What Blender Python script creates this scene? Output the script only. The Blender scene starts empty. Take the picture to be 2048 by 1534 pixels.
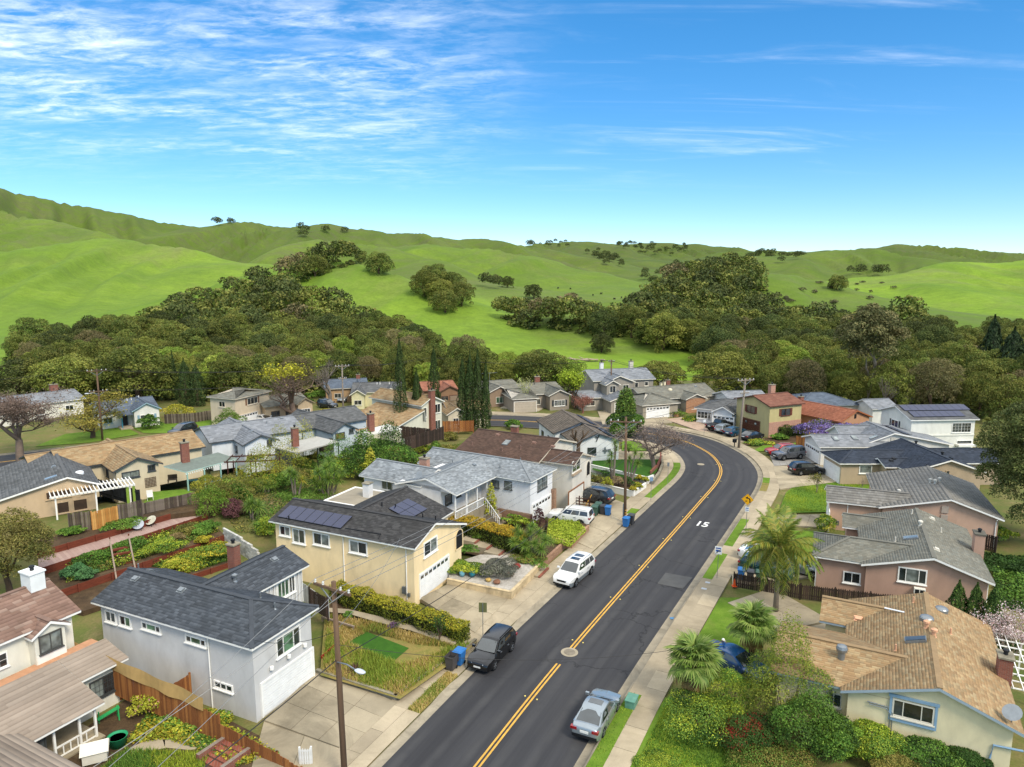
import bpy,bmesh,math,random
import numpy as np
from mathutils import Vector,Matrix
random.seed(7);RNG=np.random.default_rng(7)
R=math.radians
sc=bpy.context.scene
C=sc.collection
# ------------------------------------------------------------------ camera (drone, 27 m above the street, 9 degrees down)
CAM_H,CAM_P,CAM_F=27.0,R(9),1420.0
cd=bpy.data.cameras.new('camera');cam=bpy.data.objects.new('camera',cd);C.objects.link(cam)
cam.location=(0,0,CAM_H);cam.rotation_euler=(R(90)-CAM_P,0,0)
cd.sensor_width=36;cd.lens=36*CAM_F/2048;cd.clip_end=9000;cd.clip_start=.5
sc.camera=cam
# ------------------------------------------------------------------ sky
w=bpy.data.worlds.new('World');sc.world=w;w.use_nodes=True
nt=w.node_tree;N=nt.nodes;L=nt.links
bg=N['Background']
SUN_EL,SUN_AZ=R(46),R(143)
sky=N.new('ShaderNodeTexSky');sky.sky_type='NISHITA';sky.sun_disc=False
sky.sun_elevation=SUN_EL;sky.sun_rotation=SUN_AZ;sky.air_density=.75;sky.dust_density=0.0;sky.ozone_density=3.5
hs=N.new('ShaderNodeHueSaturation');hs.inputs['Saturation'].default_value=1.46;hs.inputs['Value'].default_value=1.68
tn=N.new('ShaderNodeMix');tn.data_type='RGBA';tn.blend_type='MULTIPLY';tn.inputs[0].default_value=1;tn.inputs[7].default_value=(.90,.97,1.03,1);L.new(sky.outputs[0],tn.inputs[6]);gm=N.new('ShaderNodeGamma');gm.inputs[1].default_value=.72;L.new(tn.outputs[2],gm.inputs[0]);L.new(gm.outputs[0],hs.inputs['Color'])
tc=N.new('ShaderNodeTexCoord');sp=N.new('ShaderNodeSeparateXYZ');L.new(tc.outputs['Generated'],sp.inputs[0])
def mth(op,a,b=None,clamp=False):
 n=N.new('ShaderNodeMath');n.operation=op;n.use_clamp=clamp
 for i,q in enumerate((a,b)):
  if q is None:continue
  if isinstance(q,(int,float)):n.inputs[i].default_value=q
  else:L.new(q,n.inputs[i])
 return n.outputs[0]
def mapr(v,a,b,c,d):
 n=N.new('ShaderNodeMapRange');n.interpolation_type='SMOOTHSTEP';L.new(v,n.inputs[0])
 for i,q in enumerate((a,b,c,d)):n.inputs[i+1].default_value=q
 return n.outputs[0]
zz=mth('MAXIMUM',sp.outputs[2],0.0)
# the cloud deck is a plane high overhead, met by the view ray
den=mth('ADD',zz,.10)
cx_=mth('DIVIDE',sp.outputs[0],den);cy_=mth('DIVIDE',sp.outputs[1],den)
cb=N.new('ShaderNodeCombineXYZ');L.new(cx_,cb.inputs[0]);L.new(cy_,cb.inputs[1])
def noise(vec,scale,detail,rough,rot=0,sx=1,sy=1,dist=0,off=(0,0,0)):
 m=N.new('ShaderNodeMapping');m.inputs['Rotation'].default_value=(0,0,rot);m.inputs['Scale'].default_value=(sx,sy,1)
 m.inputs['Location'].default_value=off
 L.new(vec,m.inputs[0]);n=N.new('ShaderNodeTexNoise');L.new(m.outputs[0],n.inputs['Vector'])
 n.inputs['Scale'].default_value=scale;n.inputs['Detail'].default_value=detail;n.inputs['Roughness'].default_value=rough
 n.inputs['Distortion'].default_value=dist
 return n.outputs['Fac']
warp=noise(cb.outputs[0],1.1,3,.5)
cirrus=noise(cb.outputs[0],.9,10,.58,R(28),.75,1.5,.3)
puffs=noise(cb.outputs[0],7.5,9,.66,R(30),.6,1.15,.5,(3.1,1.7,0))
fine=noise(cb.outputs[0],21,6,.62,R(28),.55,1.2,.3,(1.1,4.7,0))
band=noise(cb.outputs[0],.55,3,.5,R(20),1,1,0,(.6,2.2,0))
left=mapr(cx_,.25,-.9,0,1)
elev=mapr(zz,.085,.23,0,1)
d1=mth('ADD',mth('MULTIPLY',mapr(puffs,.38,.74,0,1),.85),mth('MULTIPLY',mapr(fine,.40,.70,0,1),.35))
d1=mth('MULTIPLY',mth('MULTIPLY',d1,mapr(cirrus,.36,.60,.12,1)),mth('MULTIPLY',left,elev))
streak=noise(cb.outputs[0],1.5,9,.60,R(-30),.55,2.2,.8,(4.3,.2,0))
d2=mth('MULTIPLY',mth('MULTIPLY',mapr(streak,.48,.86,0,.4),mapr(puffs,.3,.65,.35,1)),mth('MULTIPLY',mapr(band,.36,.52,.1,1),mapr(zz,.09,.17,0,1)))
veil=mth('MULTIPLY',mapr(zz,.33,.58,0,.92),mapr(band,.3,.6,.75,1))
dens=mth('MINIMUM',mth('ADD',mth('ADD',mth('MULTIPLY',d1,.78),d2),veil),.92)
mx=N.new('ShaderNodeMix');mx.data_type='RGBA'
L.new(dens,mx.inputs[0]);L.new(hs.outputs[0],mx.inputs[6]);mx.inputs[7].default_value=(9.0,9.3,9.6,1)
L.new(mx.outputs[2],bg.inputs['Color']);bg.inputs['Strength'].default_value=0.11
# ------------------------------------------------------------------ sun (a bright but veiled sky: soft shadows)
sd=bpy.data.lights.new('sun','SUN');sun=bpy.data.objects.new('sun',sd);C.objects.link(sun)
sd.energy=2.25;sd.angle=R(17);sd.color=(1,.91,.77)
to_sun=Vector((math.sin(SUN_AZ)*math.cos(SUN_EL),math.cos(SUN_AZ)*math.cos(SUN_EL),math.sin(SUN_EL)))
sun.rotation_euler=to_sun.to_track_quat('Z','Y').to_euler();sun.location=(60,-40,90)
sc.view_settings.view_transform='Standard';sc.view_settings.look='None';sc.view_settings.gamma=1
sc.view_settings.exposure=0.7;sc.view_settings.use_curve_mapping=False
sc.render.engine='CYCLES';sc.cycles.use_denoising=True
sc.cycles.max_bounces=6;sc.cycles.transparent_max_bounces=8;sc.cycles.caustics_reflective=False;sc.cycles.caustics_refractive=False
# ------------------------------------------------------------------ survey: sight lines of the photograph met with real planes
_c,_s=math.cos(CAM_P),math.sin(CAM_P)
def P(px,py,z=0.0):
 a=(px-1024)/CAM_F;b=(py-767)/CAM_F
 t=(CAM_H-z)/(_s+b*_c)
 return Vector((a*t,(_c-b*_s)*t,z))
def PY(px,py,Y):
 a=(px-1024)/CAM_F;b=(py-767)/CAM_F
 t=Y/(_c-b*_s)
 return Vector((a*t,Y,CAM_H-(_s+b*_c)*t))
def srgb(h):
 h=h.lstrip('#');v=[int(h[i:i+2],16)/255 for i in(0,2,4)]
 return tuple(x/12.92 if x<=.04045 else((x+.055)/1.055)**2.4 for x in v)
def lin(c):return srgb(c)if isinstance(c,str)else tuple(c)
# ------------------------------------------------------------------ materials
MATS={}
def _new(name):
 m=bpy.data.materials.new(name);m.use_nodes=True
 return m,m.node_tree.nodes,m.node_tree.links,m.node_tree.nodes['Principled BSDF']
def _tex(N,L,kind='Object',scale=(1,1,1)):
 t=N.new('ShaderNodeTexCoord');m=N.new('ShaderNodeMapping');m.inputs['Scale'].default_value=scale
 L.new(t.outputs[kind],m.inputs[0]);return m.outputs[0]
def _noise(N,L,vec,scale,detail=4,rough=.55,dist=0):
 n=N.new('ShaderNodeTexNoise');n.inputs['Scale'].default_value=scale;n.inputs['Detail'].default_value=detail
 n.inputs['Roughness'].default_value=rough;n.inputs['Distortion'].default_value=dist
 if vec is not None:L.new(vec,n.inputs['Vector'])
 return n.outputs['Fac']
def _mix(N,L,fac,a,b,mode='MIX'):
 n=N.new('ShaderNodeMix');n.data_type='RGBA';n.blend_type=mode
 for i,q in((0,fac),(6,a),(7,b)):
  if isinstance(q,(int,float)):n.inputs[i].default_value=q
  elif isinstance(q,tuple):n.inputs[i].default_value=(*q[:3],1)
  else:L.new(q,n.inputs[i])
 return n.outputs[2]
def _ramp(N,L,v,a,b,c=0.,d=1.):
 n=N.new('ShaderNodeMapRange');L.new(v,n.inputs[0])
 for i,q in enumerate((a,b,c,d)):n.inputs[i+1].default_value=q
 return n.outputs[0]
def _bump(N,L,b,v,strength=.3,dist=.02):
 n=N.new('ShaderNodeBump');n.inputs['Strength'].default_value=strength;n.inputs['Distance'].default_value=dist
 L.new(v,n.inputs['Height']);L.new(n.outputs[0],b.inputs['Normal'])
def mat(name,color,rough=.8,var=.12,scale=2.5,fine=40.,bump=.15,metal=0.,spec=.35,stain=None,stain_amt=.0,stretch=(1,1,1),coat=0.,world=True):
 """painted / stucco / wood / metal surface: base colour with broad and fine variation, optional stain colour"""
 if name in MATS:return MATS[name]
 m,N,L,b=_new(name);c=lin(color)
 vec=_tex(N,L,'Object',stretch)
 n1=_noise(N,L,vec,scale,5,.6);n2=_noise(N,L,vec,fine,3,.6)
 dk=tuple(x*(1-var*1.5)for x in c);lt=tuple(min(1,x*(1+var))for x in c)
 col=_mix(N,L,_ramp(N,L,n1,.3,.7),dk,lt)
 col=_mix(N,L,_ramp(N,L,n2,.35,.65,0,var*1.2),col,tuple(x*.72 for x in c))
 if stain is not None:
  n3=_noise(N,L,vec,scale*.45,7,.68,.6)
  col=_mix(N,L,_ramp(N,L,n3,.50,.68,0,stain_amt),col,lin(stain))
 L.new(col,b.inputs['Base Color']);b.inputs['Roughness'].default_value=rough;b.inputs['Metallic'].default_value=metal
 b.inputs['Specular IOR Level'].default_value=spec
 if coat:b.inputs['Coat Weight'].default_value=coat;b.inputs['Coat Roughness'].default_value=.06
 if bump:_bump(N,L,b,n2,bump,.01)
 MATS[name]=m;return m
def mat_attr(name,rough=.85,objvar=.15,hue=.02,translucent=0.,bump=0.,noise_scale=None,noise_amt=.0,spec=.25):
 """colour read from the mesh's own colour attribute 'Col' (leaves, shingles), varied a little per object"""
 if name in MATS:return MATS[name]
 m,N,L,b=_new(name)
 at=N.new('ShaderNodeAttribute');at.attribute_name='Col';col=at.outputs['Color']
 oi=N.new('ShaderNodeObjectInfo');hv=N.new('ShaderNodeHueSaturation')
 L.new(col,hv.inputs['Color']);L.new(_ramp(N,L,oi.outputs['Random'],0,1,1-objvar,1+objvar),hv.inputs['Value'])
 wn=N.new('ShaderNodeTexWhiteNoise');wn.noise_dimensions='1D';L.new(oi.outputs['Random'],wn.inputs['W'])
 L.new(_ramp(N,L,wn.outputs['Value'],0,1,.5-hue,.5+hue),hv.inputs['Hue'])
 col=hv.outputs[0]
 if noise_scale:
  n1=_noise(N,L,_tex(N,L),noise_scale,5,.62)
  col=_mix(N,L,_ramp(N,L,n1,.35,.7,0,noise_amt),col,(.02,.02,.015))
 L.new(col,b.inputs['Base Color']);b.inputs['Roughness'].default_value=rough;b.inputs['Specular IOR Level'].default_value=spec
 if translucent:
  tr=N.new('ShaderNodeBsdfTranslucent');L.new(col,tr.inputs['Color']);ms=N.new('ShaderNodeMixShader')
  ms.inputs[0].default_value=translucent;L.new(b.outputs[0],ms.inputs[1]);L.new(tr.outputs[0],ms.inputs[2])
  L.new(ms.outputs[0],N['Material Output'].inputs['Surface'])
 MATS[name]=m;return m
def mat_glass(name='window_glass',color='#20282c',rough=.06,cloth=None):
 if name in MATS:return MATS[name]
 m,N,L,b=_new(name)
 oi=N.new('ShaderNodeObjectInfo');vec=_tex(N,L,'Object',(1,1,1))
 n1=_noise(N,L,vec,1.3,2,.5)
 c=lin(color);col=_mix(N,L,_ramp(N,L,n1,.4,.65),tuple(x*.55 for x in c),tuple(x*1.7 for x in c))
 col=_mix(N,L,_ramp(N,L,oi.outputs['Random'],.45,1,0,.35),col,(.16,.17,.16))
 L.new(col,b.inputs['Base Color']);b.inputs['Roughness'].default_value=rough;b.inputs['Specular IOR Level'].default_value=.8
 b.inputs['Coat Weight'].default_value=.6;b.inputs['Coat Roughness'].default_value=.03
 MATS[name]=m;return m
# ------------------------------------------------------------------ objects
def link(o,parent=None):
 C.objects.link(o)
 if parent is not None:o.parent=parent
 return o
def tag(o,label=None,cat=None,group=None,kind=None):
 if label:o['label']=label
 if cat:o['category']=cat
 if group:o['group']=group
 if kind:o['kind']=kind
 return o
def thing(name,label,cat,loc=(0,0,0),rz=0,group=None):
 o=bpy.data.objects.new(name,None);o.empty_display_size=.3;link(o);o.location=loc;o.rotation_euler=(0,0,rz)
 return tag(o,label,cat,group)
def clone(root,loc=None,rz=None,label=None,group=None,scale=None):
 r=root.copy();C.objects.link(r)
 if loc is not None:r.location=loc
 if rz is not None:r.rotation_euler=(0,0,rz)
 if scale is not None:r.scale=scale if hasattr(scale,'__len__')else(scale,)*3
 if label:r['label']=label
 if group:r['group']=group
 for ch in root.children:
  c=ch.copy();C.objects.link(c);c.parent=r
  for g in ch.children:
   d=g.copy();C.objects.link(d);d.parent=c
 return r
class MB:
 """collects faces, then builds ONE mesh object"""
 def __init__(s):s.v=[];s.f=[];s.m=[]
 def add(s,vs,fs,mi=0):
  k=len(s.v);s.v+=[tuple(v)for v in vs];s.f+=[tuple(i+k for i in f)for f in fs];s.m+=[mi]*len(fs);return s
 def box(s,x0,y0,z0,x1,y1,z1,mi=0,M=None):
  vs=[(x0,y0,z0),(x1,y0,z0),(x1,y1,z0),(x0,y1,z0),(x0,y0,z1),(x1,y0,z1),(x1,y1,z1),(x0,y1,z1)]
  if M is not None:vs=[M@Vector(v)for v in vs]
  return s.add(vs,[(0,3,2,1),(4,5,6,7),(0,1,5,4),(1,2,6,5),(2,3,7,6),(3,0,4,7)],mi)
 def bar(s,a,b,wx,wz,mi=0,up=(0,0,1)):
  a=Vector(a);b=Vector(b);d=(b-a).normalized();u=Vector(up)
  if abs(d.dot(u))>.98:u=Vector((0,1,0))
  x=d.cross(u).normalized();z=x.cross(d)
  vs=[p+x*i*wx/2+z*j*wz/2 for p in(a,b)for i,j in((-1,-1),(1,-1),(1,1),(-1,1))]
  return s.add(vs,[(3,2,1,0),(4,5,6,7),(0,1,5,4),(1,2,6,5),(2,3,7,6),(3,0,4,7)],mi)
 def tube(s,pts,rad,n=6,mi=0,caps=True):
  pts=[Vector(p)for p in pts];k0=len(s.v)
  if not hasattr(rad,'__len__'):rad=[rad]*len(pts)
  for i,p in enumerate(pts):
   d=(pts[min(i+1,len(pts)-1)]-pts[max(i-1,0)]).normalized()
   u=Vector((0,0,1))if abs(d.z)<.9 else Vector((1,0,0))
   x=d.cross(u).normalized();y=d.cross(x)
   for j in range(n):
    a=2*math.pi*j/n;s.v.append(tuple(p+(x*math.cos(a)+y*math.sin(a))*rad[i]))
  for i in range(len(pts)-1):
   for j in range(n):
    q=(j+1)%n;s.f.append((k0+i*n+j,k0+i*n+q,k0+(i+1)*n+q,k0+(i+1)*n+j));s.m.append(mi)
  if caps:
   s.f.append(tuple(k0+j for j in range(n))[::-1]);s.m.append(mi)
   e=k0+(len(pts)-1)*n;s.f.append(tuple(e+j for j in range(n)));s.m.append(mi)
  return s
 def lathe(s,prof,n=12,mi=0,c=(0,0,0),M=None):
  k0=len(s.v)
  for r,z in prof:
   for j in range(n):
    a=2*math.pi*j/n;v=Vector((c[0]+r*math.cos(a),c[1]+r*math.sin(a),c[2]+z))
    s.v.append(tuple(M@v if M is not None else v))
  for i in range(len(prof)-1):
   for j in range(n):
    q=(j+1)%n;s.f.append((k0+i*n+j,k0+i*n+q,k0+(i+1)*n+q,k0+(i+1)*n+j));s.m.append(mi)
  s.f.append(tuple(k0+j for j in range(n))[::-1]);s.m.append(mi)
  e=k0+(len(prof)-1)*n;s.f.append(tuple(e+j for j in range(n)));s.m.append(mi)
  return s
 def prism(s,poly,z0,z1,mi=0):
  n=len(poly);vs=[(p[0],p[1],z0)for p in poly]+[(p[0],p[1],z1)for p in poly]
  a=sum(poly[i][0]*poly[(i+1)%n][1]-poly[(i+1)%n][0]*poly[i][1]for i in range(n))
  fs=[tuple(range(n))[::-1],tuple(range(n,2*n))]+[(i,(i+1)%n,n+(i+1)%n,n+i)for i in range(n)]
  if a<0:fs=[f[::-1]for f in fs]
  return s.add(vs,fs,mi)
 def face(s,vs,mi=0):return s.add(vs,[tuple(range(len(vs)))],mi)
 def mesh(s,name,mats,smooth=False,bevel=0):
  me=bpy.data.meshes.new(name);me.from_pydata(s.v,[],s.f)
  for m in(mats if isinstance(mats,(list,tuple))else[mats]):me.materials.append(m)
  me.polygons.foreach_set('material_index',s.m)
  if smooth:me.polygons.foreach_set('use_smooth',[True]*len(s.f))
  me.update();return me
 def build(s,name,mats,parent=None,smooth=False,loc=None,rz=None,**kw):
  o=bpy.data.objects.new(name,s.mesh(name,mats,smooth));link(o,parent)
  if loc is not None:o.location=loc
  if rz is not None:o.rotation_euler=(0,0,rz)
  if kw:tag(o,**kw)
  return o
def np_mesh(name,V,F,mats,col=None,smooth=False,uv=None):
 """fast mesh from arrays: V (n,3), F (m,k) all faces with k corners, col (n,3) point colours"""
 V=np.asarray(V,np.float32);F=np.asarray(F,np.int32);me=bpy.data.meshes.new(name)
 me.vertices.add(len(V));me.vertices.foreach_set('co',V.ravel())
 k=F.shape[1];me.loops.add(F.size);me.loops.foreach_set('vertex_index',F.ravel())
 me.polygons.add(len(F));me.polygons.foreach_set('loop_start',np.arange(0,F.size,k,dtype=np.int32));me.polygons.foreach_set('loop_total',np.full(len(F),k,np.int32))
 if smooth:me.polygons.foreach_set('use_smooth',np.ones(len(F),bool))
 for m in(mats if isinstance(mats,(list,tuple))else[mats]):me.materials.append(m)
 if col is not None:
  a=me.color_attributes.new('Col','FLOAT_COLOR','POINT');c4=np.ones((len(V),4),np.float32);c4[:,:3]=col
  a.data.foreach_set('color',c4.ravel())
 if uv is not None:
  u=me.uv_layers.new(name='UVMap');u.data.foreach_set('uv',np.asarray(uv,np.float32)[F.ravel()].ravel())
 me.update(calc_edges=True);me.validate();return me
def nobj(name,me,parent=None,loc=None,rz=None,scale=None,**kw):
 o=bpy.data.objects.new(name,me);link(o,parent)
 if loc is not None:o.location=loc
 if rz is not None:o.rotation_euler=(0,0,rz)
 if scale is not None:o.scale=scale if hasattr(scale,'__len__')else(scale,)*3
 if kw:tag(o,**kw)
 return o
def catmull(pts,step=1.0):
 pts=[Vector(p)for p in pts];q=[pts[0]*2-pts[1]]+pts+[pts[-1]*2-pts[-2]];out=[]
 for i in range(1,len(q)-2):
  n=max(2,int((q[i+1]-q[i]).length/.25))
  for k in range(n):
   t=k/n;a,b,c,d=q[i-1:i+3]
   out.append(.5*((2*b)+(c-a)*t+(2*a-5*b+4*c-d)*t*t+(3*b-a-3*c+d)*t**3))
 out.append(pts[-1]);res=[out[0]];acc=0
 for a,b in zip(out,out[1:]):
  acc+=(b-a).length
  if acc>=step:res.append(b);acc=0
 return res
def sstep(a,b,x):
 t=np.clip((x-a)/(b-a),0,1);return t*t*(3-2*t)
# ------------------------------------------------------------------ street line (surveyed centre of the double yellow line)
CENTRE=catmull([(-21,-4,0),(-11.5,15.5,0),(-1.9,35.35,0),(3.9,46.9,0),(12.4,62.6,0),(21.7,79.7,0),(27.0,89.8,0),(29.2,97,0),(29.3,105,0),(26.3,113,0),(16,121,0),(-2,127.2,0),(-20,125.5,0),(-38,119,0),(-55,109.5,0),(-72,99,0),(-100,82,0)],1.0)
CP=np.array([(p.x,p.y)for p in CENTRE])
CT=np.gradient(CP,axis=0);CT/=np.linalg.norm(CT,axis=1)[:,None]
CN=np.stack([-CT[:,1],CT[:,0]],1)
def off(i,d,z=0.):return(CP[i,0]+CN[i,0]*d,CP[i,1]+CN[i,1]*d,z)
def road_dist(x,y):
 """signed distance from the centre line, positive on the inside (left) of the bend"""
 x=np.atleast_1d(np.asarray(x,float));y=np.atleast_1d(np.asarray(y,float));out=np.zeros(len(x))
 for a in range(0,len(x),20000):
  dx=x[a:a+20000,None]-CP[None,:,0];dy=y[a:a+20000,None]-CP[None,:,1];d2=dx*dx+dy*dy
  i=d2.argmin(1);r=np.arange(len(i));out[a:a+20000]=np.sqrt(d2[r,i])*np.sign(dx[r,i]*CN[i,0]+dy[r,i]*CN[i,1])
 return out
# ------------------------------------------------------------------ hills: crest lines (sight line, distance) with a half width
HILLS=[([(-500,290,820),(-200,340,820),(0,377,850),(140,403,900),(330,447,950),(430,466,1000)],250),([(-400,380,620),(-150,395,640),(0,414,640),(100,442,620),(215,490,580)],150),([(-500,470,420),(-200,505,440),(60,500,490),(190,480,510),(300,477,515),(390,503,505),(480,555,480)],235),([(420,466,900),(490,441,950),(560,456,1000),(640,441,900),(700,447,880),(780,463,900),(900,473,950),(1000,481,1000),(1100,500,1050)],220),([(640,470,600),(720,478,590),(840,510,560),(930,548,530),(1030,598,500)],110),([(790,490,760),(880,492,740),(960,493,720),(1040,505,700),(1150,530,680),(1250,560,640),(1330,590,600)],170),([(40,700,265),(190,655,290),(330,600,315),(450,560,330),(560,520,338),(665,494,335),(740,510,325),(820,553,312),(930,606,295),(1060,656,275),(1230,700,250),(1400,735,235)],92),([(1180,640,300),(1300,590,315),(1380,548,330),(1440,528,340),(1520,540,345),(1600,535,350),(1680,560,340),(1790,622,320),(1900,660,300)],88),([(1640,590,430),(1740,560,460),(1860,529,500),(1960,524,520),(2100,515,540),(2400,500,560)],215),([(1520,520,900),(1600,510,930),(1680,495,950),(1740,494,950),(1850,518,900),(1960,540,850)],200),([(1380,520,1250),(1460,505,1300),(1520,497,1320),(1580,502,1300),(1640,520,1250)],240),([(980,500,1900),(1060,489,1900),(1120,486,1850),(1165,481,1800),(1200,487,1800),(1250,490,1850),(1300,484,1900),(1360,487,1900),(1420,492,1900),(1470,500,1900)],420),([(1640,505,1600),(1720,496,1650),(1790,488,1700),(1850,493,1700),(1950,501,1700),(2048,508,1700),(2300,505,1700),(2600,500,1700)],420),([(1120,520,1250),(1200,505,1300),(1290,520,1200),(1380,540,1100)],200),]
HSEG=[]
for pts,wd in HILLS:
 p=catmull([PY(*q)for q in pts],12.0)
 HSEG.append((np.array([(v.x,v.y)for v in p]),np.array([v.z for v in p]),wd))
TINT=[.66,.80,.96,.66,.80,.84,.98,.80,1.0,.68,.62,.58,.60,.58];GREY=[.5,.4,.08,.5,.5,.2,.05,.3,.0,.35,.4,.5,.45,.45]
def base_z(y):return np.maximum(0,y-330)*.022
def hill_z(x,y,tint=False):
 """height of the hills; every ridge keeps its own sward (tint, greyness)"""
 x=np.asarray(x,float).ravel();y=np.asarray(y,float).ravel();acc=np.zeros(len(x));pw=16.0;tw=np.full(len(x),1e-9);tt=np.ones(len(x))*1e-9;tg=np.zeros(len(x));bz=base_z(y)
 for k,(xy,zc,wd)in enumerate(HSEG):
  lo=xy.min(0)-wd;hi=xy.max(0)+wd
  idx=np.nonzero((x>lo[0])&(x<hi[0])&(y>lo[1])&(y<hi[1]))[0]
  for a in range(0,len(idx),20000):
   j=idx[a:a+20000];d2=(x[j,None]-xy[None,:,0])**2+(y[j,None]-xy[None,:,1])**2
   wgt=np.exp(-(np.sqrt(d2)-np.sqrt(d2.min(1))[:,None])/25.0);sw=wgt.sum(1);zi=(wgt*zc[None]).sum(1)/sw
   dm=np.sqrt(d2.min(1));back=sstep(-.1,.35,(y[j]-(wgt*xy[None,:,1]).sum(1)/sw)/wd);t=np.clip(dm/(wd*(1-.64*back)),0,1)
   g=(1-t*t)**1.6;uu=(wgt*np.arange(len(zc))[None]).sum(1)/sw*12;fold=(np.sin(uu*.055+k*2.1)+.6*np.sin(uu*.131+k)+.35*np.sin(uu*.29+dm*.03)-1.6)*.10*4*t*(1-t);g=g*(1+fold*(1.4 if wd>120 else.8));h=np.maximum(bz[j]+(zi-bz[j])*g,0);acc[j]+=h**pw;q=(h/10)**10;tw[j]+=q;tt[j]+=q*TINT[k];tg[j]+=q*GREY[k]
 z=acc**(1/pw)
 return(z,tt/tw,tg/tw)if tint else z
def near_z(x,y):
 d=road_dist(x,y);x=np.atleast_1d(np.asarray(x,float));y=np.atleast_1d(np.asarray(y,float))
 inside=2.5*sstep(27,40,d)*sstep(0,8,118-y)*sstep(-5,14,22-x)
 ex,ey=x+36.9,y-52.4;s_=ex*.567+ey*.823;t_=-ex*.823+ey*.567
 cap=np.interp(t_,[-14,-1,0,4.4,7.1,9.5],[.5,.85,1.2,1.7,2.3,3.]);m=sstep(-7,-4,s_)*sstep(-22,-19,-s_)
 return np.where(m>0,np.minimum(inside,cap*m+3*(1-m)),inside)
def ground_z(x,y):
 x=np.atleast_1d(np.asarray(x,float));y=np.atleast_1d(np.asarray(y,float))
 und=(np.sin(x*.031+y*.017)+np.sin(x*.017-y*.041+2))*.6*sstep(170,260,y)+sstep(165,420,y)*4+base_z(y)
 rough=(np.sin(x*.013+1.3*np.sin(y*.009))*np.sin(y*.017+x*.006))*3.2*sstep(330,650,y)+(np.sin(x*.052+2*np.sin(y*.021))+np.sin(x*.083-y*.047))*1.1*sstep(260,420,y)
 h=hill_z(x,y)*sstep(140,200,y)
 return np.maximum(near_z(x,y)+und,h)+rough*np.clip(h/30,0,1)
def gz(x,y):return float(ground_z([x],[y])[0])
def on_ground(px,py,y0=60,y1=2400):
 """first place where the sight line meets the terrain"""
 ys=np.geomspace(y0,y1,260);a=(px-1024)/CAM_F;b=(py-767)/CAM_F
 t=ys/(_c-b*_s);xs=a*t;zs=CAM_H-(_s+b*_c)*t;g=ground_z(xs,ys)-zs
 k=np.nonzero(g>0)[0]
 if len(k)==0:return None
 k=k[0]
 if k==0:return Vector((xs[0],ys[0],g[0]+zs[0]))
 f=-g[k-1]/(g[k]-g[k-1]);X=xs[k-1]+f*(xs[k]-xs[k-1]);Y=ys[k-1]+f*(ys[k]-ys[k-1])
 return Vector((X,Y,gz(X,Y)))
# ------------------------------------------------------------------ ground materials
def mat_ground(name,cols,scales=(.05,.6,9),rough=.95,bump=.4,kind='Object'):
 m,N,L,b=_new(name);vec=_tex(N,L,kind)
 a=_noise(N,L,vec,scales[0],6,.6,.4);c=_noise(N,L,vec,scales[1],6,.65);f=_noise(N,L,vec,scales[2],4,.7)
 col=_mix(N,L,_ramp(N,L,a,.38,.62),lin(cols[0]),lin(cols[1]));col=_mix(N,L,_ramp(N,L,c,.42,.66,0,.75),col,lin(cols[2]))
 if len(cols)>3:
  e=_noise(N,L,vec,scales[1]*.33,7,.7,1.);col=_mix(N,L,_ramp(N,L,e,.54,.70,0,.8),col,lin(cols[3]))
 col=_mix(N,L,_ramp(N,L,f,.35,.7,0,.4),col,tuple(x*.45 for x in lin(cols[0])))
 L.new(col,b.inputs['Base Color']);b.inputs['Roughness'].default_value=rough;b.inputs['Specular IOR Level'].default_value=.15
 _bump(N,L,b,f,bump,.05);MATS[name]=m;return m
def mat_hill():
 m=mat_ground('hill_grass',['#678427','#7e982d','#587524','#797b49'],(.006,.02,.25),bump=.6);N,L=m.node_tree.nodes,m.node_tree.links;b=N['Principled BSDF'];src=b.inputs['Base Color'].links[0].from_socket
 at=N.new('ShaderNodeAttribute');at.attribute_name='Col';sp=N.new('ShaderNodeSeparateColor');L.new(at.outputs['Color'],sp.inputs[0]);vec=_tex(N,L)
 streak=_noise(N,L,_tex(N,L,'Object',(1,3.5,1)),.03,7,.7,1.2);fine=_noise(N,L,vec,.9,5,.75);pat=_noise(N,L,vec,.012,6,.65,.8)
 g=N.new('ShaderNodeMath');g.operation='MULTIPLY';L.new(_ramp(N,L,streak,.42,.62),g.inputs[0]);L.new(sp.outputs[1],g.inputs[1])
 g2=N.new('ShaderNodeMath');g2.operation='MULTIPLY';g2.inputs[1].default_value=.42;L.new(sp.outputs[1],g2.inputs[0]);col=_mix(N,L,g2.outputs[0],src,lin('#74764a'));col=_mix(N,L,g.outputs[0],col,lin('#6e6a52'));col=_mix(N,L,_ramp(N,L,pat,.50,.66,0,.5),col,lin('#55701f'));col=_mix(N,L,_ramp(N,L,fine,.45,.7,0,.45),col,lin('#4c611d'))
 hv=N.new('ShaderNodeHueSaturation');L.new(col,hv.inputs['Color']);L.new(sp.outputs[0],hv.inputs['Value']);L.new(hv.outputs[0],b.inputs['Base Color']);return m
GRASS_HILL=mat_hill()
GROUND=mat_ground('yard_ground',['#566430','#6c6c3a','#7b6a48','#94825e'],(.08,.5,6))
LAWN=mat_ground('lawn_grass',['#52701e','#628026','#708a30','#6a7a34'],(.15,1.1,14))
LAWN_DARK=mat_ground('artificial_turf',['#355a1c','#3a621e','#2f5219'],(.2,2,30),bump=.2)
SOIL=mat_ground('garden_soil',['#4b3d2e','#5d4a35','#3a3024','#6b5c42'],(.2,1.5,12))
DRYGRASS=mat_ground('dry_weeds',['#7d7040','#94824a','#6b7434','#51682a'],(.3,1.1,10))
MULCH=mat_ground('dark_mulch',['#2c2622','#3a302a','#1f1b18'],(.4,3,16))
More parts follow.
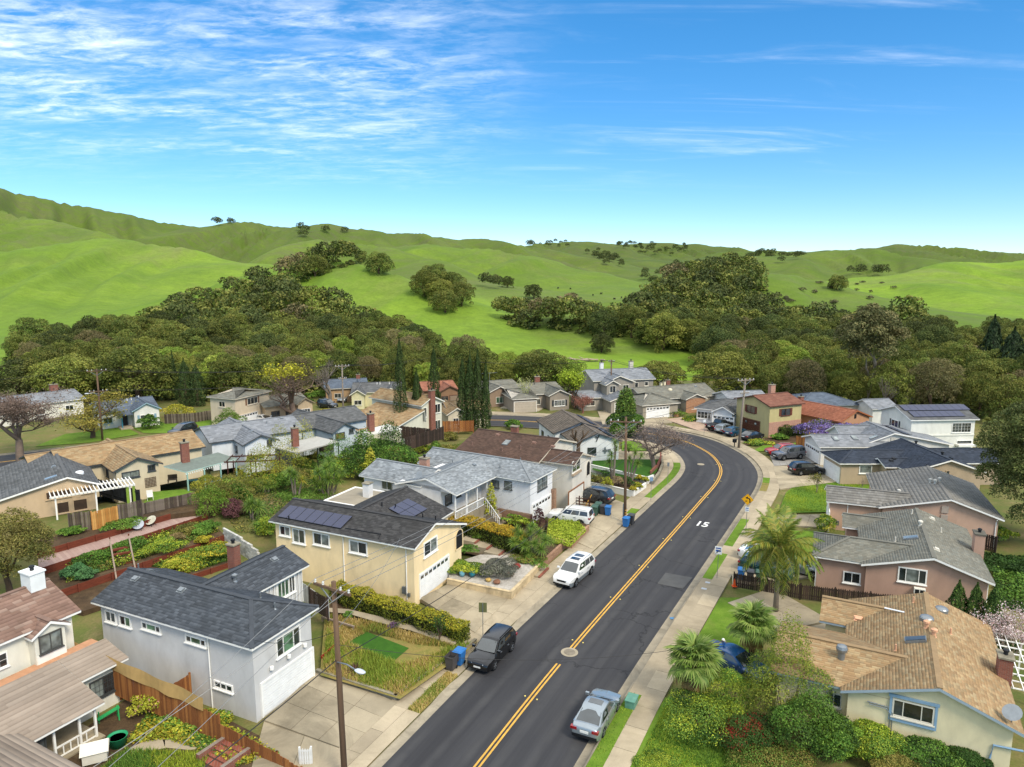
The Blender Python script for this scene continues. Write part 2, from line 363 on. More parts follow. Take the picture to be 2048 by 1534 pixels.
# near ground: one sheet under the whole neighbourhood
gx=np.arange(-150,150.1,1.5);gy=np.arange(-40,176,1.5);X,Y=np.meshgrid(gx,gy)
Z=ground_z(X.ravel(),Y.ravel())-.03
nx=len(gx);ii=(np.arange(len(gy)-1)[:,None]*nx+np.arange(nx-1)[None]).ravel()
F_=np.stack([ii,ii+1,ii+nx+1,ii+nx],1)
nobj('ground',np_mesh('ground',np.stack([X.ravel(),Y.ravel(),Z],1),F_,GROUND,smooth=True),kind='structure')
# far terrain: finer near, coarser towards the horizon
ys=np.geomspace(172,3600,250);an=np.linspace(-1.2,1.2,480)
Y2,A2=np.meshgrid(ys,an,indexing='ij');X2=A2*Y2;Z2=ground_z(X2.ravel(),Y2.ravel())
Z2-=.5*(Y2.ravel()<178)
_,t1_,t2_=hill_z(X2.ravel(),Y2.ravel(),True);TC=np.stack([np.where(t1_>.1,t1_,1),t2_,t2_*0],1)
nx=len(an);ii=(np.arange(len(ys)-1)[:,None]*nx+np.arange(nx-1)[None]).ravel()
nobj('hills',np_mesh('hills',np.stack([X2.ravel(),Y2.ravel(),Z2],1),np.stack([ii,ii+1,ii+nx+1,ii+nx],1),GRASS_HILL,smooth=True,col=TC),kind='structure')
nobj('far_plain',np_mesh('far_plain',[(-150,-40,-.2),(-150,176,-.2),(-4500,176,-.2),(-4500,-600,-.2),(150,-40,-.2),(150,176,-.2),(4500,176,-.2),(4500,-600,-.2),(-150,-600,-.2),(150,-600,-.2)],[(0,1,2,3),(4,7,6,5),(8,9,4,0)],GROUND),kind='structure')
# ------------------------------------------------------------------ road, gutters, kerbs, pavements
def mat_asphalt():
 m,N,L,b=_new('asphalt');uv=N.new('ShaderNodeUVMap').outputs[0]
 def mp(sx,sy):
  q=N.new('ShaderNodeMapping');q.inputs['Scale'].default_value=(sx,sy,1);L.new(uv,q.inputs[0]);return q.outputs[0]
 a=_noise(N,L,mp(.05,1.1),1.,5,.6);st=_noise(N,L,mp(.025,4.5),1.,4,.7);f=_noise(N,L,mp(30,30),1.,3,.7)
 bl=_noise(N,L,mp(.25,.25),1.,6,.65,.5)
 col=_mix(N,L,_ramp(N,L,a,.35,.65),(.030,.030,.033),(.046,.046,.049))
 col=_mix(N,L,_ramp(N,L,st,.58,.72,0,.30),col,(.075,.074,.074))
 col=_mix(N,L,_ramp(N,L,bl,.55,.75,0,.45),col,(.058,.057,.056));col=_mix(N,L,_ramp(N,L,f,.4,.7,0,.35),col,(.022,.022,.024))
 sv=N.new('ShaderNodeSeparateXYZ');L.new(uv,sv.inputs[0]);wv=N.new('ShaderNodeMath');wv.operation='MULTIPLY';wv.inputs[1].default_value=3.7;L.new(sv.outputs[1],wv.inputs[0]);cs=N.new('ShaderNodeMath');cs.operation='COSINE';L.new(wv.outputs[0],cs.inputs[0])
 tr=N.new('ShaderNodeMath');tr.operation='MULTIPLY';L.new(_ramp(N,L,cs.outputs[0],-.2,-1,0,.5),tr.inputs[0]);L.new(_ramp(N,L,bl,.3,.6),tr.inputs[1]);col=_mix(N,L,tr.outputs[0],col,(.068,.067,.066))
 ck=N.new('ShaderNodeTexVoronoi');ck.feature='DISTANCE_TO_EDGE';ck.inputs['Scale'].default_value=.16
 cm=N.new('ShaderNodeMapping');L.new(uv,cm.inputs[0]);nz=N.new('ShaderNodeTexNoise');nz.inputs['Scale'].default_value=.9;nz.inputs['Detail'].default_value=6;L.new(uv,nz.inputs['Vector'])
 va=N.new('ShaderNodeMix');va.data_type='RGBA';va.blend_type='LINEAR_LIGHT';va.inputs[0].default_value=.9;L.new(uv,va.inputs[6]);L.new(nz.outputs['Color'],va.inputs[7]);L.new(va.outputs[2],ck.inputs['Vector'])
 gate=_noise(N,L,mp(.05,.09),1.,2,.5)
 ckf=N.new('ShaderNodeMath');ckf.operation='MULTIPLY';L.new(_ramp(N,L,ck.outputs['Distance'],.0,.012,.8,0),ckf.inputs[0]);L.new(_ramp(N,L,gate,.46,.56),ckf.inputs[1])
 col=_mix(N,L,ckf.outputs[0],col,(.014,.014,.015))
 L.new(col,b.inputs['Base Color']);b.inputs['Roughness'].default_value=.86;b.inputs['Specular IOR Level'].default_value=.3
 _bump(N,L,b,f,.35,.01);return m
ASPHALT=mat_asphalt()
def mat_concrete(name,c,stain='#5f5a4e',amt=.5,scale=.5):
 m,N,L,b=_new(name);vec=_tex(N,L,'Object');c=lin(c)
 g=N.new('ShaderNodeNewGeometry').outputs['Position']
 oi=N.new('ShaderNodeObjectInfo')
 a=_noise(N,L,g,scale,7,.66,.4);f=_noise(N,L,g,14,4,.7);s=_noise(N,L,g,scale*.5,8,.7,1.2)
 col=_mix(N,L,_ramp(N,L,a,.35,.65),tuple(x*.82 for x in c),tuple(min(1,x*1.1)for x in c))
 col=_mix(N,L,_ramp(N,L,s,.48,.66,0,amt),col,lin(stain));col=_mix(N,L,_ramp(N,L,f,.4,.75,0,.3),col,tuple(x*.6 for x in c))
 hv=N.new('ShaderNodeHueSaturation');L.new(col,hv.inputs['Color']);L.new(_ramp(N,L,oi.outputs['Random'],0,1,.84,1.12),hv.inputs['Value'])
 L.new(hv.outputs[0],b.inputs['Base Color']);b.inputs['Roughness'].default_value=.9;b.inputs['Specular IOR Level'].default_value=.2
 _bump(N,L,b,f,.3,.01);MATS[name]=m;return m
CONC=mat_concrete('pavement_concrete','#a79a82','#857a63',.55)
CONC_D=mat_concrete('driveway_concrete','#a3977f','#6e6553',.7,.35)
CONC_W=mat_concrete('wall_concrete','#8f8875','#4d4a40',.75,.9)
GUTTER=mat_concrete('gutter_concrete','#9a907c','#6b6455',.6,.8)
YPAINT=mat('yellow_road_paint','#cf9f42',.7,.12,3,60,.1,stain='#6b5c30',stain_amt=.45)
WPAINT=mat('white_road_paint','#d9d9d4',.7,.08,3,60,.1,stain='#8a8a84',stain_amt=.3)
NC=len(CP);WA,WG=4.75,5.25
def ribbon(d0,d1,z0,z1,i0=0,i1=None,name='strip'):
 i1=NC if i1 is None else i1;V=[];UV=[];ln=0
 for i in range(i0,i1):
  if i>i0:ln+=float(np.linalg.norm(CP[i]-CP[i-1]))
  V+=[off(i,d0,z0),off(i,d1,z1)];UV+=[(ln,d0),(ln,d1)]
 k=np.arange(0,2*(i1-i0)-2,2)
 return V,np.stack([k,k+1,k+3,k+2],1)[:,::(-1 if d1>d0 else 1)],UV
def multi(ds,zs,i0=0,i1=None):
 """cross-section d/z swept along the street"""
 i1=NC if i1 is None else i1;n=len(ds);V=[];UV=[];ln=0;F=[]
 for i in range(i0,i1):
  if i>i0:ln+=float(np.linalg.norm(CP[i]-CP[i-1]))
  for d,z in zip(ds,zs):V.append(off(i,d,z));UV.append((ln,d))
 for r in range(i1-i0-1):
  for c in range(n-1):
   a=r*n+c;F.append((a,a+n,a+n+1,a+1)if ds[0]>ds[-1]else(a,a+1,a+n+1,a+n))
 return V,F,UV
V,F,UV=multi([-WA,-2.4,0,2.4,WA],[0,.045,.06,.045,0])
F=[f[::-1]for f in F]
road=nobj('road',np_mesh('road',V,F,ASPHALT,uv=UV,smooth=True),kind='structure')
def near_i(x,y):return int(((CP-np.array((x,y)))**2).sum(1).argmin())
def pix_i(px,py):p=P(px,py);return near_i(p.x,p.y)
# driveway mouths (kerb drops): stations on each side
DROPS_L=[(pix_i(640,1534)-6,pix_i(850,1430)),(pix_i(930,1345),pix_i(1010,1262)),(pix_i(1190,1098),pix_i(1275,1010)),(pix_i(1345,915),pix_i(1350,890))]
DROPS_R=[(pix_i(1290,1330),pix_i(1330,1255)),(pix_i(1400,1140),pix_i(1430,1090)),(pix_i(1480,1030),pix_i(1500,1005)),(pix_i(1526,950),pix_i(1500,915)),(pix_i(1440,880),pix_i(1385,862))]
def kerb(side,drops,name,lab):
 ds=[WA,WG,WG+.03,WG+.15];V=[];n=len(ds);F=[]
 for i in range(NC):
  low=any(a-1<=i<=b+1 for a,b in drops);h=.025 if low else.13
  for d,z in zip(ds,(.004,.0,h,h+.005)):V.append(off(i,side*d,z))
 for r in range(NC-1):
  for c in range(n-1):
   a=r*n+c;f=(a,a+1,a+n+1,a+n);F.append(f if side<0 else f[::-1])
 return nobj(name,np_mesh(name,V,F,GUTTER),kind='structure')
kerb(1,DROPS_L,'kerb_inner','');kerb(-1,DROPS_R,'kerb_outer','')
# double yellow line
for s in(-.125,.125):
 for(a,b)in((0,pix_i(1125,1316)-1),(pix_i(1150,1297),NC-1)):
  V,F,UV=ribbon(s-.062,s+.062,.066,.066,a,b+1)
  nobj('yellow_line',np_mesh('yellow_line',V,F,YPAINT),road)
# pavement: slab after slab
def slabs(side,d0,d1,i0,i1,name,step=2,z=.135,m=None,z_at=None,drops=()):
 root=bpy.data.objects.new(name,None);link(root);root['kind']='structure'
 for i in range(i0,i1-step+1,step):
  g=.018;mb=MB();top=[]
  for(k,f)in((i,g),(i+step,-g)):
   pass
  p=[Vector(off(i,side*d0)),Vector(off(i+step,side*d0)),Vector(off(i+step,side*d1)),Vector(off(i,side*d1))]
  c=sum(p,Vector())/4;p=[q+(c-q).normalized()*.016 for q in p]
  low=any(a<=i<=b for a,b in drops);dz=random.uniform(-.006,.006)
  zs=[(z if not low else.04)+dz,(z if not low else.04)+dz,z+dz,z+dz]
  mb.add([(q.x,q.y,-.05)for q in p]+[(q.x,q.y,h)for q,h in zip(p,zs)],[f if side>0 else f[::-1]for f in[(4,5,6,7),(0,1,5,4),(1,2,6,5),(2,3,7,6),(3,0,4,7)]])
  o=mb.build('slab',m or CONC,root)
 return root
i_b=pix_i(1330,965);i_c=pix_i(1352,880)
slabs(1,WG+1.1,WG+2.55,2,i_c+12,'pavement_inner',2)
slabs(-1,WG+1.0,WG+2.35,2,NC-60,'pavement_outer',2)
# strip between kerb and pavement: concrete, weeds or lawn
def strip(side,a,b,m,name,z=.12):
 V,F,UV=ribbon(side*(WG+.15),side*(WG+1.09),z,z+.005,a,b)
 F=F if True else F
 return nobj(name,np_mesh(name,V,F,m),kind='structure')
iL=[2,pix_i(850,1428),pix_i(925,1350),pix_i(1230,1065),pix_i(1240,1050),pix_i(1268,1030),pix_i(1283,1018),pix_i(1300,1000),pix_i(1348,925),i_c+12]
strip(1,iL[0],iL[1]+1,CONC,'verge_concrete');strip(1,iL[1],iL[2]+1,DRYGRASS,'verge_weeds')
strip(1,iL[2],iL[5]+1,CONC,'verge_concrete_2');strip(1,iL[5],iL[6]+1,LAWN,'verge_grass');strip(1,iL[6],iL[7]+1,CONC,'verge_concrete_3')
strip(1,iL[7],iL[8]+1,LAWN,'verge_grass_2');strip(1,iL[8],iL[9]+1,CONC,'verge_concrete_4')
iR=[2,pix_i(1262,1390),pix_i(1405,1160),pix_i(1440,1110),pix_i(1445,1088),pix_i(1478,1038),pix_i(1520,985),pix_i(1526,965),pix_i(1528,955),NC-60]
strip(-1,iR[0],iR[1]+1,LAWN,'verge_grass_3');strip(-1,iR[1],iR[2]+1,CONC,'verge_concrete_5');strip(-1,iR[2],iR[3]+1,LAWN,'verge_grass_4')
strip(-1,iR[3],iR[4]+1,CONC,'verge_concrete_6');strip(-1,iR[4],iR[5]+1,LAWN,'verge_grass_5');strip(-1,iR[5],iR[6]+1,CONC,'verge_concrete_7')
strip(-1,iR[6],iR[7]+1,DRYGRASS,'verge_bare');strip(-1,iR[7],iR[8]+1,LAWN,'verge_grass_6');strip(-1,iR[8],iR[9],CONC,'verge_concrete_8')
# flat areas in the yards: polygons given by their corners in the photograph, lying on the ground
def area(name,pix,m,z,parent=None,zp=None):
 q=[P(a,b,z if zp is None else zp)for a,b in pix];q=[Vector((v.x,v.y,z))for v in q];mb=MB()
 ar=sum(q[i].x*q[(i+1)%len(q)].y-q[(i+1)%len(q)].x*q[i].y for i in range(len(q)))
 if ar<0:q=q[::-1]
 bmx=bmesh.new();vs=[bmx.verts.new(v)for v in q];f=bmx.faces.new(vs);bmesh.ops.triangulate(bmx,faces=[f]);me=bpy.data.meshes.new(name);bmx.to_mesh(me);bmx.free()
 me.materials.append(m);o=bpy.data.objects.new(name,me);link(o,parent);o['kind']='structure';return o
def driveway(name,c4,nu,nv,z,m=None,zs=None):
 """four corners (pixels, order round), nu x nv slabs with open joints"""
 root=bpy.data.objects.new(name,None);link(root);root['kind']='structure'
 zs=zs or[z]*4;q=[P(a,b,zz)for(a,b),zz in zip(c4,zs)]
 def at(u,v):return q[0].lerp(q[1],u).lerp(q[3].lerp(q[2],u),v)
 for i in range(nu):
  for j in range(nv):
   p=[at(i/nu,j/nv),at((i+1)/nu,j/nv),at((i+1)/nu,(j+1)/nv),at(i/nu,(j+1)/nv)]
   c=sum(p,Vector())/4;p=[v+(c-v).normalized()*.022 for v in p]
   if(p[1]-p[0]).cross(p[2]-p[0]).z<0:p=p[::-1]
   MB().add([(v.x,v.y,v.z-.3)for v in p]+[tuple(v)for v in p],[(4,5,6,7),(0,1,5,4),(1,2,6,5),(2,3,7,6),(3,0,4,7)]).build('slab',m or CONC_D,root)
 return root
driveway('driveway_grey_house',[(528,1440),(640,1335),(795,1405),(695,1500)],3,3,.14,None,[.25,.25,.15,.15])
driveway('driveway_grey_house_apron',[(500,1545),(528,1442),(695,1502),(650,1590)],1,2,.13)
driveway('driveway_yellow_house',[(838,1196),(895,1168),(1018,1196),(950,1265)],2,3,.16,None,[.4,.4,.16,.16])
driveway('driveway_white_house',[(1105,1062),(1190,985),(1262,1010),(1185,1098)],3,3,.15,None,[.25,.25,.15,.15])
driveway('driveway_corner_house',[(1170,905),(1300,893),(1335,920),(1180,925)],3,2,.16)
driveway('driveway_dark_roof_house',[(1545,932),(1640,925),(1700,960),(1560,978)],3,2,.15)
driveway('driveway_paver_house',[(1538,905),(1640,900),(1655,928),(1548,932)],8,5,.15,mat_concrete('paver_stone','#8d8a84','#77736c',.5,.8))
driveway('driveway_tile_house',[(1545,1030),(1660,1028),(1650,1055),(1538,1048)],3,1,.15)
driveway('driveway_pink_house',[(1462,1128),(1560,1110),(1650,1150),(1465,1172)],3,2,.15)
driveway('driveway_tan_house',[(1455,1205),(1545,1175),(1660,1240),(1562,1262)],2,2,.15)
driveway('driveway_lower_tan_house',[(1560,1265),(1655,1245),(1665,1290),(1548,1300)],2,1,.13)
driveway('driveway_black_truck',[(1330,838),(1400,830),(1470,868),(1400,862)],3,2,.15,mat_concrete('pinkish_pavers','#a58f7c','#85725f',.5,.8))
driveway('driveway_cream_house',[(1400,862),(1470,868),(1530,878),(1470,885)],3,1,.15)
driveway('driveway_taupe_house',[(1283,838),(1330,830),(1345,845),(1290,850)],2,2,.12)
driveway('driveway_two_storey_grey_house',[(1195,822),(1245,818),(1270,845),(1205,848)],2,2,.12)
driveway('driveway_far_garage',[(1000,815),(1060,795),(1110,803),(1075,822)],3,2,.12,mat_concrete('pale_concrete','#b3a993','#938a76',.4))
driveway('driveway_beige_house',[(480,850),(545,838),(590,845),(500,865)],2,2,.12)
area('lawn_tile_house',[(1556,1026),(1572,985),(1596,965),(1640,960),(1750,965),(1790,975),(1770,990),(1655,990),(1656,1024)],LAWN,.105)
area('lawn_pink_house',[(1472,1085),(1530,1060),(1650,1062),(1650,1100),(1560,1112),(1480,1118)],LAWN,.105)
area('lawn_tan_house',[(1358,1340),(1440,1195),(1480,1195),(1545,1240),(1510,1320),(1430,1330)],LAWN,.105)
area('lawn_bottom_right',[(1245,1540),(1330,1395),(1400,1395),(1560,1480),(1560,1560),(1240,1570)],LAWN,.105)
area('lawn_wisteria_yard',[(1500,905),(1530,888),(1600,885),(1590,893),(1545,900)],LAWN,.105)
area('lawn_far_left',[(70,893),(130,868),(250,853),(278,868),(180,885)],LAWN,.05);area('lawn_navy_house',[(287,866),(265,855),(330,845),(450,838),(480,850),(400,858),(340,866)],LAWN,.05);area('lawn_small_white_house',[(1395,848),(1430,838),(1450,846),(1415,856)],LAWN,.105)
area('front_garden_cream_house',[(1480,890),(1520,876),(1600,872),(1590,885),(1530,890)],SOIL,.13)
area('weed_garden',[(650,1225),(725,1265),(930,1300),(960,1278),(925,1310),(800,1398),(640,1350)],DRYGRASS,.42)
area('turf_rectangle',[(690,1290),(730,1262),(818,1296),(778,1330)],LAWN_DARK,.44)
area('hedge_bed',[(668,1200),(930,1290),(900,1300),(650,1222)],SOIL,.2)
# ------------------------------------------------------------------ house kit
def zm(ox,oy,s):return lambda a,b:(ox+a/s,oy+b/s)
z1=zm(0,1050,2.926);z2=zm(500,900,2.926);z3=zm(1300,1100,2.738);z4=zm(1400,780,3.068);z5=zm(0,720,2.926);z6=zm(650,720,2.926)
zC=zm(0,680,4.096);zD=zm(380,680,3.938);zE=zm(900,700,3.413);zF=zm(1250,720,2.926);zH=zm(0,1130,3.797);zK=zm(850,980,5.851);zT=zm(120,960,4.6545)
zU=zm(380,900,4.876);zG=zm(600,1180,4.333);zM=zm(1250,940,5.1125);zW=zm(1150,860,6.827);zX=zm(1750,760,3.933)
PAL=dict(charcoal=['#464b51','#52575d','#3c4045','#5a5f65','#393d42'],slate=['#403f3f','#4a4948','#373636','#525150','#333232'],pale=['#848a8d','#979c9f','#767b7e','#a4a9ab','#6c7174','#8b8f91'],brown=['#5d483e','#513f36','#665044','#47372f'],taupe=['#6a6055','#756a5d','#5d544a','#7c7164'],tan=['#a58965','#967853','#ae956f','#8a6e4e','#9c7d5a','#8c7a5c','#a89674'],moss=['#7a776b','#6c6a60','#858276','#706d61','#787a72'],tile=['#83807a','#76736d','#8d8a83','#7c7870'],navy=['#333a45','#3c434f','#2b313b','#414854'],redtile=['#a0664e','#905844','#ac7258','#98604a'],grey=['#7d8084','#888b8f','#707478','#919498'],redbrown=['#7c5446','#70493c','#865e4e'],rib=['#97897a','#8c7e70','#9f9182'],shake=['#84685a','#755a4d','#8f7263','#7b6054','#a0897a'],greyblue=['#5a6470','#656f7b','#4f5864'],dkgrey=['#5b5c5c','#666767','#505151','#6e6f6f'],coral=['#94624e','#885644','#9e6c56'])
SHINGLE=mat_attr('roof_shingle',.9,.03,.0,0,noise_scale=.35,noise_amt=.28,spec=.2)
ROOFBASE={}
def roofbase(p):
 if p not in ROOFBASE:
  c=np.mean([srgb(x)for x in PAL[p]],0);ROOFBASE[p]=mat('roof_deck_'+p,tuple(c*.8),.9,.1)
 return ROOFBASE[p]
TRIM={}
def trim(c='#e4e2da'):
 if c not in TRIM:TRIM[c]=mat('trim_%d'%len(TRIM),c,.6,.05,2,30,.05)
 return TRIM[c]
GLASS=mat_glass('window_glass','#252c2f');GLASS2=mat_glass('curtained_glass','#6f7672');GLASSG=mat_glass('green_curtained_glass','#4d6a52');GLASSB=mat_glass('black_glass','#14181a')
BRICK=None
def mat_brick(name,a,b,mortar,sx=4.4,row=.075,kind='Object'):
 m,N,L,bs=_new(name);t=N.new('ShaderNodeTexCoord');g=N.new('ShaderNodeSeparateXYZ');L.new(t.outputs[kind],g.inputs[0])
 ad=N.new('ShaderNodeMath');L.new(g.outputs[0],ad.inputs[0]);L.new(g.outputs[1],ad.inputs[1]);cbn=N.new('ShaderNodeCombineXYZ');L.new(ad.outputs[0],cbn.inputs[0]);L.new(g.outputs[2],cbn.inputs[1])
 br=N.new('ShaderNodeTexBrick');L.new(cbn.outputs[0],br.inputs['Vector']);br.inputs['Scale'].default_value=1;br.inputs['Brick Width'].default_value=1/sx;br.inputs['Row Height'].default_value=row;br.inputs['Mortar Size'].default_value=.008
 br.inputs['Color1'].default_value=(*lin(a),1);br.inputs['Color2'].default_value=(*lin(b),1);br.inputs['Mortar'].default_value=(*lin(mortar),1)
 n=_noise(N,L,t.outputs[kind],3,5,.6);col=_mix(N,L,_ramp(N,L,n,.4,.7,0,.35),br.outputs['Color'],tuple(x*.5 for x in lin(a)))
 L.new(col,bs.inputs['Base Color']);bs.inputs['Roughness'].default_value=.9;_bump(N,L,bs,br.outputs['Fac'],-.4,.01);MATS[name]=m;return m
BRICK_R=mat_brick('red_brick','#8c4c38','#7a4030','#80766a');BRICK_P=mat_brick('pink_brick','#b58068','#a06f5a','#b8a898');STONE=mat_brick('ledge_stone','#a9856a','#8f6c54','#6f5f50',2.2,.10)
BRICK_T=mat_brick('tan_brick','#b07a52','#9c6a45','#a09080')
METAL_G=mat('galvanised_metal','#8f9496',.45,.1,3,30,.05,.7);METAL_D=mat('dark_metal','#2c2e31',.5,.1,3,30,.05,.5);DARK=mat('dark_void','#121212',.9,.05)
SOLAR=None
def mat_solar():
 m,N,L,b=_new('solar_cells');vec=_tex(N,L,'Object');n=_noise(N,L,vec,1.2,2)
 oi=N.new('ShaderNodeObjectInfo');br=N.new('ShaderNodeTexBrick');L.new(vec,br.inputs['Vector']);br.offset=0;br.inputs['Scale'].default_value=1
 br.inputs['Brick Width'].default_value=.166;br.inputs['Row Height'].default_value=.166;br.inputs['Mortar Size'].default_value=.006
 br.inputs['Color1'].default_value=(.012,.016,.05,1);br.inputs['Color2'].default_value=(.016,.02,.058,1);br.inputs['Mortar'].default_value=(.03,.035,.07,1)
 L.new(br.outputs['Color'],b.inputs['Base Color']);b.inputs['Roughness'].default_value=.22;b.inputs['Specular IOR Level'].default_value=.6;return m
SOLAR=mat_solar()
def shingle_plane(poly,pal,ex=.20,tw=.33,th=.02,acc=None,seed=0,round_=False):
 """tabs laid course by course on a planar convex polygon whose first edge is the eave"""
 p=[Vector(q)for q in poly];o=p[0];u=(p[1]-p[0]).normalized();n=u.cross(p[2]-p[0]).normalized()
 s=n.cross(u)
 if n.z<0:n=-n
 if s.z<0:s=-s
 q=[((v-o).dot(u),(v-o).dot(s))for v in p];top=max(b for a,b in q);rng=np.random.default_rng(seed+11)
 cols=np.array([srgb(c)for c in pal]);cols=cols.mean(0)+(cols-cols.mean(0))*.55;rows=max(1,int(math.ceil(top/ex-.25)));m=len(q)
 for r in range(rows):
  b0=r*ex-.03;b1=min(b0+ex*1.04,top);bm=min(b0+ex*.5,top-1e-3);xs=[]
  for i in range(m):
   (a,b),(c,d)=q[i],q[(i+1)%m]
   if(b-bm)*(d-bm)<0:xs.append(a+(c-a)*(bm-b)/(d-b))
   elif abs(b-bm)<1e-9:xs.append(a)
  if len(xs)<2:continue
  a0,a1=min(xs),max(xs);e=np.arange(a0-rng.uniform(0,tw),a1+tw,tw)+rng.uniform(-.02,.02)
  e=np.clip(np.concatenate([[a0],e[(e>a0+.04)&(e<a1-.04)],[a1]]),a0,a1);k=len(e)-1
  if k<1:continue
  L0,L1=e[:-1]+.004,e[1:]-.004;h0=th*rng.uniform(.75,1.25,k);h1=np.full(k,.004);bb=b0+rng.uniform(-.008,.008,k)
  def pt(a,b,h):return np.array(o)[None]+np.outer(a,u)+np.outer(b,s)+np.outer(h,n)
  V=np.stack([pt(L0,bb,h0*0-.01),pt(L1,bb,h0*0-.01),pt(L1,bb,h0),pt(L0,bb,h0),pt(L1,np.full(k,b1),h1),pt(L0,np.full(k,b1),h1)],1)
  cc=cols[rng.integers(0,len(cols),k)]*rng.uniform(.9,1.08,(k,1))
  acc.append((V,cc))
def shingle_mesh(name,acc,mats):
 V=np.concatenate([a for a,c in acc]);Cc=np.concatenate([c for a,c in acc]);k=len(V);base=np.arange(k)[:,None]*6
 F=np.concatenate([base+np.array([[0,1,2,3]]),base+np.array([[3,2,4,5]])])
 return np_mesh(name,V.reshape(-1,3),F,mats,col=np.repeat(Cc,6,0))
HOUSES=[]
class House:
 def __init__(s,label,A,B,eave,base=0.,wall='#d8d2c2',roof='grey',tr='#e4e2da',rot=None,ex=.20,tw=.33,world=False,th=.011,cat='house',name='house'):
  a=Vector(A)if world else P(*A,eave);b=Vector(B)if B and world else(P(*B,eave)if B else None)
  s.rz=R(rot)if rot is not None else math.atan2(b.y-a.y,b.x-a.x)
  s.o=Vector((a.x,a.y,base));s.base=base;s.len=(Vector((b.x,b.y))-Vector((a.x,a.y))).length if b else 0
  s.root=thing(name,label,cat,s.o,s.rz);s.c,s.s=math.cos(s.rz),math.sin(s.rz)
  s.wm=wall if not isinstance(wall,str)else mat('stucco_'+wall[1:],wall,.9,.07,.8,30,.3,stain='#7b7364',stain_amt=.16,stretch=(1.3,1.3,.6))
  s.pal=roof;s.tr=trim(tr);s.acc=[];s.planes=[];s.wings=[];s.wmb=MB();s.rmb=MB();s.ex,s.tw,s.th=ex,tw,th;s.cap=MB();s.seed=random.randint(0,9999)
 def l(s,x,y):dx,dy=x-s.o.x,y-s.o.y;return(dx*s.c+dy*s.s,-dx*s.s+dy*s.c)
 def lp(s,p,z):q=P(*p,z+s.base);return s.l(q.x,q.y)
 def ray(s,p,axis,v):
  """sight line met with the wall plane local x = v or y = v -> (along, height above base)"""
  a=(p[0]-1024)/CAM_F;b=(p[1]-767)/CAM_F;d=(a,_c-b*_s,-(_s+b*_c));o=s.l(0,0)
  dx=d[0]*s.c+d[1]*s.s;dy=-d[0]*s.s+d[1]*s.c;t=(v-o[0])/dx if axis=='x' else(v-o[1])/dy
  return((o[1]+t*dy)if axis=='x' else(o[0]+t*dx),CAM_H+t*d[2]-s.base)
 def wing(s,x0,y0,x1,y1,ax,ez,rz,lo='g',hi='g',ridge=None,ez2=None,o=.4,wall=True,z0=-1.2,wallmi=0,roof=True):
  ez2=ez if ez2 is None else ez2
  A0,A1,B0,B1=(x0,x1,y0,y1)if ax=='x' else(y0,y1,x0,x1);r=ridge if ridge is not None else(B0+B1)/2
  M=(lambda a,b,z:Vector((a,b,z)))if ax=='x' else(lambda a,b,z:Vector((b,a,z)))
  k=min((r-B0),(B1-r));ra0=A0+(k if lo=='h' else 0);ra1=A1-(k if hi=='h' else 0)
  pl=[[M(A0,B0,ez),M(A1,B0,ez),M(ra1,r,rz),M(ra0,r,rz)],[M(A1,B1,ez2),M(A0,B1,ez2),M(ra0,r,rz),M(ra1,r,rz)]]
  if lo=='h':pl.append([M(A0,B1,ez2),M(A0,B0,ez),M(ra0,r,rz)])
  if hi=='h':pl.append([M(A1,B0,ez),M(A1,B1,ez2),M(ra1,r,rz)])
  if roof:
   for q in pl:
    if(q[1]-q[0]).cross(q[2]-q[0]).z<0:q=[q[1],q[0]]+q[2:][::-1]
    n=len(q);t=.17;lowr=[v-Vector((0,0,t))for v in q]
    s.rmb.add(q+lowr,[tuple(range(n))],0);s.rmb.add(q+lowr,[tuple(range(2*n-1,n-1,-1))]+[(i,n+i,n+(i+1)%n,(i+1)%n)for i in range(n)],1)
    s.acc.append(q)
   s.cap.bar(M(ra0,r,rz+.03),M(ra1,r,rz+.03),.3,.06)
   for e,a_,f in((lo,A0,ra0),(hi,A1,ra1)):
    if e=='h':
     s.cap.bar(M(a_,B0,ez+.03),M(f,r,rz+.03),.26,.05);s.cap.bar(M(a_,B1,ez2+.03),M(f,r,rz+.03),.26,.05)
  a0,a1,b0,b1=A0+o,A1-o,B0+o,B1-o
  def top(b):return(ez+(rz-ez)*(b-B0)/(r-B0)if b<=r else ez2+(rz-ez2)*(B1-b)/(B1-r))-.12
  if wall:
   tb0,tb1=top(b0),top(b1);hl=ez+(rz-ez)*o/max(k,.1)-.12
   for e,a_,fl in((lo,a0,False),(hi,a1,True)):
    pts=[M(a_,b0,z0),M(a_,b1,z0),M(a_,b1,tb1 if e=='g' else min(tb1,hl)),M(a_,b0,tb0 if e=='g' else min(tb0,hl))]
    if e=='g':pts=pts[:3]+[M(a_,r,rz-.12)]+pts[3:]
    s.wmb.face(pts,wallmi)
   s.wmb.face([M(a0,b0,z0),M(a1,b0,z0),M(a1,b0,tb0),M(a0,b0,tb0)],wallmi);s.wmb.face([M(a0,b1,z0),M(a1,b1,z0),M(a1,b1,tb1),M(a0,b1,tb1)],wallmi)
  wd=dict(S=('y',y0+o,-1),N=('y',y1-o,1),W=('x',x0+o,-1),E=('x',x1-o,1));s.wings.append((wd,pl));return len(s.wings)-1
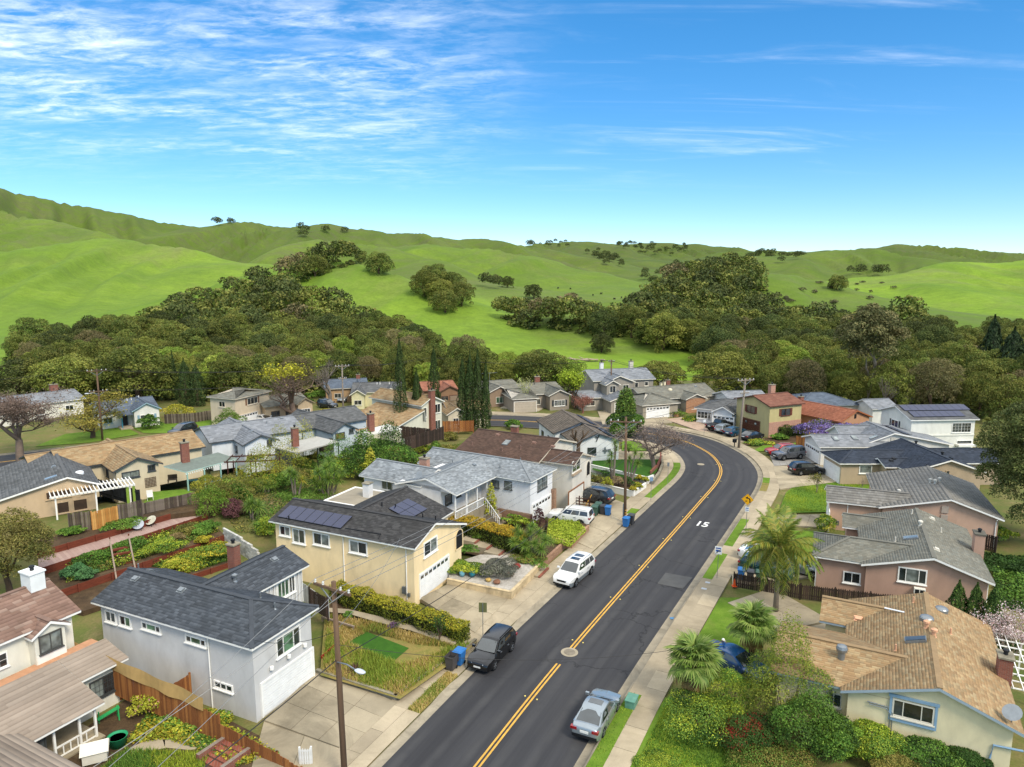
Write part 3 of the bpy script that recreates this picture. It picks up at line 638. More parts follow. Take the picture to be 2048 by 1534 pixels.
 def flat(s,x0,y0,x1,y1,z,z0=-1.2,m=None,lip=.12,name='flat_roof'):
  s.wmb.box(x0+.05,y0+.05,z0,x1-.05,y1-.05,z-.1);mb=MB().box(x0,y0,z-.1,x1,y1,z+.02)
  for a in((x0,y0,x1,y0+.15),(x0,y1-.15,x1,y1),(x0,y0+.15,x0+.15,y1-.15),(x1-.15,y0+.15,x1,y1-.15)):mb.box(a[0],a[1],z+.02,a[2],a[3],z+lip,1)
  mb.build(name,[m or CONC_D,s.tr],s.root);wd=dict(S=('y',y0+.05,-1),N=('y',y1-.05,1),W=('x',x0+.05,-1),E=('x',x1-.05,1));s.wings.append((wd,[]));return len(s.wings)-1
 def done(s,walls=None,normals=True):
  pts=[v for wd,pl in s.wings for q in pl for v in q];s.bb=(min(v.x for v in pts),min(v.y for v in pts),max(v.x for v in pts),max(v.y for v in pts));HOUSES.append(s)
  w=s.wmb.build('wall',walls or[s.wm],s.root);bm=bmesh.new();bm.from_mesh(w.data);bmesh.ops.recalc_face_normals(bm,faces=bm.faces);bm.to_mesh(w.data);bm.free()
  s.roof=s.rmb.build('roof',[roofbase(s.pal),s.tr],s.root)
  acc=[]
  for i,q in enumerate(s.acc):shingle_plane(q,PAL[s.pal],s.ex,s.tw,s.th,acc,s.seed+i)
  if acc:nobj('shingles',shingle_mesh('shingles',acc,SHINGLE),s.roof,kind='stuff')
  if s.cap.v:s.cap.build('ridge_cap',roofbase(s.pal),s.roof)
  return s
 def _frame(s,wi,side):
  ax,v,sg=s.wings[wi][0][side]
  def M(t,d,z):return Vector((v+sg*d,t,z))if ax=='x' else Vector((t,v+sg*d,z))
  return ax,v,M
 def rect(s,wi,side,p0,p1):
  """two pixel corners (upper left, lower right) on a wall -> centre along, sill, width, height"""
  ax,v,M=s._frame(wi,side);a=s.ray(p0,ax,v);b=s.ray(p1,ax,v)
  zt=a[1];zb=b[1];return((a[0]+b[0])/2,min(zt,zb),abs(b[0]-a[0]),abs(zt-zb))
 def win(s,wi,side,t,z,w,h,n=2,grid=None,tr=None,glass=None,shut=None,sill=True,fw=.075,split=None,name='window',label=None):
  ax,v,M=s._frame(wi,side);mb=MB();t0,t1=t-w/2,t+w/2;d=.07
  def bx(a,b,c,e,d0,d1,mi=0):
   vs=[M(a,d0,c),M(b,d0,c),M(b,d0,e),M(a,d0,e),M(a,d1,c),M(b,d1,c),M(b,d1,e),M(a,d1,e)]
   mb.add(vs,[(0,1,2,3),(4,7,6,5),(0,4,5,1),(1,5,6,2),(2,6,7,3),(3,7,4,0)],mi)
  bx(t0,t1,z,z+fw,.0,d);bx(t0,t1,z+h-fw,z+h,0,d);bx(t0,t0+fw,z+fw,z+h-fw,0,d);bx(t1-fw,t1,z+fw,z+h-fw,0,d)
  if sill:bx(t0-.06,t1+.06,z-.07,z,0,d+.06)
  e=split or[i/n for i in range(n+1)];iw=w-2*fw
  for q in e[1:-1]:c=t0+fw+iw*q;bx(c-.025,c+.025,z+fw,z+h-fw,0,d-.015)
  if shut:
   for a,b in((t0-.42,t0-.06),(t1+.06,t1+.42)):bx(a,b,z,z+h,0,.04,1)
  o=mb.build(name,[tr or s.tr,trim(shut)if shut else s.tr],s.root)
  if label:o['label']=label
  for i in range(len(e)-1):
   a,b=t0+fw+iw*e[i],t0+fw+iw*e[i+1];pm=MB()
   vs=[M(a,.015,z+fw),M(b,.015,z+fw),M(b,.015,z+h-fw),M(a,.015,z+h-fw)];pm.add(vs,[(0,1,2,3)])
   if grid:
    for g in range(1,grid[0]):c=a+(b-a)*g/grid[0];k=[M(c-.012,.03,z+fw),M(c+.012,.03,z+fw),M(c+.012,.03,z+h-fw),M(c-.012,.03,z+h-fw)];pm.add(k,[(0,1,2,3)],1)
    for g in range(1,grid[1]):c=z+fw+(h-2*fw)*g/grid[1];k=[M(a,.031,c-.012),M(b,.031,c-.012),M(b,.031,c+.012),M(a,.031,c+.012)];pm.add(k,[(0,1,2,3)],1)
   gl=glass[i%len(glass)]if isinstance(glass,(list,tuple))else(glass or GLASS)
   pm.build('pane',[gl,tr or s.tr],o)
  return o
 def winp(s,wi,side,p0,p1,*a,**k):return s.win(wi,side,*s.rect(wi,side,p0,p1),*a,**k)
 def door(s,wi,side,t,z,w=.95,h=2.05,col='#e0ded6',name='door',light=False):
  ax,v,M=s._frame(wi,side);mb=MB()
  def bx(mb,a,b,c,e,d0,d1,mi=0):
   vs=[M(a,d0,c),M(b,d0,c),M(b,d0,e),M(a,d0,e),M(a,d1,c),M(b,d1,c),M(b,d1,e),M(a,d1,e)]
   mb.add(vs,[(0,1,2,3),(4,7,6,5),(0,4,5,1),(1,5,6,2),(2,6,7,3),(3,7,4,0)],mi)
  bx(mb,t-w/2-.1,t-w/2,z,z+h+.1,0,.06);bx(mb,t+w/2,t+w/2+.1,z,z+h+.1,0,.06);bx(mb,t-w/2,t+w/2,z+h,z+h+.1,0,.06);bx(mb,t-w/2,t+w/2,z,z+h,.0,.03,1)
  for c,e in((z+.2,z+.9),(z+1.05,z+h-.2)):bx(mb,t-w*.34,t+w*.34,c,e,.03,.04,1)
  o=mb.build(name,[s.tr,trim(col)],s.root);hb=MB();bx(hb,t+w*.36,t+w*.42,z+.95,z+1.05,.03,.09);hb.build('handle',METAL_G,o);return o
 def garage(s,wi,side,t,z,w,h=2.1,rows=4,lights=True,col='#e6e6e2',frame=None,label=None):
  ax,v,M=s._frame(wi,side);mb=MB()
  def bx(mb,a,b,c,e,d0,d1,mi=0):
   vs=[M(a,d0,c),M(b,d0,c),M(b,d0,e),M(a,d0,e),M(a,d1,c),M(b,d1,c),M(b,d1,e),M(a,d1,e)]
   mb.add(vs,[(0,1,2,3),(4,7,6,5),(0,4,5,1),(1,5,6,2),(2,6,7,3),(3,7,4,0)],mi)
  f=.13;bx(mb,t-w/2-f,t-w/2,z,z+h+f,0,.09);bx(mb,t+w/2,t+w/2+f,z,z+h+f,0,.09);bx(mb,t-w/2,t+w/2,z+h,z+h+f,0,.09)
  o=mb.build('garage_door',[trim(frame)if frame else s.tr],s.root)
  if label:o['label']=label
  ph=h/rows
  for r in range(rows):
   pm=MB();bx(pm,t-w/2,t+w/2,z+r*ph+.01,z+(r+1)*ph-.01,0,.025)
   if not(lights and r==rows-1):
    for g in range(3):c=z+r*ph+ph*(g+.5)/3;bx(pm,t-w/2+.04,t+w/2-.04,c-ph*.12,c+ph*.12,.025,.034)
   q=pm.build('panel',trim(col),o)
  if lights:
   k=max(4,int(w/.62));c0=z+(rows-1)*ph
   for g in range(k):
    a=t-w/2+w*(g+.14)/k;b=t-w/2+w*(g+.86)/k;pm=MB();bx(pm,a,b,c0+ph*.25,c0+ph*.75,.02,.032);pm.build('pane',GLASS,o)
  return o
 def plane_z(s,x,y):
  """height of the roof above a local point"""
  best=None
  for wd,pl in s.wings:
   for q in pl:
    n=(q[1]-q[0]).cross(q[2]-q[0]);pts=[(v.x,v.y)for v in q];ins=True;sg=0
    for i in range(len(pts)):
     a,b=pts[i],pts[(i+1)%len(pts)];cr=(b[0]-a[0])*(y-a[1])-(b[1]-a[1])*(x-a[0])
     if abs(cr)>1e-6:
      if sg==0:sg=1 if cr>0 else-1
      elif sg*cr<-1e-6:ins=False
    if ins and abs(n.z)>1e-6:
     z=q[0].z-(n.x*(x-q[0].x)+n.y*(y-q[0].y))/n.z
     if best is None or z>best[0]:best=(z,n/n.length*(1 if n.z>0 else-1))
  return best or(s.o.z*0+3,Vector((0,0,1)))
 def chimney(s,x,y,z1,w=.7,d=.55,m=None,z0=None,cap=True,capm=None,flue=True):
  zb=s.plane_z(x,y)[0]-.5 if z0 is None else z0;mb=MB().box(x-w/2,y-d/2,zb,x+w/2,y+d/2,z1);o=mb.build('chimney',m or BRICK_R,s.root)
  if cap:MB().box(x-w/2-.07,y-d/2-.07,z1,x+w/2+.07,y+d/2+.07,z1+.1).build('cap',capm or CONC_W,o)
  if flue:MB().lathe([(.12,0),(.12,.18),(.17,.2),(.17,.3),(.05,.36)],8,0,(x,y,z1+.1)).build('flue',METAL_D,o)
  return o
 def vent(s,x,y,kind='pipe',m=None):
  z,n=s.plane_z(x,y)
  if kind=='pipe':o=MB().lathe([(.16,-.1),(.06,.04),(.055,.4)],8,0,(x,y,z)).build('vent',m or METAL_G,s.roof)
  elif kind=='cap':o=MB().lathe([(.2,-.1),(.13,.06),(.12,.32),(.2,.33),(.2,.46),(.06,.54)],10,0,(x,y,z)).build('vent',m or METAL_G,s.roof)
  elif kind=='box':
   q=n.to_track_quat('Z','Y').to_matrix().to_4x4();q.translation=(x,y,z);o=MB().box(-.2,-.16,-.02,.2,.16,.14,0,q).box(-.28,-.24,-.02,.28,.24,.032,0,q).build('vent',m or METAL_G,s.roof)
  elif kind=='sky':
   q=n.to_track_quat('Z','Y').to_matrix().to_4x4();q.translation=(x,y,z);o=MB().box(-.36,-.58,-.02,.36,.58,.13,0,q).box(-.29,-.5,.13,.29,.5,.15,1,q).build('skylight',[METAL_G,GLASS2],s.roof)
  elif kind=='dome':
   o=MB().lathe([(.42,-.12),(.42,.10),(.36,.18),(.2,.25),(.02,.27)],14,0,(x,y,z)).build('vent',m or METAL_G,s.roof,smooth=False)
  return o
 def solar(s,x,y,nx,ny,ax,w=1.0,h=1.65,lift=.12):
  """rows of panels; x,y = low corner; ax = eave direction"""
  cx,cy=(x+nx*w/2,y+ny*h/2*.9)if ax=='x' else(x+ny*h/2*.9,y+nx*w/2)
  z,n=s.plane_z(cx,cy);u=Vector((1,0,0))if ax=='x' else Vector((0,1,0));u=(u-n*u.dot(n)).normalized();v=n.cross(u)
  if v.z<0:v=-v
  for i in range(nx):
   for j in range(ny):
    c=Vector((cx,cy,z))+u*(i-(nx-1)/2)*w+v*(j-(ny-1)/2)*h+n*lift
    mt=Matrix((u,v if u.cross(v).dot(n)>0 else v,n)).transposed().to_4x4();mt.translation=c
    k=MB().box(-w/2+.012,-h/2+.012,-.02,w/2-.012,h/2-.012,.02,1).add([(-w/2+.03,-h/2+.03,.024),(w/2-.03,-h/2+.03,.024),(w/2-.03,h/2-.03,.024),(-w/2+.03,h/2-.03,.024)],[(0,1,2,3)],0)
    o=k.build('solar_panel',[SOLAR,METAL_D],s.roof);o.matrix_local=mt
 def part(s,name,mb,m,parent=None,**k):return mb.build(name,m,parent or s.root,**k)
 def spout(s,wi,side,t,z1,z0=0.,m=None):
  ax,v,M=s._frame(wi,side);MB().tube([M(t,.35,z1),M(t,.06,z1-.3),M(t,.06,z0)],.045,6).build('downspout',m or s.tr,s.root)
# ------------------------------------------------------------------ houses on the inside of the bend
W_='#eceae3'
# cream house at the lower left corner
h=House('cream sided house with brown shake roof at the lower left corner',(-27.57,42.59,0),None,5.6,0,'#d9d6c6','shake',W_,rot=-28,world=True,ex=.28,tw=.5,th=.02)
a=h.wing(-6.6,-14,0,0,'y',5.6,7.0);h.wing(-2.2,-3.3,.55,-1.0,'x',5.3,5.95,hi='g',lo='g',o=.25)
h.done();hL0=h
h.win(a,'E',-4.7,3.9,.9,.9,1,grid=(2,2),fw=.06);h.win(1,'E',-2.15,4.0,1.35,1.15,2,grid=(1,1),tr=trim('#4a4a46'),glass=GLASS2)
h.part('bay',MB().box(.1,-3.0,3.3,.33,-1.3,3.95),trim('#e8e6dc'))
h.chimney(-3.2,-1.0,7.9,1.1,.9,trim('#dfe3e0'),capm=trim('#e8ebe8'));h.vent(-2.2,-5,'pipe')
lw=MB();slope=lambda x:3.6-(x-1.1)*.3
lw2=House('cream verandah wing with ribbed beige roof beside the shake roofed house',(-27.57,42.59,0),None,5.6,0,'#d9d6c6','rib',W_,rot=-28,world=True,ex=.33,tw=6.0,th=.03)
def shed(hs,x0,y0,x1,y1,za,zb,t=.16):
 q=[Vector((x1,y0,zb)),Vector((x1,y1,zb)),Vector((x0,y1,za)),Vector((x0,y0,za))];n=4;lo=[v-Vector((0,0,t))for v in q]
 hs.rmb.add(q+lo,[(0,1,2,3)],0);hs.rmb.add(q+lo,[(7,6,5,4)]+[(i,4+i,4+(i+1)%4,(i+1)%4)for i in range(4)],1);hs.acc.append(q)
 hs.wings.append((dict(S=('y',y0+.3,-1),N=('y',y1-.3,1),W=('x',x0,-1),E=('x',x1-.5,1)),[q]))
shed(lw2,1.1,-2.3,3.4,.7,3.6,2.9);shed(lw2,1.1,-9,5.6,-2.32,3.6,2.25)
lw2.wmb.box(0.05,-2.3,-1,2.9,.35,2.85);lw2.wmb.box(.05,-9,-1,2.2,-2.3,2.9)
b=lw2.wing(0,-15,13,-6.5,'x',2.5,3.6,o=.5)
lw2.done();lw2.part('deck',MB().box(.02,-10,3.25,1.25,.45,3.42),mat('terracotta_deck','#b98a68',.9,.12))
lw2.win(0,'E',-.75,.95,1.7,1.25,2,grid=(3,3),tr=trim('#3d3f3e'),glass=[GLASS2,GLASS]);lw2.win(1,'E',-6.2,.9,1.6,1.2,2,grid=(3,3),tr=trim('#3d3f3e'))
for y in(-8.6,-6.9,-5.0,-3.6,-2.7):lw2.part('post',MB().box(5.1,y-.06,-.3,5.22,y+.06,2.28),trim('#e4e2da'))
lw2.part('railing',MB().box(5.12,-5.0,.75,5.2,-2.7,.83).box(5.12,-5.0,.15,5.2,-2.7,.22).box(5.14,-4.6,.2,5.18,-4.54,.8).box(5.14,-4.2,.2,5.18,-4.14,.8).box(5.14,-3.8,.2,5.18,-3.74,.8).box(5.14,-3.3,.2,5.18,-3.24,.8),trim('#e4e2da'))
lw2.part('porch_floor',MB().box(.1,-9,-.2,5.5,-2.4,.12),CONC_D)
# grey house with charcoal roof
h=House('pale grey stucco house with charcoal shingle roof and white garage door',z1(1475,725),None,5.1,0,'#c4c3c0','charcoal',W_,rot=-25)
a=h.wing(-14.4,0,0,5.9,'x',5.1,6.3,hi='h');b=h.wing(-10.1,3.0,-5.3,11.1,'y',5.06,6.12);h.done();hL1=h
h.wmb=None
h.garage(a,'E',3.2,.05,4.5,2.15,lights=False);h.winp(a,'E',z1(1610,668),z1(1757,690),3,split=[0,.27,.73,1],glass=[GLASS,GLASSG,GLASS],fw=.09)
for r,k in(((615,492,685,580),[GLASS,GLASS]),((697,518,772,605),[GLASS,GLASSG])):h.winp(a,'S',z1(r[0],r[1]),z1(r[2],r[3]),2,glass=k,fw=.1)
for r in((828,558,945,638),(1085,635,1210,718)):h.winp(a,'S',z1(r[0],r[1]),z1(r[2],r[3]),3,split=[0,.24,.76,1],glass=[GLASS,GLASSG,GLASS],fw=.09)
h.winp(a,'S',z1(1253,903),z1(1367,985),3,fw=.09);h.spout(a,'S',-4.0,5.0)
h.winp(b,'E',z1(1612,345),z1(1727,385),3,split=[0,.45,.72,1],glass=[GLASSG,GLASSG,GLASS],fw=.1)
bt=MB()
for i in range(14):bt.box(-5.66,5.9+i*.36,2.2,-5.62,5.96+i*.36,4.95)
h.part('batten',bt,trim('#e8e7e2'))
for x,y,k in((-12.9,2.3,'box'),(-13.1,3.6,'box'),(-8.5,2.35,'box'),(-6.9,5.4,'cap'),(-7.0,9.3,'box'),(-14,3.4,'pipe'),(-3.2,4.0,'pipe'),(-1.5,3.5,'pipe')):h.vent(x,y,k)
h.chimney(-9.9,8.2,6.9,.7,.6)
for y in(1.7,3.2,4.7):h.part('lamp',MB().lathe([(.05,0),(.13,.05),(.13,.25),(.04,.28)],8,0,(-.25,y,2.75)),trim(W_))
# yellow house
h=House('yellow stucco house with dark grey roof, solar panels and white garage door',z2(935,570),None,5.2,0,'#ecd4a6','slate',W_,rot=-25)
a=h.wing(-14.8,0,.5,8.6,'x',5.2,6.25,ridge=3.2,ez2=4.45);b=h.wing(-10.2,3.0,-2.2,10.9,'y',5.3,6.2,ridge=-7.4,ez2=4.5)
c=h.flat(-13.9,6.3,-9.0,11.2,5.15,m=mat_concrete('tar_roof','#9a917f','#77705f',.5,.5));h.done();hL2=h
h.garage(a,'E',3.5,.3,4.6,2.05);h.winp(a,'E',z2(1013,547),z2(1095,580),2,glass=[GLASS,GLASS2],fw=.12)
for r in((172,435,240,510),(248,452,328,555),(368,475,470,570),(580,520,690,618)):h.winp(a,'S',z2(r[0],r[1]),z2(r[2],r[3]),2,glass=[GLASS,GLASS2][::random.choice((1,-1))],fw=.12)
h.spout(a,'S',-6.9,5.1);h.spout(a,'S',-.6,5.1,.5);h.solar(-14.2,.55,7,1,'x',1.0,1.75);h.solar(-5.9,5.6,3,2,'y',1.05,1.15)
arch=MB();pts=[(7.1,2.3),(8.4,2.3),(8.4,3.5)]+[(7.75+.65*math.cos(t),3.5+.6*math.sin(t))for t in[math.pi*i/8 for i in range(9)]][1:-1]+[(7.1,3.5)]
arch.face([(.125,p,q)for p,q in pts],0)
for i in range(len(pts)):
 (p,q),(p2,q2)=pts[i],pts[(i+1)%len(pts)];arch.face([(.125,p,q),(.125,p2,q2),(.16,p2,q2),(.16,p,q)],1)
 arch.bar((.15,p,q),(.15,p2,q2),.06,.1,1)
h.part('arch_opening',arch,[DARK,h.wm])
h.chimney(-10.9,9.3,6.5,.7,.7,trim('#dcdad4'),z0=4.8,flue=False)
for x,y,k in((-6.6,5.6,'pipe'),(-2.8,6.4,'pipe'),(-1.4,6.3,'pipe'),(-12.9,.5,'pipe'),(-5.7,6.4,'pipe'),(-4,6.9,'box')):h.vent(x,y,k,METAL_D)
h.part('conduit',MB().tube([(-6.9,.7,5.5),(-3.3,.75,5.53),(-3.2,.2,5.33)],.035,5),METAL_D)
h.part('meter_box',MB().box(-1.0,.2,1.0,-.6,.4,1.6).box(-.5,.25,.8,-.3,.4,1.1),METAL_G)
# white house with pale shingles
h=House('white stucco house with pale blue-grey shingles, corner porch and stone plinth',(4.87,76.75,0),None,5.2,0,'#dcdcdb','pale',W_,rot=-30,world=True)
a=h.wing(-15,-5.6,0,.4,'x',5.2,6.35,hi='h');b=h.wing(-12.2,-13.1,-4.4,-2.6,'y',5.15,6.28,ridge=-8.2,wall=False);c=h.wing(-17.4,-12.8,-9,-6.8,'x',5.22,6.3)
h.wmb.box(-11.8,-12.7,-1,-6.6,-3,5.4);h.wmb.add([(-11.8,-12.7,5.1),(-4.8,-12.7,5.0),(-8.2,-12.7,6.25)],[(0,1,2)])
h.done();hL3=h
h.wings.append((dict(S=('y',-12.7,-1),E=('x',-6.6,1)),[]))
h.garage(a,'E',-2.6,.2,4.2,2.1);h.winp(a,'E',z6(1243,700),z6(1298,740),2,grid=(2,3),tr=trim('#4c4d4b'),glass=GLASS2,fw=.05)
h.part('stone_plinth',MB().box(-5.3,-5.42,-.2,-.1,-5.2,1.5),STONE);h.part('stone_pier',MB().box(-.35,-.35,-.2,.05,.15,2.9),STONE)
for r in((975,700,1020,750),(1050,705,1095,760)):h.winp(a,'S',z6(r[0],r[1]),z6(r[2],r[3]),2,grid=(2,4),tr=trim('#4c4d4b'),glass=GLASS2,fw=.05)
h.winp(c,'S',z6(333,705),z6(396,765),2,glass=GLASS,tr=trim('#b9bbb8'),fw=.05)
h.win(3,'E',-11.4,3.3,1.2,1.1,1,grid=(3,3),tr=trim('#4c4d4b'));h.win(3,'E',-9.6,3.6,.9,.6,1,tr=trim('#4c4d4b'));h.door(3,'E',-7.0,2.4,.95,2.05,'#d8d8d4')
for y in(-12.6,-10.6,-8.6,-6.7):h.part('post',MB().box(-4.95,y-.06,1.8,-4.83,y+.06,5.05),trim('#e8e8e4'))
h.part('porch_floor',MB().box(-6.6,-12.7,-.5,-4.7,-5.6,2.3),CONC_D)
rl=MB().box(-4.85,-12.6,3.15,-4.77,-7.4,3.23).box(-4.85,-12.6,2.4,-4.77,-7.4,2.46)
for i in range(22):rl.box(-4.83,-12.4+i*.23,2.42,-4.79,-12.36+i*.23,3.2)
h.part('railing',rl,trim('#ecece8'))
st=MB()
for i in range(6):st.box(-4.7+i*.3,-7.2,-.2,-4.4+i*.3,-5.9,2.2-i*.36)
h.part('front_steps',st,CONC);sr=MB().bar((-4.7,-7.25,3.1),(-2.9,-7.25,1.1),.06,.08)
for i in range(8):sr.box(-4.7+i*.24,-7.27,2.1-i*.27,-4.66+i*.24,-7.23,3.05-i*.27)
h.part('stair_rail',sr,trim('#ecece8'));h.chimney(-11.9,-8.3,6.75,1.0,.6,BRICK_P)
for x,y,k in((-7.2,-5.6,'box'),(-4.6,-4.4,'pipe'),(-3.6,-1.6,'pipe'),(-10.5,-5,'pipe')):h.vent(x,y,k)
dish=MB().lathe([(.02,0),(.2,.03),(.38,.12),(.4,.13)],12,0,(0,0,0),Matrix.Translation((-8.9,-13.1,6.5))@Matrix.Rotation(R(55),4,'X'));dish.bar((-8.9,-12.9,6.1),(-8.9,-13.05,6.5),.04,.04);h.part('satellite_dish',dish,METAL_G)
# cream house with brown roof
h=House('cream stucco house with dark brown shingle roof, skylight and arched side window',(9.53,81.75,0),None,5.6,0,'#d6cfc0','brown','#cfc3ae',rot=-28,world=True)
a=h.wing(-15.4,-6.2,-4.0,4.8,'x',5.6,7.15,ridge=-.6);b=h.wing(-7,-5.4,0,1.0,'x',5.58,6.42,ridge=-3.0,ez2=5.1);h.done();hL4=h
h.garage(b,'E',-3.9,.3,4.3,2.2,lights=False,col='#e2ddd0',frame='#8a5a38');h.winp(b,'E',z6(1445,597),z6(1492,635),2,grid=(1,2),glass=GLASS,tr=trim('#e0dccf'))
ar=MB();pts=[(-.9,3.0),(.2,3.0),(.2,4.2)]+[(-.35+.55*math.cos(t),4.2+.6*math.sin(t))for t in[math.pi*i/8 for i in range(9)]][1:-1]+[(-.9,4.2)]
ar.face([(-.385,p,q)for p,q in pts],0)
for i in range(len(pts)):ar.bar((-.37,*pts[i]),(-.37,*pts[(i+1)%len(pts)]),.06,.1,1)
h.part('arched_opening',ar,[DARK,h.wm]);h.part('flower_box',MB().box(-.4,-5.3,4.2,-.1,-3.0,4.45),mat('flowerbox','#b09a80',.8))
h.vent(-9.9,-3.1,'sky');h.chimney(-10.6,.4,7.75,.9,.6,BRICK_R,flue=False)
for x,y,k in((-13.9,-4.5,'pipe'),(-12,-1.5,'box'),(-6.6,-2.3,'box'),(-4,-2.6,'box'),(-9.5,-4.9,'pipe'),(-7.5,-4,'pipe')):h.vent(x,y,k,mat('brown_vent','#7c5f52',.7))
h.win(a,'S',-10.4,4.5,1.6,.55,2);h.win(a,'S',-5.9,4.5,1.5,.55,2)
# white house with taupe roof inside the bend
h=House('white house with taupe roof, black fascia and solar strips on the inside of the bend',(6.05,101.56,0),None,3.5,0,'#d9dbd9','taupe','#3d4146',rot=13,world=True,ex=.3,tw=.5)
a=h.wing(0,0,8.6,9.8,'y',3.5,5.0);b=h.wing(1.2,-6.0,8.4,1.2,'y',3.35,4.65,ridge=4.7);h.done();hL5=h
h.solar(6.6,-5.2,6,1,'y',1.0,1.2);h.solar(6.2,1.4,7,1,'y',1.0,1.2)
h.win(b,'S',4.0,1.5,1.3,1.05,2,grid=(2,4),tr=trim('#2e3234'));h.win(a,'W',3.5,1.2,1.5,1.1,2,tr=trim('#2e3234'));h.win(a,'W',7.2,1.2,1.2,1.1,2,tr=trim('#2e3234'))
h.part('wall_ornament',MB().box(5.6,-5.72,1.9,6.3,-5.6,2.15).box(5.85,-5.72,1.6,6.05,-5.6,2.5).box(6.4,-5.72,1.8,6.8,-5.6,2.2),METAL_G)
h.part('barge_ornament',MB().bar((4.6,-5.75,3.4),(5.0,-5.75,4.3),.06,.12).bar((4.8,-5.75,3.9),(4.4,-5.75,4.2),.06,.12),METAL_D)
# ------------------------------------------------------------------ houses behind, in the middle of the block (ground about 2.5 m up)
h=House('tan stucco house with grey roof and white pergola at the left edge',(65,988),(200,967),5.1,2.4,'#c2a988','dkgrey',W_,ex=.3,tw=.5)
w=h.len;a=h.wing(-4.5,0,w,14,'y',2.2,3.9,ridge=w*.52,ez2=2.7);h.done();hM1=h
h.win(a,'S',w*.37,1.75,2.2,.8,1,tr=h.wm,glass=mat('brown_shade','#4a3a2e',.9));h.win(a,'S',w*.8,1.8,1.0,.65,1,tr=h.wm,glass=MATS['brown_shade'])
h.win(a,'S',w*.42,.1,1.1,1.2,1,tr=h.wm,glass=MATS['brown_shade']);h.win(a,'S',w*.68,.1,1.3,1.2,1,tr=h.wm,glass=MATS['brown_shade'])
h.vent(w*.3,1.6,'sky');h.vent(w*.75,3.2,'dome',trim('#e6e8ea'));h.vent(w*.4,6,'box')
pg=thing('pergola','white slatted pergola with green curtain beside the tan stucco house','pergola',P(118,1040,2.4),h.rz)
for x in(-.2,3.3,6.4):MB().box(x,-.1,-.3,x+.14,.04,2.3).build('post',trim('#eceae3'),pg)
for y in(-.15,2.2):MB().box(-.6,y,2.3,7.0,y+.1,2.5).build('beam',trim('#eceae3'),pg)
me=MB().box(-.04,-.6,2.5,.04,2.7,2.64).mesh('slat',trim('#eceae3'))
for i in range(22):o=nobj('slat',me,pg);o.location=(-.5+i*.35,0,0)
MB().box(6.1,-.25,.1,6.35,-.1,2.25).box(6.7,-.2,.1,6.95,-.05,2.25).build('curtain',mat('lime_curtain','#7f9a3c',.9),pg)
# tan shingle house with patio roof
h=House('cream house with tan shingle roof, brick chimney and green patio cover',z5(660,655),z5(955,604),5.2,2.5,'#cdc0a2','tan','#3f4347',ex=.26,tw=.42)
w=h.len;a=h.wing(0,0,w,12.5,'y',2.7,3.85);r=h.lp(z5(1275,540),2.7)
b=h.wing(-4,4.6,r[0],13.5,'x',2.72,4.1);c=h.wing(-6.4,6.5,4,14.5,'x',2.6,3.7,lo='g');h.done();hM2=h
h.winp(a,'S',z5(710,660),z5(818,680),2,glass=GLASS2,fw=.1);h.winp(a,'S',z5(862,616),z5(910,645),2,fw=.1)
ch=h.lp(z5(1090,585),2.9);h.chimney(ch[0],ch[1]+.3,4.9,.85,.6);h.win(a,'W',4,1.2,.9,1,2)
q=[h.lp(z5(*p),zz)for p,zz in(((958,622),2.6),((1088,655),2.35),((1385,576),2.35),((1275,540),2.75))]
h.part('patio_cover',MB().add([(q[0][0],q[0][1],2.62),(q[1][0],q[1][1],2.35),(q[2][0],q[2][1],2.35),(q[3][0],q[3][1],2.75)]+[(q[0][0],q[0][1],2.5),(q[1][0],q[1][1],2.23),(q[2][0],q[2][1],2.23),(q[3][0],q[3][1],2.63)],[(0,1,2,3),(7,6,5,4)],0).add([(q[0][0],q[0][1],2.62),(q[1][0],q[1][1],2.35),(q[2][0],q[2][1],2.35),(q[3][0],q[3][1],2.75),(q[0][0],q[0][1],2.5),(q[1][0],q[1][1],2.23),(q[2][0],q[2][1],2.23),(q[3][0],q[3][1],2.63)],[(0,4,5,1),(1,5,6,2),(2,6,7,3),(3,7,4,0)],1),[mat('green_roll_roof','#6c756c',.9,.12),trim('#a9c2b8')])
for i in range(4):
 p=Vector((*q[1],0)).lerp(Vector((*q[2],0)),.02+i*.32);h.part('patio_post',MB().box(p.x-.07,p.y-.07,-.4,p.x+.07,p.y+.07,2.2),trim('#8fb3a8'))
tf=MB()
for i in range(26):
 p=Vector((*q[1],2.06)).lerp(Vector((*q[2],2.06)),i/25);tf.box(p.x-.05,p.y-.06,2.03,p.x+.05,p.y+.1,2.14)
h.part('rafter_tail',tf,trim('#dfe6e0'))
tr_=MB()
for i in range(8):tr_.box(w*.62+i*.16,.32,.1,w*.62+i*.16+.03,.36,1.25)
for i in range(7):tr_.box(w*.62,.31,.15+i*.17,w*.62+1.2,.35,.18+i*.17)
h.part('trellis',tr_,mat('trellis_wood','#5d4634',.9))
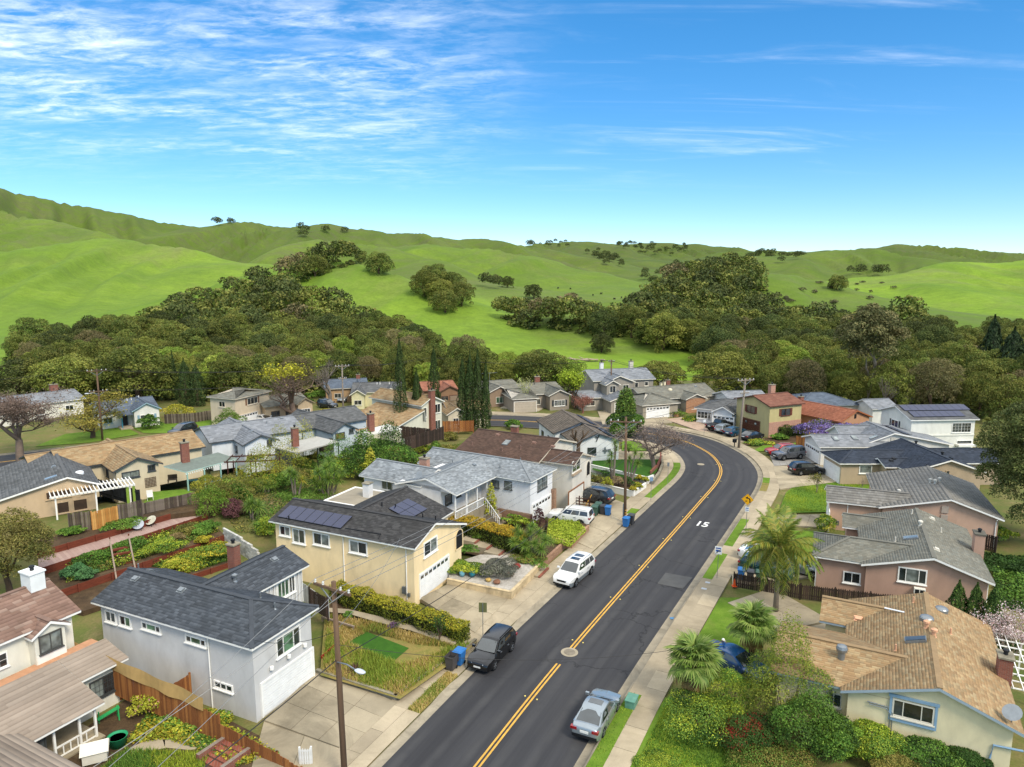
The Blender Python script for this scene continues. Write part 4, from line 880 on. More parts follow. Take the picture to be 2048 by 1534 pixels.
# white house with pale grey roof
h=House('white house with light grey roof, brick chimney and flat carport roof',z5(1420,500),z5(1640,468),5.0,2.3,'#d3d8dc','grey','#4a4d50',ex=.3,tw=.5)
w=h.len;a=h.wing(0,0,w,14,'y',2.7,3.75);r=h.lp(z5(1860,440),2.7);b=h.wing(-3,4,r[0],13,'x',2.72,4.0);h.done();hM3=h
h.winp(a,'S',z5(1560,470),z5(1592,497),2,fw=.08);h.win(a,'S',w*.33,.7,2.2,.55,2);h.win(a,'W',4.5,.9,1.6,.9,2)
aw=MB().add([(w*.16,.4,1.9),(w*.5,.4,1.9),(w*.54,-.5,1.3),(w*.12,-.5,1.3)],[(0,1,2,3),(3,2,1,0)]);h.part('awning',aw,trim('#d5d8d6'))
ch=h.lp(z5(1727,470),3.3);h.chimney(ch[0],ch[1],4.9,.8,.65);h.vent(2.2,3,'box');h.vent(5.5,7,'pipe');h.vent(8,8,'box')
q=[h.lp(z5(*p),2.2)for p in((1600,512),(1728,545),(1980,478),(1850,448))]
h.part('carport_roof',MB().prism(q,2.1,2.25),mat('carport_felt','#a6a49c',.9,.1))
for p in(q[1],q[2],((q[1][0]+q[2][0])/2,(q[1][1]+q[2][1])/2)):h.part('carport_post',MB().box(p[0]-.06,p[1]-.02,-.5,p[0]+.06,p[1]+.1,2.1),METAL_D)
h.part('screen_wall',MB().add([(q[0][0]+.2,q[0][1],-.6),(q[1][0]-.3,q[1][1]+.3,-.6),(q[1][0]-.3,q[1][1]+.3,2.1),(q[0][0]+.2,q[0][1],2.1)],[(0,1,2,3),(3,2,1,0)]),mat('grey_screen','#6d7275',.8))
# blue-grey house
h=House('blue-grey stucco house with dark grey roof and pale patio cover',zD(1120,737),zD(1330,700),4.8,2.1,'#b7c2c8','dkgrey','#4f5658',ex=.3,tw=.5)
w=h.len;a=h.wing(0,0,w,14,'y',2.7,3.9);r=h.lp(zD(1560,658),2.7);b=h.wing(-2,5,r[0],13,'x',2.72,4.2);h.done()
h.winp(a,'S',zD(1143,735),zD(1220,775),2,fw=.1,glass=mat_glass('amber_glass','#6a5a38'));h.winp(a,'S',zD(1250,700),zD(1287,730),2,fw=.1)
ch=h.lp(zD(1425,690),3.0);h.chimney(ch[0],ch[1],5.0,.85,.65);q=[h.lp(zD(*p),2.3)for p in((1330,735),(1440,745),(1670,705),(1555,665))]
h.part('patio_cover',MB().prism(q,2.25,2.4),trim('#cfccc0'));h.part('patio_post',MB().box(q[2][0]-.3,q[2][1],-.5,q[2][0]-.18,q[2][1]+.12,2.3),trim('#cfccc0'))
# two-storey tan roof house
h=House('two-storey cream house with tan roof and tall red brick chimney stack behind the cypresses',z6(565,268),z6(702,240),5.9,.8,'#d0cdb8','tan','#e2dfd2',ex=.3,tw=.5)
w=h.len;r=h.lp(z6(190,190),6.2);dep=max(10,min(17,r[1]));a=h.wing(0,0,w,dep,'y',5.1,6.3,ridge=w*.5);b=h.wing(-6.2,-.5,.5,11,'y',2.6,4.4,ridge=.2);c=h.wing(-10.5,3,-3,12.5,'x',2.5,3.7);h.done()
h.chimney(w*.46,.15,7.2,1.0,.6,BRICK_R,z0=-.5);h.win(a,'S',w*.74,3.3,1.3,1.5,2);h.win(a,'S',w*.74,.6,1.2,1.5,2);h.win(a,'S',w*.2,3.0,.8,1.6,1)
h.win(a,'W',6,3.4,1.4,.9,2)
# tan-roof bungalow behind the cypresses
h=House('low tan roofed bungalow partly hidden by the tall cypresses',(893,829),(990,822),3.2,.5,'#cbbfa4','tan','#d8d2c2',ex=.3,tw=.5)
w=h.len;a=h.wing(0,0,w*.45,8,'y',2.6,3.7);b=h.wing(w*.1,2,w,9,'x',2.62,3.9);h.done();h.win(a,'S',w*.2,.8,1.0,1.1,2);h.win(b,'S',w*.75,.9,1.2,1,2)
# ------------------------------------------------------------------ houses across the far street
def far(label,A,B,eave,dep,wall,roof,tr=W_,ax='x',rise=1.2,base=0,lo='g',hi='g',**k):
 h=House(label,A,B,eave,base,wall,roof,tr,ex=.34,tw=.6,**k);h.a=h.wing(0,0,h.len,dep,ax,eave-base,eave-base+rise,lo,hi);return h
h=far('long pale grey roofed house behind the yellow tree at the far left',(-70,826),(172,796),3.0,11,'#d8d4c6','grey');h.wing(h.len*.1,-2,h.len*.45,6,'y',3,4.1);h.done();h.chimney(h.len*.82,6,5.4,1.3,.8);h.win(h.a,'S',h.len*.6,.9,1.4,1.1,2);h.win(h.a,'S',h.len*.85,.9,1.4,1.1,2)
h=far('white house with navy grey roof, blue shutters and blue porch post',(196,826),(318,813),3.0,10,'#dcdad0','greyblue','#8fa9b5');w=h.len;b=h.wing(w*.50,-2.2,w*1.0,6,'y',3.0,4.3);h.done()
h.win(b,'S',w*.75,.9,2.2,1.25,3,shut='#7d9bab',tr=trim(W_),glass=[GLASS,GLASSG,GLASS]);h.door(h.a,'S',w*.42,0,.9,2,'#3a3230');h.win(h.a,'S',w*.15,.9,1.4,1.1,2)
h.part('porch_roof',MB().add([(w*.3,.6,3.2),(w*.52,.6,3.2),(w*.52,-2.3,2.55),(w*.3,-2.3,2.55),(w*.3,.6,3.05),(w*.52,.6,3.05),(w*.52,-2.3,2.4),(w*.3,-2.3,2.4)],[(0,3,2,1),(4,5,6,7),(3,7,6,2),(0,4,7,3),(1,2,6,5)]),roofbase('greyblue'))
h.part('porch_post',MB().box(w*.33,-2.15,-.2,w*.33+.13,-2.0,2.45),trim('#3f8aa0'));h.part('porch_step',MB().box(w*.3,-2.5,-.2,w*.5,.3,.25),CONC)
for x in(.55,.62,.75):h.vent(w*x,4.2,'pipe',trim(W_))
h=House('two-storey beige house with low hip roof above a white garage door',(418,791),(471,796),5.4,0,'#cbbba0','moss','#d8cdb8',ex=.34,tw=.6);r=h.lp((527,790),5.4);w=h.len
d_=max(7,r[1]);xw=r[0];h2=House('x',(418,791),(471,796),5.4)if 0 else None
h.root.rotation_euler[2]=R(-22);h.rz=R(-22);h.c,h.s=math.cos(h.rz),math.sin(h.rz);r=h.lp((527,790),5.4);q=h.lp((471,796),5.4)
a=h.wing(0,q[1]-.4,q[0]+.2,q[1]+9,'x',5.3,6.3,'h','h');h.done();hF3=h
h.garage(a,'E',q[1]+3.0,0,4.6,2.1);h.win(a,'E',q[1]+4.2,3.6,2.6,1.2,3,shut='#7b5a44');h.win(a,'S',q[0]*.5,3.6,1.4,1.0,2);h.vent(q[0]*.4,q[1]+3,'box')
h=far('single-storey beige house with brown-grey roof behind the bare tree',(527,815),(622,803),2.9,9,'#bda888','moss','#8d8068');w=h.len;b=h.wing(w*.62,-1.4,w*1.02,5,'y',2.9,4.0);h.done();h.win(h.a,'S',w*.25,.7,1.6,1.2,3,tr=trim('#5d5040'));h.win(b,'S',w*.83,.8,1.7,1.1,3,tr=trim(W_));h.win(h.a,'S',w*.5,.8,.8,1.1,1)
h=far('dark roofed house behind the green bushes left of centre',(648,778),(738,774),3.0,10,'#a88a66','greyblue','#c8c2b4');h.wing(h.len*.6,-2,h.len*.98,5,'y',3,4.1);h.done();h.chimney(h.len*.8,5,5,.8,.6);h.win(h.a,'S',h.len*.3,.9,1.4,1,2)
h=far('pale cream house with blue-grey roof left of the tallest cypress',(701,785),(802,783),3.0,10,'#cfc89e','dkgrey','#dcd8c4');w=h.len;b=h.wing(w*.62,-2,w,6,'y',3.0,4.1);c=h.wing(0,-2.5,w*.32,5,'y',2.9,3.9);h.done();h.win(b,'S',w*.82,.7,2.0,1.3,2);h.win(c,'S',w*.16,.8,1.5,1,2)
for x in(.5,.56,.75):h.vent(w*x,4,'pipe',trim(W_))
h=far('brown house with coral tile roof between the cypresses',(846,782),(917,778),3.0,9,'#8a6a50','coral','#6a4a3a');w=h.len;b=h.wing(w*.4,-2,w*1.0,5,'y',3,4.1);h.done();h.win(b,'S',w*.55,.7,1.5,1.3,3);h.garage(b,'S',w*.85,0,2.2,2,lights=False,col='#8d7a66')
h=far('brown and white house with grey-brown roof right of the cypress row',(972,783),(1048,777),3.0,11,'#8c7763','moss','#d8d2c4');w=h.len;b=h.wing(-.5,-2,w*.6,6,'y',3,4.2);h.done();h.win(b,'S',w*.3,.7,2.2,1.3,3,glass=GLASSG);h.win(h.a,'S',w*.82,1.4,1.2,.7,2)
h.part('antenna',MB().bar((w*.3,4,4),(w*.3,4,6.2),.06,.06).bar((w*.1,4,6.1),(w*.5,4,6.1),.05,.05).bar((w*.2,3.6,6.1),(w*.2,4.4,6.1),.04,.04).bar((w*.4,3.6,6.1),(w*.4,4.4,6.1),.04,.04),METAL_G)
h=far('grey-taupe house with wide closed garage door and bay window beyond the bend',(1019,791),(1134,785),3.0,13,'#94897a','moss','#ded8ca');w=h.len;b=h.wing(w*.6,-2.6,w,6,'y',3.0,4.1);c=h.wing(-.3,-3,w*.42,7,'x',2.8,4.0,'h','h');h.done()
h.garage(c,'S',w*.2,0,4.4,2.1,lights=False,col='#b3a794');h.win(b,'S',w*.8,.8,2.3,1.2,3,grid=(2,3),shut='#2f3436',tr=trim(W_));h.win(h.a,'S',w*.5,.8,1,1.2,2);h.chimney(w*.7,8,5.2,1,.7)
for x in(.35,.5,.58):h.vent(w*x,5.5,'pipe',METAL_D)
h=House('two-storey grey house with gabled front and white garage doors',(1186,762),(1312,757),5.4,0,'#948d80','grey','#e2dccb',ex=.34,tw=.6);w=h.len
a=h.wing(0,0,w,9.5,'x',5.4,7.0,hi='g');b=h.wing(w*.12,-2.2,w*.6,5,'y',5.3,6.6);c=h.wing(w*.1,-3.4,w*.34,2,'y',5.0,5.9);d=h.wing(w*.05,-7.5,w*.55,0,'y',2.6,3.8);e=h.wing(-3.5,-3,w*.14,5,'x',2.6,3.4);h.done()
h.garage(d,'S',w*.30,0,4.5,2.1);h.win(c,'S',w*.22,3.4,1.3,1.4,2);h.win(b,'S',w*.46,3.3,1.3,1.4,2);h.win(a,'S',w*.7,3.6,.8,1.1,1);h.win(a,'S',w*.86,3.9,.8,.9,1);h.win(e,'S',-1.5,.9,2,1.1,2);h.win(a,'S',w*.8,.6,1.2,1.5,2);h.win(a,'E',4,3.6,.9,1.2,1)
h.chimney(w*.3,6,8.2,.7,.6,trim('#d8d8d4'));h.chimney(w*.8,6.5,8.2,.8,.7,trim('#c8c2b0'));h.vent(w*.55,3,'box')
h=House('low taupe ranch house with white double garage and brick front',(1270,805),(1446,792),2.8,0,'#99907f','moss','#d9d2c2',ex=.34,tw=.6);w=h.len
a=h.wing(w*.15,1.5,w,10.5,'x',2.8,4.5);b=h.wing(0,-2.6,w*.42,7,'x',2.7,4.1,'h','h');c=h.wing(w*.55,-.5,w*.8,6,'y',2.75,3.7);h.done()
h.garage(b,'S',w*.18,0,4.9,2.1);h.win(b,'E',-.6,.8,1.2,1,2);h.win(c,'S',w*.68,.7,1.9,1.2,2,tr=trim(W_));h.part('brick_front',MB().box(w*.565,-.2,-.3,w*.785,-.09,2.75),BRICK_T);h.part('brick_end',MB().box(w-.41,2.0,-.3,w-.33,10,2.75),BRICK_T)
h.part('brick_plinth',MB().box(w*.36,-2.3,-.3,w*.415,-2.15,.9),BRICK_T);h.chimney(w*.52,6.2,5.3,.35,.5,trim('#dccfae'));h.chimney(w*.48,6.2,5.1,.35,.5,trim('#dccfae'));h.chimney(w*.62,8,5.2,.8,.6);h.vent(w*.53,4.4,'dome',trim('#dccfae'));h.vent(w*.85,5,'box')
h=House('small white house with grey hip roof and gridded front window',(1388,815),(1490,826),2.8,0,'#dadbd9','dkgrey',W_,ex=.34,tw=.6);w=h.len
a=h.wing(0,0,w,9,'x',2.8,4.2,'h','g');b=h.wing(w*.40,-1.6,w*.84,5,'y',2.75,3.8);h.done();h.win(a,'S',w*.2,.9,2.6,1.3,4,grid=(1,2),fw=.08);h.garage(b,'S',w*.63,0,3.6,2.0);h.door(a,'S',w*.92,0,.9,2,'#9aa8ae');h.win(a,'S',w*.3,.9,.5,1,1)
h=House('two-storey olive cream house with red-brown roof and brown garage door',(1540,813),(1611,806),5.3,0,'#b9ac7a','redbrown','#5f3a2e',ex=.34,tw=.6);w=h.len
q=h.lp((1493,801),5.3);dep=max(7.5,q[1]);a=h.wing(0,0,w,8.6,'x',5.3,6.5,ridge=4.0);h.done();hF13=h
h.garage(a,'W',4.6,0,4.2,2.2,rows=3,lights=False,col='#54301f',frame='#6a4a34');h.win(a,'W',4.7,3.4,2.0,1.2,2,shut='#6a3a2c');h.win(a,'S',w*.5,3.4,2.0,1.2,2,shut='#6a3a2c');h.win(a,'S',w*.5,.8,1.5,1.1,2,shut='#6a3a2c');h.part('brick_base',MB().box(.37,.33,-.2,w-.37,.4,2.5),BRICK_P);h.chimney(w*.78,6,7.6,1.0,.7,BRICK_P)
for y in(3.4,5.6):h.part('garage_light',MB().box(.3,y-.22,1.6,.34,y+.22,1.9),GLASS2)
h=House('orange tile roofed house behind the purple wisteria',(1682,843),(1765,836),2.9,0,'#b58a68','redtile','#a5623c',ex=.4,tw=.28,th=.04);w=h.len;q=h.lp((1609,803),4.2);dep=max(12,q[1])
h.root.rotation_euler[2]+=R(12);h.rz+=R(12);h.c,h.s=math.cos(h.rz),math.sin(h.rz);a=h.wing(0,0,w,16,'y',2.8,4.3);b=h.wing(-7,8,w*.5,15,'x',2.75,4.1);h.done();h.win(a,'S',w*.62,.8,1.0,.9,1);h.win(a,'S',w*.3,.8,.9,.9,1);h.chimney(w*.5,11,4.9,.9,.6);h.chimney(-2,11,4.8,.6,.5);h.part('gable_vent',MB().box(w*.47,.33,2.9,w*.53,.39,3.6),DARK)
h=far('house with slate blue hip roof behind the orange tile roof',(1598,812),(1728,809),3.0,10,'#b8b2a2','greyblue','#7d8890',lo='h',hi='h',rise=1.5);h.done();h.win(h.a,'S',h.len*.8,.8,1.5,1.1,2)
h=far('grey roofed house behind the utility pole right of the ranch house',(1462,803),(1545,801),3.0,9,'#c9cbc8','grey','#dcdcd8');h.done();h.win(h.a,'S',h.len*.2,.8,1.5,1.1,2)
h=far('white roofed shed beyond the wisteria near the bare trees',(1745,818),(1800,816),3.0,6,'#cfcfc8','grey','#c9c9c4');h.done();h.win(h.a,'S',h.len*.5,.8,1.2,1.1,2)
h=House('two-storey white house with solar panels on its roof at the right',(1822,840),(1960,838),5.3,0,'#dcdbd0','dkgrey',W_,ex=.34,tw=.6);w=h.len;a=h.wing(0,0,w,8.5,'x',5.3,6.7);h.done();h.solar(w*.08,.7,7,1,'x',1.15,1.7);h.solar(w*.05,2.5,9,1,'x',1.15,1.7)
h.win(a,'S',w*.77,3.2,3.0,1.5,2,grid=(3,3),tr=trim('#e8e6df'));h.win(a,'W',4.4,3.3,1.8,1.1,2,shut='#3e4244');h.win(a,'S',w*.83,.9,2.4,1.1,1);h.part('window_hood',MB().box(w*.7,-.5,1.2,w*.95,.4,1.5),trim('#e2e0d6'));h.part('belt_course',MB().box(.4,.3,2.75,w-.4,.4,2.95),trim('#dedcd0'))
# ------------------------------------------------------------------ houses on the outside of the bend (right)
# tan shingle house, nearest on the right
h=House('pale yellow stucco house with tan shingle roof and blue window trim, lower right',(19.05,37.43,0),None,3.2,0,'#ded1aa','tan','#93a3ae',rot=-27,world=True,ex=.17,tw=.32,th=.007)
a=h.wing(-.2,0,8.5,13.0,'y',3.2,4.7,ridge=4.6);b=h.wing(-4.1,.42,4.2,7.3,'x',3.18,4.22,ridge=3.7);c=h.wing(-1.9,8.6,4.2,12.9,'x',3.15,3.95,ridge=10.8);h.done();hR1=h
bl=trim('#7f9db5');h.winp(a,'S',z3(1330,808),z3(1552,960),3,split=[0,.24,.72,1],tr=trim('#cfcabb'),glass=[GLASS,GLASSB,GLASS],fw=.09)
r_=h.rect(a,'S',z3(1330,808),z3(1552,960));fr=MB();y=.36;t0,t1,s0,s1=r_[0]-r_[2]/2-.14,r_[0]+r_[2]/2+.14,r_[1]-.16,r_[1]+r_[3]+.12
fr.box(t0,y-.06,s0-.1,t1,y+.02,s0+.06).box(t0-.06,y-.07,s1-.02,t1+.06,y+.02,s1+.14).box(t0,y-.05,s0+.06,t0+.13,y+.02,s1-.02).box(t1-.13,y-.05,s0+.06,t1,y+.02,s1-.02);h.part('window_surround',fr,bl)
h.winp(b,'S',z3(965,770),z3(1045,865),2,tr=trim('#b9b5a6'),glass=[GLASS2,GLASS],fw=.06);h.win(c,'S',-1.0,1.2,.5,.5,1,tr=trim('#d5cd9e'),glass=trim('#e2ddc0'))
h.part('conduit',MB().tube([(1.2,.34,2.75),(2.3,.34,2.7),(2.5,.34,2.4),(2.5,.34,.6)],.03,6).tube([(1.3,.3,2.65),(2.2,.3,2.6),(2.38,.3,2.35),(2.38,.3,.6)],.03,6),METAL_G)
pv=mat('peach_vent','#cf9e7c',.7)
for p,k in(((1440,305),'pipe'),((1510,460),'cap'),((1550,510),'cap'),((1345,540),'pipe'),((1145,320),'box'),((1645,465),'pipe')):q=h.lp(z3(*p),4.2);h.vent(q[0],q[1],k,pv)
for p in((1595,335),(1512,405)):q=h.lp(z3(*p),4.3);h.vent(q[0],q[1],'dome',METAL_G)
q=h.lp(z3(1050,555),4.3);h.part('turbine_vent',MB().lathe([(.2,-.3),(.2,.25),(.3,.32),(.34,.5),(.28,.66),(.1,.74)],12,0,(q[0],q[1],4.0)),METAL_G,h.roof)
q=h.lp(z3(1455,512),4.25);zz_=h.plane_z(*q);m_=zz_[1].to_track_quat('Z','Y').to_matrix().to_4x4();m_.translation=(q[0],q[1],zz_[0]);h.part('skylight',MB().box(-.3,-.6,-.05,.3,.6,.16,0,m_).box(-.25,-.55,.16,.25,.55,.2,1,m_),[METAL_G,GLASS],h.roof)
q=h.lp(z3(1355,352),4.0);h.part('flashing',MB().bar((q[0]-.8,q[1]+.1,h.plane_z(*q)[0]+.1),(q[0]+.8,q[1]-.1,h.plane_z(*q)[0]+.12),.16,.03),trim('#cdd2d6'),h.roof)
h.chimney(8.35,6.0,4.5,.7,1.0,z0=-.5,capm=CONC_W);h.part('corner_drain',MB().tube([(7.2,.34,1.2),(7.3,.34,2.0),(8.6,.3,2.1)],.06,6),bl)
d_=MB().lathe([(.02,0),(.25,.03),(.45,.14),(.47,.16)],14,0,(0,0,0),Matrix.Translation((8.0,.5,3.95))@Matrix.Rotation(R(35),4,'X')@Matrix.Rotation(R(-20),4,'Y')).bar((8,.6,3.3),(8,.55,3.95),.05,.05);h.part('satellite_dish',d_,METAL_G)
pt=thing('patio_pergola','white lattice patio frame behind the tan shingle roof at the right edge','pergola',h.o,h.rz)
for i in range(9):MB().box(8.7,5.6+i*.9,2.75,10.4,5.66+i*.9,2.82).build('rafter',trim('#eceae3'),pt)
for x in(8.8,9.3,9.85,10.35):MB().box(x,5.4,2.83,x+.05,13.2,2.88).build('rail',trim('#eceae3'),pt)
for y in(5.6,9.2,12.9):MB().box(10.3,y,-.4,10.4,y+.1,2.75).build('post',trim('#eceae3'),pt)
# pink house
h=House('dusty pink stucco house with mossy grey roof and stucco chimney',(28.57,55.02,0),None,3.2,0,'#b08f7c','moss',W_,rot=-24,world=True,ex=.2,tw=.33)
a=h.wing(0,.3,9.3,13.4,'y',3.2,4.6,ridge=5.1);b=h.wing(-3.7,.74,5,6.7,'x',3.18,4.25,'h','g',ridge=3.6);c=h.wing(-1.3,9.6,5,13.2,'x',3.12,3.85);h.done();hR2=h
h.winp(a,'S',z4(1218,1080),z4(1388,1198),3,split=[0,.25,.75,1],glass=[GLASS,GLASS2,GLASS],fw=.1);h.winp(b,'S',z4(880,1108),z4(983,1195),2,glass=[GLASS,GLASSB],fw=.1)
q=h.rect(a,'S',z4(1315,1205),z4(1375,1250));h.part('air_conditioner',MB().box(q[0]-.4,.25,q[1],q[0]+.4,.7,q[1]+.5).box(q[0]-.34,.235,q[1]+.06,q[0]-.05,.25,q[1]+.44,1).box(q[0]+.02,.235,q[1]+.06,q[0]+.34,.25,q[1]+.44,1),[trim('#dedbd0'),METAL_D])
h.chimney(9.2,7.2,4.9,.75,1.1,h.wm,z0=-.4,capm=mat('moss_cap','#5d5a50',.9));h.spout(a,'E',1.0,3.1)
for p,k in(((1350,850),'cap'),((1425,785),'box'),((1300,770),'pipe'),((1200,905),'pipe'),((1450,990),'box'),((1480,858),'pipe')):q=h.lp(z4(*p),4.3);h.vent(q[0],q[1],k,trim('#c9c4b6'))
q=h.lp(z4(1293,915),4.2);h.vent(q[0],q[1],'sky');h.garage(b,'W',3.6,0,4.6,2.05)
# concrete tile house
h=House('pink stucco house with grey concrete tile roof behind the round bush',(37.15,68.79,0),None,3.2,0,'#bd9c86','tile',W_,rot=-21,world=True,ex=.37,tw=.30,th=.05)
a=h.wing(0,.9,10.9,13.9,'y',3.2,4.75,ridge=6.3);b=h.wing(-4.9,1.33,3,5.8,'x',3.15,4.25,ridge=3.3);h.done();hR3=h
for p in((1412,585),(1440,595),(1467,588),(1222,610)):q=h.lp(z4(*p),4.3);h.vent(q[0],q[1],'cap',trim('#b9b6ac'))
h.part('gable_vent',MB().box(5.6,1.2,3.2,6.2,1.32,3.9).box(5.6,1.2,2.5,6.2,1.32,3.0),trim('#a89a8c'));h.garage(b,'W',3,0,4.2,2.05);h.spout(b,'S',-2.8,3.1);h.win(a,'S',1.5,.8,1.6,1,2);h.spout(a,'S',10.3,3.1)
h.part('meter',MB().box(-3.9,.7,.8,-3.6,.82,1.3),METAL_G)
# dark navy roof house
h=House('beige house with dark navy shingle roof and white garage behind the black car',(47.98,83.34,0),None,3.0,0,'#ad9a80','navy',W_,rot=0,world=True,ex=.24,tw=.4)
a=h.wing(0,-.3,9.4,11,'y',3.0,4.5,ridge=5.0);b=h.wing(-6.5,3.8,3,9.6,'x',2.98,4.0,'h','g');c=h.wing(-1.6,2.2,4,6,'x',2.95,3.6);d=h.wing(5,4,15,10,'x',2.97,4.1);h.done();hR4=h
h.garage(b,'W',6.7,0,4.4,2.1,lights=False);h.winp(b,'S',z4(978,462),z4(1052,512),1,glass=GLASS2,fw=.1);h.door(a,'W',1.8,0,1.0,2.1,'#eceae3');h.win(a,'S',4.9,2.6,.5,.5,1,tr=h.wm)
for p,k in(((1175,405),'box'),((1190,400),'box'),((1323,350),'cap'),((1485,410),'cap'),((1390,455),'pipe'),((1540,420),'box')):q=h.lp(z4(*p),4.0);h.vent(q[0],q[1],k,METAL_D)
# grey roof house with white garage
h=House('white stucco house with mottled grey roof and white garage behind the grey car',zF(1140,507),zF(1445,507),2.9,0,'#d5d4cd','grey',W_,ex=.3,tw=.5);w=h.len
a=h.wing(0,0,w+3,6.4,'x',2.9,3.9);b=h.wing(w*.9,1.0,w+12,9,'y',2.95,4.6,ridge=w+3.6);c=h.wing(w*.7,4,w+6,10,'x',2.9,4.4);h.done();hF18=h
h.garage(a,'W',3.2,0,4.6,2.1);h.vent(3,2,'sky');h.vent(w*.8,2.2,'sky');h.vent(w+1.2,2.1,'sky');h.part('gable_vent',MB().box(w+3.3,1.3,3.4,w+3.9,1.4,3.9),trim('#b9b6ac'));h.solar(w+5.2,1.6,5,1,'y',1.2,1.2)
for x,y in((w+2,6),(w+1,7.4),(w+3,5)):h.vent(x,y,'pipe')
# ------------------------------------------------------------------ plant kit
LEAF=mat_attr('leaf',.75,.24,.012,.22,spec=.2);LEAF_N=mat_attr('leaf_plain',.75,.06,.004,.22,spec=.25);BLADE=mat_attr('blade',.6,.08,.006,.25,spec=.35);PETAL=mat_attr('petal',.7,.05,.005,.3)
BARK=mat('bark_brown','#5a4a3a',.95,.25,3,12,.6,stretch=(1,1,.25));BARK_G=mat('bark_grey','#7c7266',.95,.22,3,12,.6,stretch=(1,1,.3));BARK_P=mat('palm_trunk','#7d7468',.95,.2,2,9,.7,stretch=(.4,.4,3));BARK_L=mat('bark_pale','#a0907c',.95,.2,3,12,.5,stretch=(1,1,.3))
def unit(v):return v/np.maximum(np.linalg.norm(v,axis=1)[:,None],1e-6)
def leaf_quads(Pn,Nn,size,cols,rng,aspect=1.0,axis=None):
 """one pointed quad per leaf at Pn facing Nn"""
 k=len(Pn);r=rng.normal(size=(k,3))if axis is None else axis+rng.normal(size=(k,3))*.25
 t=unit(np.cross(Nn,r)if axis is None else r-Nn*(r*Nn).sum(1)[:,None]);b=unit(np.cross(Nn,t));s=(size*rng.uniform(.6,1.35,k))[:,None]
 V=np.stack([Pn-t*s*.5,Pn+b*s*.36/aspect+Nn*s*.06,Pn+t*s*.5,Pn-b*s*.36/aspect+Nn*s*.06],1)
 return V.reshape(-1,3),np.arange(4*k).reshape(k,4),np.repeat(cols,4,0)
def cloud(lumps,n,size,pal,seed=0,shell=.16,up=.35,jit=.75,aspect=1.,cut=.72,lump_tint=.22,flatbot=0.):
 """leaves over a heap of overlapping lumps (centre, radii); uneven outline with gaps"""
 rng=np.random.default_rng(seed);ctr=np.array([l[0]for l in lumps],float);rad=np.array([l[1]if hasattr(l[1],'__len__')else(l[1],)*3 for l in lumps],float)
 ar=(rad[:,0]*rad[:,1]+rad[:,0]*rad[:,2]+rad[:,1]*rad[:,2]);ar/=ar.sum();idx=rng.choice(len(lumps),int(n*1.5),p=ar)
 d=unit(rng.normal(size=(len(idx),3)));d[:,2]=np.where(d[:,2]<-.35,-d[:,2],d[:,2]);f=1-np.abs(rng.normal(0,shell,len(idx)))+rng.normal(0,.05,len(idx))
 p=ctr[idx]+d*rad[idx]*f[:,None];keep=np.ones(len(p),bool)
 for j in range(len(lumps)):
  q=((p-ctr[j])/rad[j])**2;keep&=~((q.sum(1)<cut*cut)&(idx!=j))
 p,d,idx=p[keep][:n],d[keep][:n],idx[keep][:n];k=len(p);nn=unit(d*.8+rng.normal(size=(k,3))*jit+np.array([0,0,up]))
 cols=np.array([srgb(c)for c in pal]);lt=rng.uniform(1-lump_tint,1+lump_tint,len(lumps));lc=rng.integers(0,len(cols),len(lumps))
 ci=np.where(rng.random(k)<.45,lc[idx],rng.integers(0,len(cols),k));cc=cols[ci]*lt[idx][:,None]*rng.uniform(.88,1.12,(k,1))
 return leaf_quads(p,nn,size,cc,rng,aspect)
def merge(parts):
 V=[];F=[];Cc=[];k=0
 for v,f,c in parts:V.append(v);F.append(f+k);Cc.append(c);k+=len(v)
 return np.concatenate(V),np.concatenate(F),np.concatenate(Cc)
def lumps_dome(n,R_,H,z0,seed,rl=(.28,.45),flat=1.0,inner=True):
 rng=random.Random(seed);L=[]
 for i in range(n):
  t=i/max(1,n-1);el=math.asin(min(1,max(-.72,1-1.72*t)));az=i*2.39996+rng.uniform(-.4,.4);rr=rng.uniform(*rl)*R_;q=rng.uniform(.58,.8)
  L.append(((math.cos(el)*math.cos(az)*R_*q,math.cos(el)*math.sin(az)*R_*q,z0+H*.5+math.sin(el)*H*.5*q),(rr,rr,rr*.8*flat)))
 if inner:L.append(((0,0,z0+H*.48),(R_*.6,R_*.6,H*.38)))
 return L
def trunk_mesh(name,H,r,seed,limbs=5,spread=.5,bark=None,lean=.0,split=.45):
 rng=random.Random(seed);mb=MB();p=Vector((0,0,-.4));pts=[p]
 for i in range(4):p=p+Vector((rng.uniform(-.06,.06)*H+lean*H*.1,rng.uniform(-.06,.06)*H,H*split/4+.1));pts.append(p)
 mb.tube(pts,[r*1.35,r,r*.88,r*.78,r*.7],8)
 for i in range(limbs):
  az=2*math.pi*i/limbs+rng.uniform(-.4,.4);q=pts[-1-(i%2)];b=[q];L_=H*(1-split)*rng.uniform(.7,1)
  for j in range(1,4):b.append(q+Vector((math.cos(az)*spread*L_*j/3*(1.1-.1*j)+rng.uniform(-.05,.05)*H,math.sin(az)*spread*L_*j/3+rng.uniform(-.05,.05)*H,L_*(j/3)*.9)))
  mb.tube(b,[r*.5,r*.36,r*.22,r*.1],6)
 return mb.mesh(name,bark or BARK,smooth=True)
OAK=['#636f30','#757938','#54602c','#838440','#6d6d32','#5e6f2e','#4b582a'];OAKD=['#465228','#525c2e','#3b4624','#5f6534'];OAKY=['#777b36','#6b7530','#83833c','#60692e'];BRIGHT=['#7d9438','#8a9c40','#708832','#959c44'];BROWN=['#7a7048','#6c6642','#867a54','#62603e']
